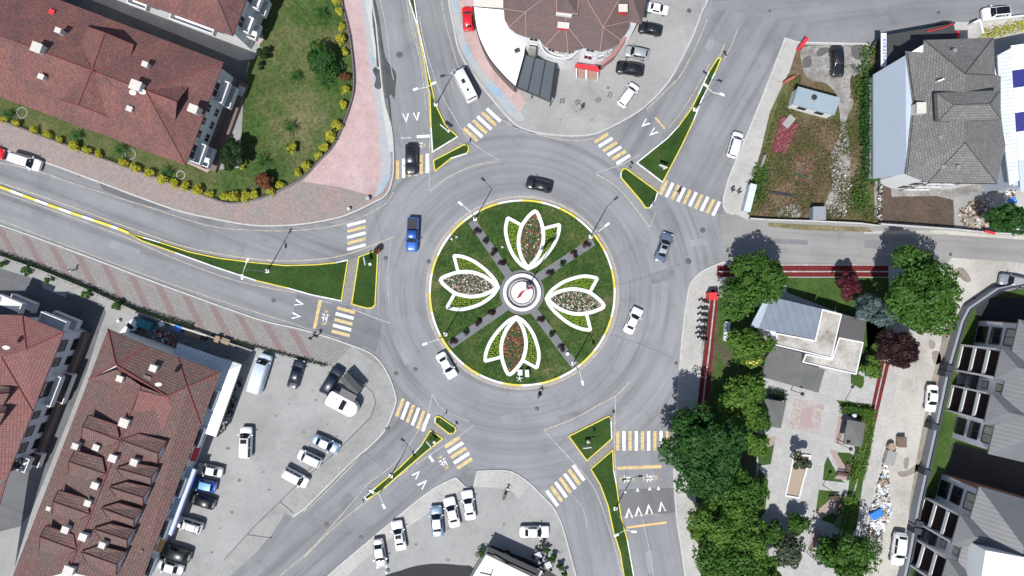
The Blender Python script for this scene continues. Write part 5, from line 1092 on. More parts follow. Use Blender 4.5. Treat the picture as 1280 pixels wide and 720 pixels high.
car('van','white',237,656,-26,-8,'white car with dark roof rails in the row along the shops',Lpx=33,group=P1_,rails=True)
car('suv','black',219,691,-30,-9,'large black car second from the bottom along the shops',Lpx=40,group=P1_)
car('sedan','silver',211,708.5,-28,-8,'silver sedan with white roof at the bottom of the row along the shops',Lpx=37,roofp='white',group=P1_)
car('sedan','steel',407,555,30,14,'steel-blue sedan, uppermost of three by the pavement edge',Lpx=36,roofp='silver',group=P1_)
car('van','white',387,573,-28,-13,'white van, middle of three by the pavement edge',Lpx=31,group=P1_)
car('van','white',369.5,597,28,15,'white van, lowest of three by the pavement edge',Lpx=34,group=P1_)
car('sedan','steel',546,651.5,-3,-35,'steel-blue sedan parked leftmost of the three together on the south plaza',Lpx=39,roofp='silver',group=P3_)
car('sedan','white',565,640.5,-8,-33,'white sedan between the steel-blue sedan and another white one',Lpx=38,group=P3_)
car('sedan','white',586,631.5,-5,-33,'white sedan rightmost of the three together on the south plaza',Lpx=37,group=P3_)
car('sedan','white',498.5,669.5,-6,-33,'white sedan with sunroof, second from the left on the south plaza',Lpx=37,sunroof=True,group=P3_)
car('sedan','silver',474.5,692,5,33,'silver sedan with grey roof, leftmost on the south plaza',Lpx=37,roofp='grey',group=P3_)
car('sedan','white',668,665,32,0,'white sedan parked sideways near the cafe tables',Lpx=37,group=P3_)
car('van','white',31.5,202,26,8,'white van at the kerb on the left edge of the west road',Lpx=39,group='road')
car('hatchback','red',-13.5,189,26,7,'red car cut by the left edge behind the white van',Lpx=34,group='road')
car('hatchback','white',160.5,412,12,-14,'white car half hidden by the eaves of the long red roof',Lpx=28,group=P1_)
# food trailer with open awning
FT = empty('food_trailer', W(432,503), -radians(28), 'white food trailer with an open dark flap in the car park', 'food trailer')
m = MB(); m.prism([Vector(v+(0,)) for v in ((-2.3,-1.15),(1.6,-1.15),(2.2,-.8),(2.45,-.2),(2.45,.2),(2.2,.8),(1.6,1.15),(-2.3,1.15),(-2.5,.7),(-2.5,-.7))], .45, 2.3); m.build('body', PAINTS['white'], FT, bevel=.12)
m = MB(); m.box((.1,0,2.34),(.75,1.5,.08)); m.build('skylight', CGL, FT)
for x_, y_ in ((-1.1,.1),(.75,.2)): m = MB(); m.box((x_,y_,2.36),(.5,.5,.12)); m.build('roof_vent', PAINTS['silver'], FT)
m = MB(); M_ = Matrix.Translation((.1,1.75,2.35)) @ Matrix.Rotation(radians(14),4,'X'); m.box((0,0,0),(2.6,1.3,.06),M=M_); m.build('flap', FRAMED, FT)
for s in (-1,1): m = MB(); m.tube((-.4,s*.95,.32),(-.4,s*1.16,.32),.32,n=12); m.build('wheel', RUBBER, FT)
m = MB(); m.tube((-2.5,0,.5),(-3.5,0,.45),.06,n=6); m.build('drawbar', FRAMED, FT)
PN = empty('folding_awning', W(443,478), -radians(48), 'dark folding awning with raised ridge behind the white food trailer', 'awning')
m = MB(); m.add([(-1.7,-.85,2.2),(1.7,-.85,2.1),(1.7,0,2.45),(-1.7,0,2.55),(1.7,.85,2.1),(-1.7,.85,2.2)], [[0,1,2,3],[3,2,4,5]]); m.build('cover', plain('charcoal_canvas',(.07,.07,.072),.8,var=.3), PN)
m = MB()
for a_ in (-1.6,1.6):
    for b_ in (-.8,.8): m.tube((a_,b_,0),(a_,b_,2.15),.04,n=6)
m.build('legs', FRAMED, PN)
# ================================================================= MOTORBIKES, PEOPLE
def bike_proto(col):
    r = empty('motorbike', (0,0,0))
    for x in (-.62,.62): m = MB(); m.tube((x,-.05,.29),(x,.05,.29),.29,n=14); w_ = m.build('wheel', RUBBER, r); m = MB(); m.tube((x,-.056,.29),(x,.056,.29),.14,n=8); m.build('rim', CHR, w_)
    m = MB(); m.lathe((0,0,0),[(.05,-.55),(.17,-.35),(.20,-.05),(.15,.25),(.06,.5)],10,0); m.v = [(c_, b_*.85, .62+a_*.55) for a_, b_, c_ in m.v]; m.box((.05,0,.45),(.55,.26,.3)); m.build('body', col, r)
    m = MB(); m.box((-.32,0,.82),(.72,.30,.12)); m.build('seat', BLK, r, bevel=.04)
    m = MB(); m.tube((.5,-.36,1.0),(.42,0,1.03),.025,n=6); m.tube((.42,0,1.03),(.5,.36,1.0),.025,n=6); m.tube((.42,0,1.03),(.62,0,.3),.035,n=6); m.build('handlebar', FRAMED, r)
    m = MB(); m.box((.60,0,.86),(.16,.22,.18)); m.build('headlight', HLM, r); return r
bp = bike_proto(PAINTS['black']); bp2 = bike_proto(PAINTS['navy'])
spots = [(879,377,165),(878,386,178),(877.5,394,170),(877,402,175),(876,411,172),(875,417,178),(877,424,160)]
for i, (x, y, a_) in enumerate(spots):
    r = bp if i == 0 else bp2 if i == 1 else copy_tree(bp if i % 2 == 0 else bp2); r.location = W(x,y)+Vector((0,0,.125)); r.rotation_euler = (0,0,radians(a_))
    tag(r, f'dark motorbike beside the red track, {ORD[i]} from the red box', 'motorbike', 'motorbikes parked beside the red track')
def person(x, y, rz, top, legs, label, pose='walk', z=.0, hair=(.02,.015,.012), helmet=None, scale=1.0):
    SK = {'walk': dict(hip=(0,0,.93), che=(0.02,0,1.30), nek=(.03,0,1.50), hed=(.05,0,1.64), top=(.05,0,1.74), ls=(.02,.19,1.42), le=(-.10,.25,1.15), lh=(-.02,.26,.90), lf=(.02,.26,.80), rs=(.02,-.19,1.42), re=(.10,-.25,1.16), rh=(.26,-.24,.98), rf=(.34,-.22,.93),
        lp=(0,.10,.90), lk=(.20,.10,.50), la=(.28,.10,.09), lt=(.46,.10,.05), rp=(0,-.10,.90), rk=(.0,-.10,.49), ra=(-.26,-.10,.16), rt=(-.12,-.10,.04)),
      'ride': dict(hip=(-.30,0,.98), che=(-.18,0,1.32), nek=(-.12,0,1.50), hed=(-.08,0,1.64), top=(-.08,0,1.75), ls=(-.17,.19,1.42), le=(.10,.28,1.22), lh=(.38,.33,1.08), lf=(.46,.33,1.05), rs=(-.17,-.19,1.42), re=(.10,-.28,1.22), rh=(.38,-.33,1.08), rf=(.46,-.33,1.05),
        lp=(-.28,.11,.95), lk=(.12,.20,.85), la=(.14,.20,.42), lt=(.34,.20,.37), rp=(-.28,-.11,.95), rk=(.12,-.20,.85), ra=(.14,-.20,.42), rt=(.34,-.20,.37))}[pose]
    names = ['hip','che','nek','hed','top','ls','le','lh','lf','rs','re','rh','rf','lp','lk','la','lt','rp','rk','ra','rt']
    ed = [('hip','che'),('che','nek'),('nek','hed'),('hed','top'),('che','ls'),('ls','le'),('le','lh'),('lh','lf'),('che','rs'),('rs','re'),('re','rh'),('rh','rf'),('hip','lp'),('lp','lk'),('lk','la'),('la','lt'),('hip','rp'),('rp','rk'),('rk','ra'),('ra','rt')]
    rad = dict(hip=.15,che=.165,nek=.065,hed=.105,top=.07,ls=.085,le=.055,lh=.038,lf=.035,rs=.085,re=.055,rh=.038,rf=.035,lp=.10,lk=.065,la=.045,lt=.045,rp=.10,rk=.065,ra=.045,rt=.045)
    me = bpy.data.meshes.new('person'); me.from_pydata([SK[n] for n in names], [(names.index(a_), names.index(b_)) for a_, b_ in ed], [])
    tmp = bpy.data.objects.new('tmp', me); C.objects.link(tmp)
    sk = tmp.modifiers.new('s','SKIN'); sv = me.skin_vertices[0].data
    for i, n in enumerate(names): sv[i].radius = (rad[n],)*2; sv[i].use_root = (n == 'hip')
    tmp.modifiers.new('u','SUBSURF').levels = 1
    m2 = bpy.data.meshes.new_from_object(tmp.evaluated_get(bpy.context.evaluated_depsgraph_get())); bpy.data.objects.remove(tmp)
    key = lambda c_: 'cloth_%02d%02d%02d' % tuple(int(99*v) for v in c_)
    gm_ = lambda c_: bpy.data.materials.get(key(c_)) or plain(key(c_), c_, .85)
    m2.materials.clear()
    for mt in (gm_((.40,.24,.17)), gm_(top), gm_(legs), BLK): m2.materials.append(mt)
    for p in m2.polygons:
        z_ = p.center.z; ax = p.center.x-SK['che'][0]; far = abs(p.center.y) > .22
        hand = (p.center-Vector(SK['lh'])).length < .10 or (p.center-Vector(SK['rh'])).length < .10 or (p.center-Vector(SK['lf'])).length < .09 or (p.center-Vector(SK['rf'])).length < .09
        foot = min((p.center-Vector(SK[n])).length for n in ('la','lt','ra','rt')) < .13
        p.material_index = 0 if (z_ > 1.53 or hand) else 3 if foot else 1 if (z_ > SK['hip'][2]+.02 or far) else 2; p.use_smooth = True
    m2.name = 'person'
    o = bpy.data.objects.new('person', m2); C.objects.link(o); o.location = W(x,y)+Vector((0,0,z)); o.rotation_euler = (0,0,rz); o.scale = (scale,)*3
    hd = MB(); c_ = Vector(SK['hed'])+Vector((-.02,0,.03)); hd.lathe(c_, [(.118,-.04),(.122,.02),(.105,.07),(.06,.11),(.01,.12)], 14); hd.build('helmet' if helmet else 'hair', gm_(helmet or hair), o)
    for s in (-1,1): e = MB(); e.box(Vector(SK['hed'])+Vector((.098,s*.035,.0)),(.012,.022,.014)); e.build('eye', BLK, o)
    return tag(o, label, 'person')
person(847.5,240,radians(-60),(.03,.03,.035),(.03,.03,.04),'person in dark clothes walking over the north-east zebra crossing',z=.02)
person(913.5,239,radians(80),(.04,.04,.045),(.05,.05,.06),'person in dark clothes on the light pavement, left of two',z=.12)
person(921.5,241.5,radians(95),(.03,.03,.03),(.04,.04,.05),'person in dark clothes on the light pavement, right of two',z=.12)
person(727,136,radians(200),(.02,.02,.025),(.02,.02,.03),'person in black crossing the north plaza car park',z=.12)
person(95,338,radians(160),(.75,.75,.75),(.05,.05,.07),'person in a white shirt walking on the striped west pavement',z=.12)
person(398,419,radians(20),(.03,.03,.03),(.03,.03,.03),'person in dark clothes at the kerb of the west zebra crossing',z=.12)
person(391,422,radians(200),(.05,.05,.05),(.03,.03,.03),'person in dark clothes standing on the pavement behind the kerb of the west crossing',z=.12)
person(757,416,0,(.1,.1,.1),(.05,.05,.06),'x',z=0) if False else None
sc = copy_tree(bp); sc.location = W(674.5,491); sc.rotation_euler = (0,0,radians(70)); tag(sc, 'dark motorbike being ridden at the bottom of the roundabout', 'motorbike', 'motorbikes on the road')
rd = person(674.5,491,radians(70),(.05,.045,.04),(.03,.03,.04),'rider in dark clothes on the motorbike below the roundabout','ride',helmet=(.02,.02,.02)); 
s2 = copy_tree(bp2); s2.location = W(632,615)+Vector((0,0,.13)); s2.rotation_euler = (0,0,radians(68)); s2.scale = (1.3,1.5,1.1); tag(s2, 'dark motorbike parked alone on the south plaza pavement', 'motorbike', 'motorbikes on the south plaza')
# ================================================================= STREET LAMPS
def lamp(bx, by, heads, label, z0=.15, h=9.7, head_s=1.0):
    r = empty('street_lamp', W(bx,by)+Vector((0,0,z0)), 0, label, 'street lamp', 'street lamps with grey poles'); b = r.location
    m = MB(); m.tube((0,0,0),(0,0,h-z0),.11,.06,8); m.build('pole', POLE, r)
    m = MB(); m.box((0,0,.12),(.55,.55,.24)); m.build('base', LAMPW, r)
    for hx, hy in heads:
        t = W(hx, hy, h+.5)-b; m = MB(); s_ = Vector((0,0,h-z0-.1)); m.tube(s_, t-Vector((0,0,.05)), .045, .035, 6); m.build('arm', LAMPW, r)
        d = Vector((t.x,t.y,0)).normalized(); m = MB(); m.box(t, (.75*head_s,.32,.12), atan2(d.y,d.x)); m.build('lamp_head', LAMPW, r, bevel=.03)
lamp(594,274,[(575.5,254.3)],'street lamp at the upper left end of the roundabout path'); lamp(738,296,[(759,280.7)],'street lamp at the upper right end of the roundabout path')
lamp(557,417.8,[(531,430)],'street lamp on the grass at the lower left rim of the roundabout'); lamp(716.5,454,[(728.2,478.5)],'street lamp at the lower right end of the roundabout path')
lamp(545,131,[(519.5,111.4),(542,104)],'twin-armed street lamp on the northern splitter island'); lamp(868,137.5,[(882,106.5),(902.5,118)],'twin-armed street lamp on the north-east splitter island')
lamp(335,339,[(309,325.5),(302.7,346)],'twin-armed street lamp on the long western grass island'); lamp(489,594.5,[(464.5,614.5),(479.8,632.8)],'twin-armed street lamp on the thin south-west splitter island')
lamp(769,635,[(792.5,664.5),(770.3,669)],'twin-armed street lamp on the south-east splitter island')
def glamp(x, y, label, h=4.2):
    r = empty('garden_lamp', W(x,y)+Vector((0,0,.13)), 0, label, 'garden lamp', 'black garden lamps in the park'); m = MB(); m.tube((0,0,0),(0,0,h),.06,.045,8); m.build('pole', FRAMED, r)
    m = MB(); m.lathe((0,0,h-.15),[(.08,0),(.28,.12),(.30,.22),(.12,.34)],12); m.build('lamp_head', FRAMED, r)
for i, a_ in enumerate(((988,660,'black garden lamp at the lower left corner of the plaza'),(1028,606,'black garden lamp by the lawn left of the hedge'),(1056,500,'black garden lamp above the right pavilion'),(1046,553,'black garden lamp at the corner of the right pavilion'),(1008,690,'black garden lamp by the bottom pavilion'),(988,487,'black garden lamp by the hedge under the flat canopy'))): glamp(*a_)
# ================================================================= ROUNDABOUT CENTREPIECE
ct = W(652.4,365.5); MN = empty('monument_plinth', ct+Vector((0,0,.17)), 0, 'round white plinth with ring wall in the middle of the roundabout', 'plinth')
def ring_mb(r0, r1, z0, z1, n=64):
    m = MB(); a = [Vector((cos(2*pi*i/n), sin(2*pi*i/n), 0)) for i in range(n)]
    for i in range(n):
        j = (i+1) % n; q = lambda v, r, z: (v.x*r, v.y*r, z)
        m.add([q(a[i],r0,z1),q(a[i],r1,z1),q(a[j],r1,z1),q(a[j],r0,z1)], [[0,1,2,3]]); m.add([q(a[i],r1,z0),q(a[j],r1,z0),q(a[j],r1,z1),q(a[i],r1,z1)], [[0,1,2,3]]); m.add([q(a[i],r0,z0),q(a[j],r0,z0),q(a[j],r0,z1),q(a[i],r0,z1)], [[3,2,1,0]])
    return m
ring_mb(19.4*S,23.6*S,0,.42).build('ring_wall', WHITE, MN)
m = MB(); m.prism([Vector((16.5*S*cos(i*pi/24),16.5*S*sin(i*pi/24),0)) for i in range(48)],0,.35); m.build('step', plain('grey_granite',(.19,.195,.20),.6), MN)
ring_mb(15.2*S,15.9*S,.3,.42).build('step_edge', WHITE, MN)
m = MB(); m.prism([Vector((13.4*S*cos(i*pi/24),13.4*S*sin(i*pi/24),0)) for i in range(48)],.3,.9); m.build('drum', plain('white_marble',(.66,.67,.68),.5,var=.06), MN)
ring_mb(13.4*S,14.1*S,.3,.55).build('drum_band', FRAMED, MN)
FP = empty('flagpole', W(661,357.4)+Vector((0,0,.17)), 0, 'tall flagpole with a red flag at the centre of the roundabout', 'flagpole'); b0 = FP.location
m = MB(); m.tube((0,0,0),(0,0,17),.10,.05,10); m.build('pole', LAMPW, FP); m = MB(); m.box((0,0,.6),(.9,.9,1.2)); m.build('base', FRAMED, FP)
tp = Vector((0,0,16.8)); e = W(641.5,372.5,15.2)-b0; d = Vector((e.x,e.y,0)); m = MB(); nU, nV = 22, 8; d = d*.99; pr = Vector((-d.y,d.x,0)).normalized()
vs = []
for j in range(nV+1):
    for i in range(nU+1):
        u = i/nU; v = j/nV; p = tp+d*u+Vector((0,0,-.5*u-v*1.55*(1-.15*u)))+pr*((.22*sin(u*9+v*1.2)*(u**.6))+(.24*v)); vs.append(p)
m.add(vs, [[j*(nU+1)+i, j*(nU+1)+i+1, (j+1)*(nU+1)+i+1, (j+1)*(nU+1)+i] for j in range(nV) for i in range(nU)], 0, True)
FLG = plain('flag_red', (.62,.03,.05), .7); fo = m.build('flag', FLG, FP)
m = MB()
def fpt(u, v, off): return tp+d*u+Vector((0,0,-.5*u-v*1.55*(1-.15*u)))+pr*((.22*sin(u*9+v*1.2)*(u**.6))+(.24*v)+off)
for off in (-.02,.02):
    P_ = [(.38+.13*cos(a)*1.0, .5+.25*sin(a)) for a in [radians(40+i*280/16) for i in range(17)]]; Q_ = [(.40+.105*cos(a), .5+.2*sin(a)) for a in [radians(45+i*270/16) for i in range(17)]]
    vs = [fpt(u,v,off) for u,v in P_]+[fpt(u,v,off) for u,v in Q_]; m.add(vs, [[i,i+1,18+i,17+i] for i in range(16)])
    st_ = [(.56+(.05 if k%2==0 else .02)*cos(pi+k*pi/5), .5+(.10 if k%2==0 else .04)*sin(pi+k*pi/5)) for k in range(10)]; m.add([fpt(u,v,off) for u,v in st_], [list(range(10))])
m.build('emblem', LAMPW, fo)
# ---- tulip beds
FLM = {}
def flowermat(name, cols):
    m, t, b, N, L = newmat(name); g = N('ShaderNodeNewGeometry'); r = N('ShaderNodeValToRGB'); r.color_ramp.interpolation = 'CONSTANT'
    e = r.color_ramp.elements
    while len(e) < len(cols): e.new(.5)
    for i, c_ in enumerate(cols): e[i].position = i/len(cols); e[i].color = rgb(c_)
    L(g.outputs['Random Per Island'], r.inputs[0]); L(r.outputs[0], b.inputs['Base Color']); b.inputs['Roughness'].default_value = .7; return m
GR = (.035,.09,.02); GD = (.02,.045,.015)
FL = [flowermat('flowers_red_green', [GR,GR,GD,GR,GD,GR,(.03,.10,.04),(.16,.06,.04),(.22,.05,.03),(.10,.05,.04),(.35,.10,.04),GR,(.12,.07,.05),(.5,.45,.35)]),
      flowermat('flowers_pink_white', [GD,GR,GR,GD,(.16,.10,.09),(.50,.34,.33),(.62,.55,.52),GR,GR,(.10,.06,.05),(.35,.25,.22),(.20,.16,.12)]),
      flowermat('flowers_red_orange', [GR,GR,GR,GD,GD,(.28,.05,.03),(.16,.05,.04),(.45,.15,.05),GD,(.10,.045,.035),(.06,.09,.02),(.22,.10,.08)]),
      flowermat('flowers_rose_white', [GD,GR,GD,GR,(.45,.34,.26),(.62,.56,.50),(.16,.10,.08),GR,(.12,.06,.05),(.35,.24,.20),GD])]
HEDL = leafmat('hedge_lime', (.09,.17,.012), (.19,.27,.02), .1)
def inpoly(x, y, P):
    c_ = False; n = len(P)
    for i in range(n):
        x0, y0 = P[i]; x1, y1 = P[i-1]
        if (y0 > y) != (y1 > y) and x < (x1-x0)*(y-y0)/(y1-y0)+x0: c_ = not c_
    return c_
cpet = smooth([(659.5,335),(652,322),(648.3,307),(649.0,294),(654,279.5),(668.4,264.4),(675.6,276),(678.8,290),(678.4,304),(673,319),(665,330)],False,4)+[(659.5,335)]
lpet = smooth([(660,336),(650,329.5),(640,316),(634,300),(632,286),(634.8,272.3)],False,4)
lpe2 = [(634.8,272.3),(651.5,281.5)]
rpet = smooth([(660,336),(670,331),(682,319.5),(692.5,305),(698,291),(699,280.8)],False,4)
rpe2 = [(699,280.8),(679,286)]
names4 = ['upper','right','lower','left']; fcol = [0,3,2,1]
for k in range(4):
    def rot(p): 
        x, y = p[0]-652.8, p[1]-366
        for _ in range(k): x, y = -y, x
        return (652.8+x, 366+y)
    desc = ['red and green flowers, above the plinth','rose and white flowers, right of the plinth','red and orange flowers, below the plinth','pink and white flowers, left of the plinth'][k]
    r = empty('tulip_bed', W(*rot((660,310)))+Vector((0,0,.17)), 0, f'tulip-shaped bed of {desc}', 'flower bed'); loc = r.location
    m = MB()
    for pl, wd_, zt in ((cpet,.46,.24),(lpet,.44,.22),(rpet,.44,.22),(lpe2,.40,.21),(rpe2,.40,.21)):
        m.ribbon([W(*rot(p)) for p in pl], wd_*1.22, .16, .17+zt+(.0 if wd_>.45 else -.01))
    bl = [W(*rot(p)) for p in circ(3.6,16,(660,334.5))]; m.prism(bl, .16, .418)
    for cpt, rr in (((668.4,264.8),1.6),((634.9,272.6),1.5),((699,281),1.5)): m.prism([W(*rot(p)) for p in circ(rr,12,cpt)], .16, .408)
    rel(r, m).build('white_edging', plain('white_gravel',(.72,.72,.70),.8,var=.14,scale=3) if k == 0 else bpy.data.materials['white_gravel'], r)
    # flowers: small tufts
    CP_ = [rot((663.7+(p[0]-663.7)*.90, 299+(p[1]-299)*.93)) for p in cpet]; xs = [p[0] for p in CP_]; ys = [p[1] for p in CP_]; m = MB(); n = 0
    P_ = inset([Vector((p[0],p[1],0)) for p in CP_[:-1]], 0); 
    while n < 1500:
        x = random.uniform(min(xs),max(xs)); y = random.uniform(min(ys),max(ys))
        if not inpoly(x,y,CP_): continue
        p = W(x,y); s_ = random.uniform(.09,.17); hgt = random.uniform(.06,.2); a_ = random.uniform(0,6.28)
        vs = [(p.x+s_*cos(a_+i*pi/2.5), p.y+s_*sin(a_+i*pi/2.5), .17+hgt-.05*random.random()) for i in range(5)]+[(p.x,p.y,.17+hgt+.06)]
        m.add(vs, [[i,(i+1)%5,5] for i in range(5)]); n += 1
    tag(rel(r, m).build('flowers', FL[fcol[k]], r), kind='stuff')
    for pet, p2 in ((lpet, lpe2), (rpet, rpe2)):
        PP = [rot(p) for p in pet]+[rot(p) for p in p2[1:]]+[rot(q) for q in ((653,281),(650,290),(648.5,305),(651,320)) ] if pet is lpet else [rot(p) for p in pet]+[rot(p) for p in p2[1:]]+[rot(q) for q in ((679,292),(678.5,304),(673,319),(664,331))]
        xs = [p[0] for p in PP]; ys = [p[1] for p in PP]; m = MB(); y = min(ys)
        CPx = CP_
        while y < max(ys):
            x = min(xs)
            while x < max(xs):
                if inpoly(x,y,PP) and not inpoly(x,y,CPx):
                    p = W(x+random.uniform(-.7,.7),y+random.uniform(-.7,.7)); s_ = random.uniform(.12,.2)
                    m.lathe((p.x,p.y,.17),[(s_,0),(s_*1.05,.08),(s_*.6,.15)],6)
                x += 2.4
            y += 2.4
        rel(r, m).build('low_hedge', HEDL, r)
# ================================================================= TREES AND SHRUBS
LF = dict(oak=leafmat('leaf_mid_green',(.03,.085,.012),(.09,.20,.028)), dark=leafmat('leaf_dark_green',(.015,.058,.012),(.05,.145,.025)), bright=leafmat('leaf_fresh_green',(.05,.12,.015),(.15,.27,.04)), maroon=leafmat('leaf_maroon',(.022,.010,.012),(.06,.025,.025)),
 red=leafmat('leaf_crimson',(.06,.012,.018),(.17,.03,.045)), blue=leafmat('needle_blue_green',(.07,.115,.11),(.16,.22,.215)), lime=leafmat('leaf_yellow_green',(.28,.30,.02),(.58,.54,.06)), olive=leafmat('leaf_olive',(.05,.075,.04),(.12,.15,.09)), rust=leafmat('leaf_rust',(.13,.045,.02),(.22,.10,.04)), deep=leafmat('leaf_deep',(.012,.032,.010),(.035,.075,.018)))
def leaves_mesh(name, R, hz, n, size, mat, lobes=14, lobr=.42, flat=.75, seed=0, needle=False, shell=.55):
    rg = np.random.default_rng(seed); LC = []
    ph = rg.uniform(0,6.28,3); lobes = int(lobes*1.8) if lobes > 8 else lobes; lobr = lobr*.95 if lobes > 14 else lobr
    for i in range(lobes):
        a = 2.399963*i+rg.uniform(-.6,.6); ed = 1+.13*sin(2*a+ph[0])+.10*sin(3*a+ph[1])+.07*sin(5*a+ph[2]); rr = math.sqrt((i+.5)/lobes)*(1-lobr*.62)*R*ed*rg.uniform(.85,1.1); lz = hz*(.22+.55*math.sqrt(max(0,1-(min(rr,R)/R)**2)))*rg.uniform(.6,1.2); LC.append((rr*cos(a), rr*sin(a), lz, R*lobr*rg.uniform(.5,1.35)))
    LC = np.array(LC); li = rg.integers(0, lobes, n); d = rg.normal(size=(n,3)); d[:,2] = np.abs(d[:,2])*1.1-.35; d /= np.linalg.norm(d,axis=1)[:,None]
    rad = LC[li,3]*(shell+(1-shell)*rg.random(n)**.6)*(1+.12*np.sin(7*d[:,0]+li)+.10*np.sin(9*d[:,1]))
    P = LC[li,:3]+d*rad[:,None]*np.array([1,1,flat]); P[:,2] = np.maximum(P[:,2], .05)
    nr = d+rg.normal(size=(n,3))*.55; nr[:,2] += .35; nr /= np.linalg.norm(nr,axis=1)[:,None]
    t = np.cross(nr, rg.normal(size=(n,3))); t /= np.linalg.norm(t,axis=1)[:,None]; b = np.cross(nr, t)
    s = size*rg.uniform(.6,1.3,n)[:,None]; asp = .35 if needle else .72
    V = np.stack([P-t*s*.5, P+b*s*.5*asp-t*s*.05, P+t*s*.55, P-b*s*.5*asp-t*s*.05],1).reshape(-1,3)
    me = bpy.data.meshes.new(name); me.vertices.add(4*n); me.vertices.foreach_set('co', V.ravel()); me.loops.add(4*n); me.loops.foreach_set('vertex_index', np.arange(4*n)); me.polygons.add(n); me.polygons.foreach_set('loop_start', np.arange(0,4*n,4)); me.polygons.foreach_set('loop_total', np.full(n,4)); me.update(calc_edges=True); me.materials.append(mat); return me, LC
def tree(x, y, rpx, hz, kind, label, n=None, size=.42, tilt=(1,1), seed=None, lobes=14, lobr=.42, name='tree', cat='tree', group=None, zb=None, needle=False, flat=.75):
    """x,y = crown centre in the photo; hz = crown height; trunk under it"""
    zb = hz*.45 if zb is None else zb; zc = zb+hz*.55; p = W(x, y, zc); R = rpx*S*(H-zc)/H
    r = empty(name, (p.x,p.y,.12), 0, label, cat, group); n = int((n or 900+R*R*330)*1.7)
    me, LC = leaves_mesh('crown', R, hz, n, size, LF[kind], lobes, lobr, flat, seed if seed is not None else int(x*7+y), needle); me.name = 'crown'
    o = bpy.data.objects.new('crown', me); C.objects.link(o); o.parent = r; o.location = (0,0,zb); o.scale = (tilt[0],tilt[1],1)
    m = MB(); m.tube((0,0,-.1),(0,0,zb+hz*.3),.05+R*.05,.03+R*.025,8)
    for c_ in LC[:8]: m.tube((0,0,zb*.7),(c_[0]*.8*tilt[0],c_[1]*.8*tilt[1],zb+c_[2]*.9),.03+R*.02,.02,6)
    m.build('trunk', BARK, r); return r
TP = 'trees in the park'
tree(925,372,28,5.5,'oak','green tree at the upper left corner of the park, lower half of the pair',group=TP); tree(948,346,33,6.5,'oak','green tree at the upper left corner of the park, upper right of the pair',group=TP)
tree(1150,366,49,8,'oak','largest bright green tree at the upper right corner of the park',tilt=(1.05,1.0),lobes=20,lobr=.34,group=TP,size=.48)
tree(1121,437,26,4.5,'maroon','dark maroon-leaved tree beside the dusty road',lobes=10,needle=True,size=.6,group=TP)
tree(1061,355,17,4,'red','small crimson-leaved tree above the park cafe',lobes=9,group=TP,size=.3)
tree(1091,389,19,5,'blue','blue-green conifer between the crimson and the large green tree',lobes=9,needle=True,size=.65,tilt=(1.15,1),group=TP)
tree(1088,460,13,2.6,'bright','round bright green shrub tree beside the right red track',lobes=7,group=TP,size=.3,zb=.6)
tree(936,431,27,3.8,'bright','sparse yellow-green tree over the yellow parasol',n=2600,group=TP,tilt=(1.2,.85),lobes=9)
tree(866,548,37,8,'dark','dark green roadside tree, top left of the big row',tilt=(1,1.05),lobes=16,lobr=.36,group=TP); tree(897,560,36,8,'dark','dark green roadside tree, upper right of the big row',tilt=(1,1.1),lobes=16,lobr=.36,group=TP)
tree(884,588,38,7,'dark','dark green roadside tree, below the top pair of the big row',lobes=16,lobr=.36,group=TP); tree(915,615,34,6,'oak','mid green roadside tree in the middle of the big row',group=TP)
tree(900,655,36,7,'bright','fresh green roadside tree near the lower end of the big row',tilt=(1,1),group=TP,lobes=18,lobr=.34); tree(928,672,34,7,'bright','fresh green tree right of the lower end of the big row',group=TP,lobes=16,lobr=.36); tree(905,705,38,7,'oak','green roadside tree cut by the bottom edge',group=TP,lobes=16); tree(945,715,30,6,'bright','bright green tree at the bottom edge next to the roadside row',group=TP)
tree(930,495,27,4.6,'bright','light green tree between the canopy and the left track',group=TP,n=4200); tree(925,530,24,4.4,'bright','light green tree left of the first pavilion',group=TP,n=3500); tree(945,522,17,3.5,'oak','green tree touching the first pavilion roof',group=TP); tree(946,556,14,3,'bright','small light green tree below the first pavilion',group=TP)
tree(939,612,18,3.2,'oak','low green tree on the round lawn left of the plaza',group=TP); tree(965,668,16,3,'oak','green shrub tree left of the lower park path',group=TP); tree(985,690,20,3.6,'olive','olive green tree at the lower park path',group=TP,n=1700); tree(997,655,13,2.6,'oak','round green bush under the lower lamp of the plaza',group=TP)
tree(1062,698,32,6,'oak','green tree over the bottom pavilion',group=TP,lobes=16); tree(1042,690,20,4,'dark','dark green tree between the bottom pavilion and hedge',group=TP)
tree(999,577,13,3.4,'olive','small olive tree in the white planter of the plaza',group=TP,lobes=7,size=.3,n=1100)
tree(1258,274,22,5,'dark','dark green tree by the wood pile at the right edge',lobes=10,tilt=(1.1,.9)); 
tree(404,76,20,3.2,'dark','round glossy green tree on the garden lawn',lobes=12,lobr=.38,size=.34,zb=.8,n=3200); tree(291,193,19,4,'deep','dark green conifer at the corner of the red roofed house',needle=True,size=.5,lobes=8,zb=.5)
tree(329.5,66.5,9.5,1.8,'deep','small dark round bush by the courtyard corner',name='bush',cat='bush',lobes=6,size=.25,zb=.2); tree(331,226,12,2.2,'rust','rust-red bush inside the hedge',name='bush',cat='bush',lobes=6,size=.28,zb=.2); tree(366,186,8,1.6,'lime','small yellow-green bush on the garden lawn',name='bush',cat='bush',lobes=5,size=.25,zb=.2)
tree(361,186,5,1.2,'dark','small dark bush beside the yellow-green one',name='bush',cat='bush',lobes=4,size=.22,zb=.1); tree(304,207,5,1.0,'lime','little yellow plant below the dark conifer',name='bush',cat='bush',lobes=4,size=.2,zb=.1,n=250)
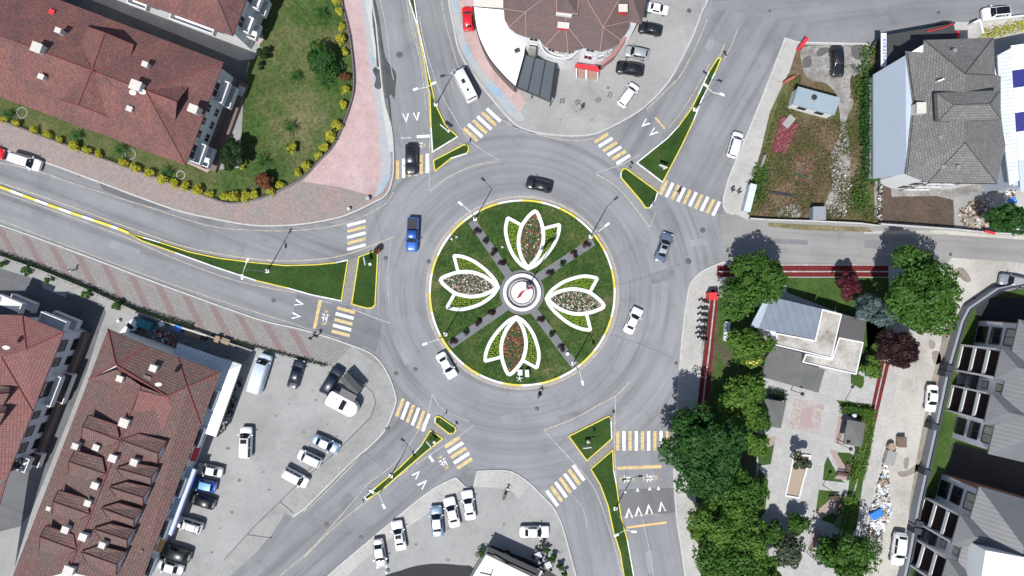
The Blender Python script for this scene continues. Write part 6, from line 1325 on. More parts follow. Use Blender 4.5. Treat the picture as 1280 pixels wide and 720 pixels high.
tree(326,82,5,1.0,'deep','small dark plant just below the courtyard bush',name='bush',cat='bush',lobes=4,size=.22,zb=.1,n=250)
for i, (x, y, r_) in enumerate(((4,38,8),(2,24,6),(24,2,6))): tree(x,y,r_,2.5,'oak','green bush in the upper left corner, '+['lowest','middle','topmost'][i]+' of three',name='bush',cat='bush',lobes=5,size=.3,zb=.3,n=600)
for i, (x, y, r_) in enumerate(((3,330,5),(33,340,7),(61,350,5),(110,367,8),(148,382,7))): tree(x,y,r_,1.4,'oak',f'green bush along the striped pavement, {ORD[i]} from the left edge',name='bush',cat='bush',group='bushes along the striped pavement',lobes=5,size=.25,zb=.1,n=350)
for i, (x, y, r_, k_) in enumerate(((678,681.5,4.6,'olive'),(684.5,688,5.2,'dark'),(692,696.5,5,'dark'),(700,708,5,'dark'),(602,690,7,'oak'),(706,717,4,'dark'))): tree(x,y,r_,1.3,k_,f'potted bush by the cafe tables, '+['topmost','second from the top','third from the top','fourth from the top','left of the cream roof','lowest'][i],name='bush',cat='bush',group='bushes round the cafe terrace',lobes=5,size=.22,zb=.1,n=300)
# ball shrubs along the garden fence
balls = [(5,150),(22,155),(43,163),(59,169),(75,175),(94,182),(110,188),(124,194),(155,204),(171,210),(187,217),(204,224),(218,229),(232,234),(249,238),(263,242),(280,246),(293,246),(307,245),(319,243),(324,241)][:20]+[(339,239),(350,232),(373,217),(384,207),(398,195),(407,184),(414,171),(421,157),(429.5,130),(433,112),(432,97),(432,66),(427,49),(427,33),(424,14),(420,2)]
bpro = []
for s_ in range(3):
    me, _ = leaves_mesh('ball_shrub', .60, .95, 420, .2, LF['lime'], 7, .55, .95, 50+s_); m = MB(); bpro.append(me)
for i, (x, y) in enumerate(balls):
    p = W(x, y, .6); me = bpro[i % 3]
    if (x,y) == (432,97): me, _ = leaves_mesh('ball_shrub', .60, .95, 420, .2, LF['rust'], 7, .55, .95, 77)
    o = bpy.data.objects.new('ball_shrub', me); C.objects.link(o); o.location = (p.x,p.y,.13); s_ = random.uniform(.95,1.38)*(1.12 if 200 < x < 420 else 1); o.scale = (s_,s_,s_); o.rotation_euler = (0,0,random.random()*6)
    w_ = (f'{ORD[i]} from the left edge along the cobbled walk' if i < 20 else f'{ORD[len(balls)-1-i]} from the top edge along the pink walk')
    tag(o, ('rusty orange ' if (x,y)==(432,97) else 'round yellow-green ')+'ball shrub, '+w_, 'shrub', 'ball shrubs along the garden fence')
# dark round bushes on the roundabout paths
me, _ = leaves_mesh('path_shrub', .5, .7, 420, .17, LF['maroon'], 6, .55, .95, 91); me2, _ = leaves_mesh('path_shrub', .5, .7, 420, .17, LF['deep'], 6, .55, .95, 92)
for nm, L_ in (('upper left',[(627.4,328.8),(617,315.3),(607,301.4),(596.7,289)]),('upper right',[(687.6,341),(703,329.4),(718,317.6),(733.4,306)]),('lower left',[(614.4,390.7),(598,403),(582.6,415),(567,426.8)]),('lower right',[(676,399.4),(689.6,417.4),(702,435)])):
    for i, (x, y) in enumerate(L_):
        o = bpy.data.objects.new('path_shrub', me if (i+len(nm)) % 3 else me2); C.objects.link(o); p = W(x,y,.4); o.location = (p.x,p.y,.185); o.rotation_euler = (0,0,i)
        tag(o, f'small dark round shrub on the {nm} roundabout path, {ORD[i]} from the plinth', 'shrub', 'round shrubs on the roundabout paths')
# palms
def palm(x, y, r_, label, h=.7):
    p = W(x,y,h); R = r_*S; o = empty('palm', (p.x,p.y,.13), 0, label, 'palm', 'palms in the garden'); m = MB(); m.tube((0,0,0),(0,0,h),.16,.13,8); m.build('trunk', BARK, o); m = MB()
    for k in range(14):
        a = k*2.4+random.uniform(-.1,.1); L_ = R*random.uniform(.75,1.1); prev = None; up = random.uniform(.3,.8)
        for j in range(9):
            t = j/8; c_ = Vector((cos(a)*L_*t, sin(a)*L_*t, h+up*sin(t*2.6)*.7-.35*t*t)); 
            if prev is not None:
                sd = Vector((-sin(a),cos(a),0)); wl = .17*sin(min(1,t*1.15+.1)*pi*.9)+.04
                for s_ in (-1,1): m.add([prev, c_, c_+sd*s_*wl+Vector((cos(a)*.12,sin(a)*.12,-.08))], [[0,1,2]])
            prev = c_
    m.build('fronds', LF['dark'], o)
for a_ in ((402,18,12,'palm nearest the top edge of the garden lawn'),(406,103,13,'palm just below the round glossy tree'),(363,160,13,'palm in the middle of the lower lawn'),(329,203,13,'palm above the rust-red bush'),(370,96,10,'small palm left of the round glossy tree'),(208,216,11,'palm in the bed near the house corner'),(151,188,11,'palm in the bed by the ring of stones'),(96,170,10,'palm in the bed under the long red roof'),(10,143,9,'palm in the bed by the left edge')): palm(*a_)
def ringst(x, y, label, r=1.0):
    r *= .8; n = 20; m = MB()
    for i in range(n): a = 2*pi*i/n; m.lathe((r*cos(a),r*sin(a),0),[(.09,0),(.11,.10),(.05,.16)],6)
    o = m.build('stone_ring', KERB); o.location = W(x,y)+Vector((0,0,.14)); tag(o, label, 'stone ring', 'stone rings in the garden bed')
ringst(29,141,'stone ring in the garden bed near the left edge'); ringst(164,193,'stone ring in the garden bed in the middle'); ringst(227,219,'stone ring in the garden bed by the house corner',.8)
# garden fence, hedges
fz = empty('garden_fence', W(440,60), 0, 'low wall with black railing along the garden edge', 'fence'); FPt = [W(x,y) for x, y in GF]
m = MB(); m.ribbon(FPt, .25, .1, .5); rel(fz, m).build('wall', plain('fence_wall',(.16,.15,.14),.9), fz); m = MB(); m.ribbon(FPt, .07, 1.0, 1.08); acc = 0
for i in range(len(FPt)-1):
    d = FPt[i+1]-FPt[i]; k = max(1,int(d.length/.5))
    for j in range(k): q = FPt[i]+d*(j/k); m.tube((q.x,q.y,.5),(q.x,q.y,1.05),.02,n=4,cap=False)
rel(fz, m).build('railing', FEN, fz)
def hedge(pts, wd, h, kind, label, dens=95, size=.2, z=.12, name='hedge', loose=.10):
    P = [W(x,y) for x, y in pts]; o = empty(name, P[len(P)//2]+Vector((0,0,z)), 0, label, 'hedge'); l = o.location; V = []; rg = np.random.default_rng(abs(int(pts[0][0]*3)))
    for a, b in zip(P[:-1],P[1:]):
        d = b-a; L_ = d.length; d.normalize(); s = Vector((-d.y,d.x,0)); n = int(L_*(wd+h*2)*dens*.5)+3
        for _ in range(n):
            u = rg.uniform(0,L_); v = rg.uniform(-.5,.5); w_ = rg.random(); zz = h*(1 if w_ < .6 else rg.random()); v = v if w_ < .6 else math.copysign(.5,v)
            V.append(a+d*u+s*(v*wd)+Vector((rg.normal()*loose,rg.normal()*loose,zz+rg.normal()*loose*.7)))
    n = len(V); P_ = np.array([tuple(v-Vector((l.x,l.y,0))) for v in V]); nr = rg.normal(size=(n,3)); nr[:,2] = abs(nr[:,2])+.5; nr /= np.linalg.norm(nr,axis=1)[:,None]; t = np.cross(nr, rg.normal(size=(n,3))); t /= np.linalg.norm(t,axis=1)[:,None]; b_ = np.cross(nr,t); s = size*rg.uniform(.6,1.3,n)[:,None]
    Q = np.stack([P_-t*s*.5,P_+b_*s*.4,P_+t*s*.5,P_-b_*s*.4],1).reshape(-1,3); me = bpy.data.meshes.new('foliage'); me.from_pydata(Q.tolist(),[],[[4*i,4*i+1,4*i+2,4*i+3] for i in range(n)]); me.materials.append(LF[kind]); f = bpy.data.objects.new('foliage',me); C.objects.link(f); f.parent = o
    m = MB()
    for a, b in zip(P[:-1],P[1:]):
        m.tube((a+Vector((0,0,h*.4))), (b+Vector((0,0,h*.4))), .04, n=5)
    m.v = [(x_-l.x,y_-l.y,z_) for x_,y_,z_ in m.v]; m.build('stems', BARK, o); return o
hedge([(-30,302),(0,317),(50,334),(112,360),(175,388),(217,401),(243,408)],.5,.7,'deep','low dark hedge along the striped pavement behind the yard')
hedge([(265,418),(320,433),(365,445),(410,457)],.28,.35,'deep','thin low hedge between striped pavement and car park')
hedge([(1083,510),(1081,525),(1078,545),(1075,566),(1069,590),(1065,602)],1.7,1.2,'bright','clipped bright hedge beside the upper part of the right red track',130,.24)
hedge([(1059,618),(1055,640),(1050,660)],1.7,1.2,'bright','clipped bright hedge beside the lower part of the right red track',130,.24)
hedge([(1048,512),(1062,511),(1085,517)],.9,1.1,'oak','dark clipped hedge above the right pavilion',130,.22)
hedge([(958,491),(972,494),(980,496)],1.0,1.0,'deep','dark clipped hedge above the left pavilion',130,.22)
hedge([(1086,100),(1084,140),(1085,170),(1087,205),(1087,225)],1.9,1.7,'dark','overgrown shrub belt along the pale blue annex',150,.34,loose=.35)
hedge([(1086,60),(1080,85),(1074,110),(1076,130)],1.5,.6,'oak','weedy green growth at the top of the vacant lot',60,.3,loose=.45)
hedge([(1080,215),(1072,240),(1074,262)],1.4,.8,'oak','weedy green growth at the lower right of the vacant lot',70,.3,loose=.45)
hedge([(952,208),(946,232),(940,250)],1.6,.7,'oak','weedy green growth at the lower left of the vacant lot',70,.3,loose=.4)
hedge([(1222,45),(1245,42),(1262,36),(1300,27)],1.0,.7,'lime','yellow-green planting strip behind the white wall at top right',70,.25,loose=.3)
# scattered weeds on the lot as stuff
me = None; V = []; rg = np.random.default_rng(5)
while len(V) < 9500:
    x = rg.uniform(932,1096); y = rg.uniform(95,281)
    if not inpoly(x,y,LOT): continue
    if sin(x*.11+1)*cos(y*.09)+rg.normal()*.45 < .0 or (1000<x<1062 and y<150): continue
    V.append(W(x,y)+Vector((0,0,.13+rg.uniform(0,.25))))
P_ = np.array([tuple(v) for v in V]); n = len(P_); nr = rg.normal(size=(n,3)); nr[:,2] = abs(nr[:,2])+.6; nr /= np.linalg.norm(nr,axis=1)[:,None]; t = np.cross(nr, rg.normal(size=(n,3))); t /= np.linalg.norm(t,axis=1)[:,None]; b_ = np.cross(nr,t); s = rg.uniform(.10,.26,n)[:,None]
Q = np.stack([P_-t*s,P_+b_*s*.5,P_+t*s,P_-b_*s*.5],1).reshape(-1,3); me = bpy.data.meshes.new('weeds'); me.from_pydata(Q.tolist(),[],[[4*i,4*i+1,4*i+2,4*i+3] for i in range(n)]); me.materials.append(leafmat('weed_leaf',(.05,.09,.02),(.17,.15,.06))); o = bpy.data.objects.new('weeds',me); C.objects.link(o); tag(o,'low weeds and dry grass scattered over the vacant lot','weeds',kind='stuff')
m = MB(); k = 0
while k < 900:
    x = rg.normal(1004,22); y = rg.normal(205,38)
    if not inpoly(x,y,LOT) or y < 150: continue
    p = W(x,y); s_ = rg.uniform(.08,.22); a_ = rg.uniform(0,6.28); m.add([(p.x+s_*cos(a_+i*2.094), p.y+s_*sin(a_+i*2.094), .14+rg.uniform(.0,.2)) for i in range(3)]+[(p.x,p.y,.3)], [[0,1,3],[1,2,3],[2,0,3]]); k += 1
tag(m.build('dry_plants', leafmat('dry_red_leaf',(.12,.05,.035),(.30,.16,.12))),'reddish dry plants scattered in the middle of the vacant lot','plants',kind='stuff')
# ================================================================= SMALL THINGS
def thing_box(name, x, y, d, h, rz, mat, label, cat, z=.125, group=None, extra=None):
    """box-like item with a lid or slats as its own part"""
    o = empty(name, W(x,y)+Vector((0,0,z)), rz, label, cat, group); m = MB(); m.box((0,0,h/2),(d[0],d[1],h)); m.build('body', mat, o, bevel=.03)
    if extra: extra(o, d, h)
    return o
def lid(mat): 
    def f(o, d, h): m = MB(); m.box((0,0,h+.04),(d[0]*1.04,d[1]*1.04,.08)); m.build('lid', mat, o, bevel=.02)
    return f
def slats(mat, n=4):
    def f(o, d, h):
        m = MB()
        for i in range(n): m.box((-d[0]/2+d[0]*(i+.5)/n,0,h+.03),(d[0]/n*.6,d[1],.05))
        m.build('slats', mat, o)
    return f
thing_box('kiosk_box',887,370,(1.3,1.1),1.9,.05,REDP,'bright red box at the corner of the red track','box',extra=lid(REDP))
thing_box('cabinet',1018,268,(1.9,2.0),1.6,.0,plain('cabinet_blue_grey',(.22,.26,.30),.6),'blue-grey metal cabinet at the bottom of the vacant lot','cabinet',extra=lid(STEEL))
thing_box('container',933,249,(1.0,4.2),1.6,radians(-14),plain('container_white',(.45,.50,.56),.5),'long narrow white container on the left edge of the vacant lot','container',extra=lid(plain('container_lid',(.52,.57,.62),.5)))
thing_box('floodlight_box',709,442,(.45,.45),.35,.4,LAMPW,'small white box on the lower right roundabout path','box',z=.18,extra=lid(LAMPW))
for x, y, r_, l_ in ((565,299,-.3,'small white floodlight left of a pair at the upper left rim'),(571,296.5,.3,'small white floodlight right of a pair at the upper left rim'),(628,309,.2,'small white box by the upper left path shrubs')):
    thing_box('ground_light',x,y,(.36,.30),.3,r_,LAMPW,l_,'ground light',z=.17,group='ground lights on the roundabout',extra=lid(STEEL))
# Ornamental white sign on the lawn
OS = empty('lawn_ornament', W(650,465)+Vector((0,0,.17)), 0, 'white ornament on a block at the bottom of the roundabout lawn', 'ornament')
m = MB(); m.box((0,0,.25),(.75,.9,.5)); m.build('block', WHITE, OS, bevel=.03)
m = MB(); 
for k in range(5): a = k*2*pi/5+.2; m.tube((-.1,-.95,.25),(-.1+.55*cos(a),-.95+.55*sin(a),.5),.09,.04,6)
m.build('star', WHITE, OS)
thing_box('signal_cabinet',658.7,465.7,(.6,1.05),.9,.05,WHITE,'white cabinet beside the ornament on the lower lawn','cabinet',z=.17,extra=lid(WHITE))
m = MB(); n = 0
def emblem_plants():pass
def sign_bits(x, y, rz, label, s=1.0):
    o = empty('direction_sign', W(x,y)+Vector((0,0,.15)), rz, label, 'sign', 'signs on the splitter islands')
    m = MB(); m.tube((0,0,0),(0,0,2.4),.05,n=6); m.tube((0,.5*s,0),(0,.5*s,2.4),.05,n=6); m.build('posts', STEEL, o); m = MB(); m.box((0,.25*s,2.1),(.10,1.3*s,.7)); m.build('panel', WHITE, o); m = MB(); m.lathe((.35,-.2,.0),[(.28,0),(.30,.1),(.15,.2)],10); m.build('footing', CREAM, o)
for a_ in ((558,165,.9,'white sign on the northern grass island'),(460,329,.2,'white sign on the small western grass island'),(827,212,1.2,'white sign on the north-east grass island'),(540,553,.7,'white sign on the south-west grass island'),(734,555,1.7,'white sign on the south-east grass triangle')): sign_bits(*a_)
def ydisc(x, y, label):
    o = empty('keep_right_sign', W(x,y)+Vector((0,0,.15)), random.random(), label, 'sign', 'round signs on the island tips'); m = MB(); m.tube((0,0,0),(0,0,2.2),.04,n=6); m.build('post', STEEL, o); m = MB(); m.tube((.05,0,2.0),(.09,0,2.0),.32,n=16); m.build('disc', FRAMED, o)
for a_ in ((583,183,'sign post on the tip of the small northern island'),(785,212,'sign post at the top of the small north-east island'),(813,256,'sign post at the bottom of the small north-east island'),(471,314,'sign post at the top of the small western island'),(553,523,'sign post at the upper end of the small south-west island'),(566,537,'sign post at the lower end of the small south-west island'),(762,523,'sign post at the tip of the south-east triangle'),(738,544,'sign post on the upper edge of the south-east triangle'),(901,74,'sign post at the thin end of the north-east island'),(457,621,'sign post at the thin end of the south-west island')): ydisc(*a_)
tree(472,313,5.5,1.3,'rust','dry dark shrub at the top of the small western island',name='bush',cat='bush',lobes=5,size=.25,zb=.1,n=300)
# yard clutter north of the long block
thing_box('steel_frame',185,405,(2.4,1.3),1.0,-.35,TEAL,'teal steel frame in the shaded yard','frame',extra=slats(TEAL,3))
thing_box('plastic_crate',226,410,(1.1,.8),.8,-.35,BLUEP,'blue plastic crate by the yard wall','crate',extra=lid(BLUEP))
thing_box('plastic_crate',220,408,(.8,.7),.7,-.3,TEAL,'teal plastic crate left of the blue crate','crate',extra=lid(TEAL))
for i,(x,y,l_) in enumerate(((239,415,'wooden pallet stack right of the blue crate'),(249,417.5,'wooden pallet stack in the middle of three by the yard wall'),(284,427,'grey wooden pallet stack near the end of the yard wall'))): thing_box('pallet_stack',x,y,(1.3,1.1),.7,-.35,WOOD,l_,'pallets',group='pallet stacks in the yard',extra=slats(WOOD,5))
thing_box('cardboard_box',274.5,424,(.7,1.1),.9,-.35,plain('cardboard',(.45,.25,.16),.9),'brown cardboard box leaning by the yard wall','box',extra=lid(WOOD))
thing_box('dark_crate',256,420,(1.2,1.1),.6,-.35,FRAMED,'black crate at the right end of the pallet row','crate',extra=slats(BLK,4)); thing_box('dark_crate',293,431,(.9,.6),.5,-.35,FRAMED,'small dark crate near the right end of the yard wall','crate',extra=slats(WOOD,3))
thing_box('water_drum',206,404.5,(.7,.7),.9,.4,WHITE,'white drum by the yard wall left of the crates','drum',extra=lid(WHITE)); thing_box('handcart',176,416,(1.7,1.1),.5,-.35,WOOD,'wooden handcart beside the half hidden white car','cart',extra=slats(FRAMED,4))
thing_box('planter_box',187,424,(1.3,.5),.4,-.5,HEDL,'planter of yellow-green plants by the eaves','planter',extra=slats(HEDL,5))
rg = np.random.default_rng(11)
def debris(name, polys, n, mats, label, smin=.1, smax=.5, cat='debris', hmax=.35):
    ms = [MB() for _ in mats]; allm = MB(); k = 0
    xs = [p[0] for p in polys]; ys = [p[1] for p in polys]
    while k < n:
        x = rg.uniform(min(xs),max(xs)); y = rg.uniform(min(ys),max(ys))
        if not inpoly(x,y,polys): continue
        p = W(x,y); d = (rg.uniform(smin,smax),rg.uniform(smin*.5,smax*.6),rg.uniform(.04,hmax)); M_ = Matrix.Translation((p.x,p.y,.14+rg.uniform(0,hmax))) @ Matrix.Rotation(rg.uniform(0,6.28),4,'Z') @ Matrix.Rotation(rg.normal()*.4,4,'X') @ Matrix.Rotation(rg.normal()*.3,4,'Y')
        allm.box((0,0,0),d,M=M_,mi=int(rg.integers(0,len(mats)))); k += 1
    o = allm.build(name, mats); tag(o, label, cat, kind='stuff')
GRUB = plain('rubble_grey',(.30,.29,.27),.9); 
debris('rubbish_heap',[(1106,565),(1116,566),(1108,590),(1108,610),(1112,640),(1102,665),(1086,662),(1090,630),(1098,600)],330,[WHITE,WROOF,CREAM,GRUB,WOOD,plain('pale_blue_junk',(.4,.5,.6),.6)],'heap of white bags, boards and rubbish beside the dusty road',.15,.9)
debris('rubble_heap',[(1084,655),(1102,660),(1100,690),(1088,700),(1080,680)],260,[GRUB,GRUB,CREAM,BARK,WOODD],'grey rubble heap at the lower end of the rubbish',.1,.5)
debris('wood_heap',[(1198,266),(1214,256),(1235,251),(1240,262),(1236,280),(1222,288),(1205,280)],420,[WOOD,GRUB,BARK,CREAM],'heap of broken grey wood in the yard by the dark tree',.5,1.6,hmax=.12)
debris('lot_rubble',[(1040,200),(1062,195),(1066,260),(1050,274),(1036,262)],130,[GRUB,GRUB,WOODD,CREAM],'scattered concrete rubble on the vacant lot',.08,.35)
debris('side_junk',[(1250,180),(1262,180),(1268,255),(1256,250)],150,[WOOD,BLUEP,CREAM,FRAMED,WHITE],'junk and boards piled beside the striped hall',.3,1.2)
debris('yard_junk',[(190,412),(218,416),(224,430),(212,440),(196,428)],120,[BLK,GRUB,WOOD,WHITE,REDP],'dark clutter of buckets and tools in the shaded yard',.1,.6)
debris('street_edge_junk',[(1096,228),(1101,228),(1101,276),(1096,276)],80,[GRUB,CREAM,FRAMED],'rubble along the edge of the dark soil bed',.1,.5)
debris('shop_clutter',[(292,470),(302,474),(286,530),(274,545),(272,540)],90,[BLK,FRAMED,GRUB],'dark chairs and racks under the canopy edge',.3,.8,hmax=.5)
thing_box('blue_tarp_bin',1093,641,(1.9,1.1),.7,.5,BLUEP,'blue plastic tub on the rubbish heap','tub',extra=slats(BLUEP,3))
thing_box('timber_crate',1124,551,(1.2,1.6),.9,0,WOOD,'wooden crate beside the round drum at the road edge','crate',extra=slats(WOODD,4))
o = empty('cable_drum', W(1111,557)+Vector((0,0,.1)), 0, 'round wooden drum left of the wooden crate', 'drum'); m = MB(); m.lathe((0,0,0),[(.5,0),(.55,.1),(.5,.7),(.45,.75)],14); m.build('drum', GRUB, o); m = MB(); m.lathe((0,0,.75),[(.6,0),(.6,.08)],16); m.build('top', WOOD, o)
thing_box('wire_cage',1110,571,(1.5,2.2),.8,-.3,STEEL,'flattened grey metal cage at the top of the rubbish heap','cage',extra=slats(GRUB,4)); thing_box('brown_boards',1104,601,(1.3,1.2),.4,.5,WOOD,'brown boards in the middle of the rubbish heap','boards',extra=slats(WOODD,3)); thing_box('orange_board',1106,624,(1.2,.6),.2,.2,plain('orange_ply',(.50,.30,.12),.8),'orange-brown board on the rubbish heap','board',extra=slats(WOOD,2))
# maroon tarps on the lot
TM = MB(); rgp = [(963,190),(968,158),(975,146),(997,156),(992,178),(980,192)]; pw = [W(x,y) for x, y in rgp]; cxy = sum(pw,Vector())/6; vs = []; nn = 14
for j in range(nn+1):
    for i in range(nn+1):
        a = pw[0].lerp(pw[2],j/nn) ; b = pw[5].lerp(pw[3],j/nn); p = a.lerp(b,i/nn); vs.append((p.x,p.y,.2+.5*random.random()))
TM.add(vs,[[j*(nn+1)+i,j*(nn+1)+i+1,(j+1)*(nn+1)+i+1,(j+1)*(nn+1)+i] for j in range(nn) for i in range(nn)],0,False); o = TM.build('tarpaulin', MAROON); tag(o,'crumpled maroon tarpaulin in the overgrown vacant lot','tarpaulin')
thing_box('pale_board',984,153,(1.2,2.0),.06,-.7,plain('dull_board',(.33,.28,.27),.8),'pale board lying on the maroon tarpaulin','board',z=.6,extra=slats(GRUB,2))
def beam(x0,y0,x1,y1,w_,h,mat,name,label,cat): 
    a,b = W(x0,y0),W(x1,y1); o = empty(name,a+Vector((0,0,.13)),0,label,cat); m = MB(); m.ribbon([a,b],w_,.0,h); m.v=[(x-a.x,y-a.y,z) for x,y,z in m.v]; m.build('panel', mat, o); m = MB(); d=b-a
    for t in (.05,.95): q=d*t; m.tube((q.x,q.y,0),(q.x,q.y,h+.1),.05,n=6)
    m.build('posts', FRAMED, o)
beam(996,63,1005,51,.5,1.2,REDP,'red_banner','red banner stand at the top of the light pavement','banner'); beam(978,105,990,98,.4,.9,plain('faded_red',(.38,.10,.09),.7),'red_banner','faded red banner stand lower on the lot edge','banner')
beam(960,240,990,245,.35,.25,FRAMED,'steel_beam','dark steel beam lying left in the vacant lot','beam'); beam(992,218,1008,222,.2,.3,plain('green_bar',(.03,.08,.05),.6),'steel_beam','dark green bar in the weeds of the vacant lot','beam')
beam(948,212,954,195,.3,.9,STEEL,'metal_rail','grey metal rail above the white container','rail')
# boundary wall of lot and soil yard
WL = empty('boundary_wall', W(1080,279), 0, 'low grey wall along the bottom of the vacant lot and soil bed', 'wall'); m = MB(); m.ribbon([W(935,274),W(960,275.5),W(1010,277),W(1072,280),W(1095,283)],.22,0,1.1); m.ribbon([W(1095,281),W(1192,288),W(1230,292),W(1290,295)],.22,0,1.5); rel(WL,m).build('wall', KERB, WL); m = MB(); m.ribbon([W(1222,290),W(1234,293)],.3,1.5,1.8); rel(WL,m).build('red_section', REDP, WL)
GW = empty('yard_wall', W(200,395), 0, 'low wall between the striped pavement and the shaded yard', 'wall'); m = MB(); m.ribbon([W(x,y) for x,y in ((0,319),(55,338),(118,364),(172,388.5),(217,405),(262,419),(318,438))],.18,.1,.95); rel(GW,m).build('wall', plain('yard_wall_grey',(.28,.27,.25),.9), GW); m = MB(); m.ribbon([W(x,y) for x,y in ((217,405),(262,419))],.28,.95,1.0); rel(GW,m).build('coping', KERB, GW)
# park furniture
def bench(x,y,rz,label):
    o = empty('park_bench',W(x,y)+Vector((0,0,.13)),rz,label,'bench','benches in the park'); m = MB()
    for i in range(4): m.box((0,-.2+i*.13,.45),(1.7,.1,.05))
    m.build('seat', WOODD, o); m = MB()
    for i in range(2): m.box((0,.36,.6+i*.18),(1.7,.05,.12))
    m.build('backrest', WOODD, o)
    for s in (-1,1): m = MB(); m.box((s*.7,.05,.22),(.08,.5,.44)); m.build('leg', FRAMED, o)
bench(1051,592,-.15,'dark park bench on the upper rose path'); bench(1057,585,-1.75,'dark park bench against the hedge on the upper rose path'); bench(1047,633,-1.7,'dark park bench on the lower rose path'); bench(1041,621,.1,'dark park bench at the top of the lower rose path'); bench(945,552,.0,'dark park bench on the left rose path')
PLT = empty('planter', W(994,595)+Vector((0,0,.12)), 0, 'long white planter with gravel and an olive tree on the plaza', 'planter'); m = MB(); m.ribbon([W(x,y) for x,y in ((1001,568),(1012,569),(1003,600),(997.5,621.5),(980.5,618.5),(986,595),(991,568))],.22,.0,.42); rel(PLT,m); m.v=[(a,b,c_+0) for a,b,c_ in m.v]; m.build('edging', WHITE, PLT); m = MB(); m.poly([Vector((p.x,p.y,.2)) for p in [W(x,y) for x,y in ((992,568),(1011,570),(996.5,620.5),(981.5,618))]]); rel(PLT,m).build('gravel', plain('planter_gravel',(.33,.26,.20),.9,var=.25,scale=8), PLT)
UM = empty('parasol', W(936,447.5), 0, 'yellow parasol half hidden under the sparse tree', 'parasol'); m = MB(); m.tube((0,0,0),(0,0,2.4),.03,n=6); m.build('pole', STEEL, UM); m = MB(); m.lathe((0,0,2.0),[(1.35,0),(1.3,.05),(.7,.3),(.02,.55)],8,smooth=False); m.build('canopy', plain('yellow_canvas',(.75,.60,.12),.8), UM)
thing_box('picnic_table',907,414,(.8,3.0),.7,-.1,WHITE,'long white table beside the left red track','table',extra=slats(WHITE,2))
for x,y,l_ in ((1087,448,'pale round boulder, right of two by the shrub tree'),(1083,446,'brown round boulder, left of two by the shrub tree')): m = MB(); m.lathe((0,0,0),[(.35,0),(.42,.2),(.3,.42),(.08,.5)],12); o = m.build('boulder', CREAM if x==1087 else WOOD); o.location=W(x,y)+Vector((0,0,.13)); tag(o,l_,'boulder')
m = MB(); m.lathe((0,0,0),[(.3,0),(.38,.2),(.25,.5),(.05,.55)],12); o = m.build('white_urn', WHITE); o.location=W(1061.8,517)+Vector((0,0,1.3)); tag(o,'white ball lamp over the dark hedge by the right pavilion','ball lamp')
sheet('artificial_turf',[(1063,470),(1080,475),(1078,484),(1064,478)],.16,G_LAWN2)
# cafe tables
def ctable(x,y,rz,label):
    o = empty('cafe_table',W(x,y)+Vector((0,0,.15)),rz,label,'table','cafe tables on the terrace'); m = MB(); m.box((0,0,.74),(.95,.95,.05)); m.build('tabletop', plain('grey_tabletop',(.42,.42,.44),.5) if 'grey_tabletop' not in bpy.data.materials else bpy.data.materials['grey_tabletop'], o); m = MB(); m.tube((0,0,0),(0,0,.72),.05,n=6); m.box((0,0,.02),(.5,.5,.04)); m.build('leg', FRAMED, o)
    return o
def cchair(x,y,rz,label,proto=[]):
    if not proto:
        o = empty('cafe_chair',(0,0,0)); m = MB(); m.box((0,0,.45),(.48,.48,.07)); m.build('seat', BLK, o, bevel=.02); m = MB(); m.box((0,.23,.68),(.48,.06,.45)); m.build('backrest', BLK, o)
        for a in (-.2,.2):
            for b in (-.2,.2): m = MB(); m.tube((a,b,0),(a,b,.43),.02,n=5); m.build('leg', FRAMED, o)
        proto.append(o); r=o
    else: r = copy_tree(proto[0])
    r.location = W(x,y)+Vector((0,0,.15)); r.rotation_euler=(0,0,rz); tag(r,label,'chair','black chairs round the cafe tables')
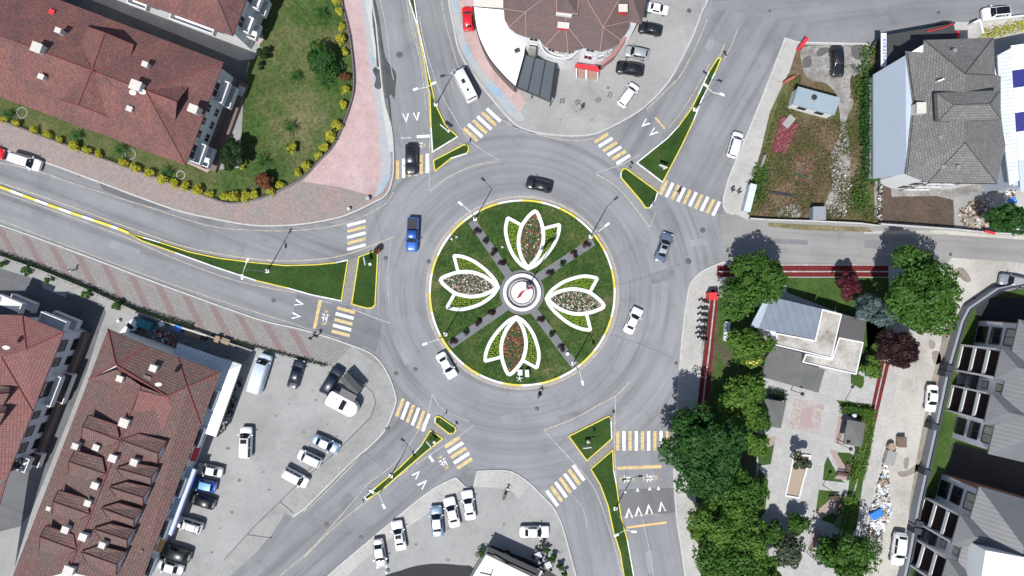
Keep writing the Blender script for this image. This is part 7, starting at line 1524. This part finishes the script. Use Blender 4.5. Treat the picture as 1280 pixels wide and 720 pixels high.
for i,(x,y,rz,l_) in enumerate(((631.7,693,-.5,'upper left, on the dark deck'),(656,705,-.5,'on the dark deck, next right of the upper left one'),(673,712.5,-.5,'on the dark deck, nearest the bottom edge'),(672.5,691.7,.45,'on the paving, below the topmost bush'),(685,703.5,.45,'on the paving, left of the third bush'))):
    ctable(x,y,rz,'square grey cafe table '+l_)
    for k,w_ in enumerate(('right','top','left','bottom')):
        a = rz+k*pi/2; p = W(x,y); q = (x+6*cos(a), y-6*sin(a)); cchair(q[0],q[1],a-pi/2,f'black chair {w_} of the cafe table '+('nearest the upper left deck corner','second along the deck','nearest the bottom edge on deck','below the topmost bush','beside the third bush')[i])
for i,(x,y) in enumerate(((702,128),(721,130),(747,127),(761.5,120.5))):
    m = MB()
    for s in (-1,1): m.tube((-.25,s*.25,0),(-.25,s*.25,.7),.03,n=5); m.tube((.25,s*.25,0),(.25,s*.25,.7),.03,n=5); m.tube((-.25,s*.25,.7),(.25,s*.25,.7),.03,n=5)
    m.tube((-.25,-.25,.7),(-.25,.25,.7),.03,n=5); m.tube((.25,-.25,.7),(.25,.25,.7),.03,n=5)
    o = m.build('parking_stand', FRAMED); o.location=W(x,y)+Vector((0,0,.125)); o.rotation_euler=(0,0,.4*i); tag(o,f'small dark barrier stand on the north plaza, {ORD[i]} from the left','barrier','barrier stands on the north plaza')
m = MB(); m.lathe((0,0,0),[(.32,0),(.34,.1),(.2,.6),(.05,.7)],12); o = m.build('white_bollard', LAMPW); o.location=W(484.5,713.5)+Vector((0,0,.13)); tag(o,'white round bollard below the leftmost car on the south plaza','bollard')
thing_box('street_bin',461,248.5,(.5,.5),.8,.2,GRUB,'grey pavement box at the north-west kerb corner','bin',extra=lid(STEEL)); thing_box('street_bin',437,261.5,(.45,.35),.6,.2,CREAM,'small pale box on the cobbled walk near the kerb','bin',extra=lid(CREAM)); thing_box('street_bin',150.5,401,(.4,.4),.5,.2,WHITE,'small white box on the concrete yard by the long block','bin',extra=lid(WHITE)); thing_box('utility_box',304,116,(1.0,1.4),.8,-.4,CREAM,'cream utility box at the courtyard corner by the lawn','box',extra=lid(CREAM))
print('OBJECTS', len(bpy.data.objects))
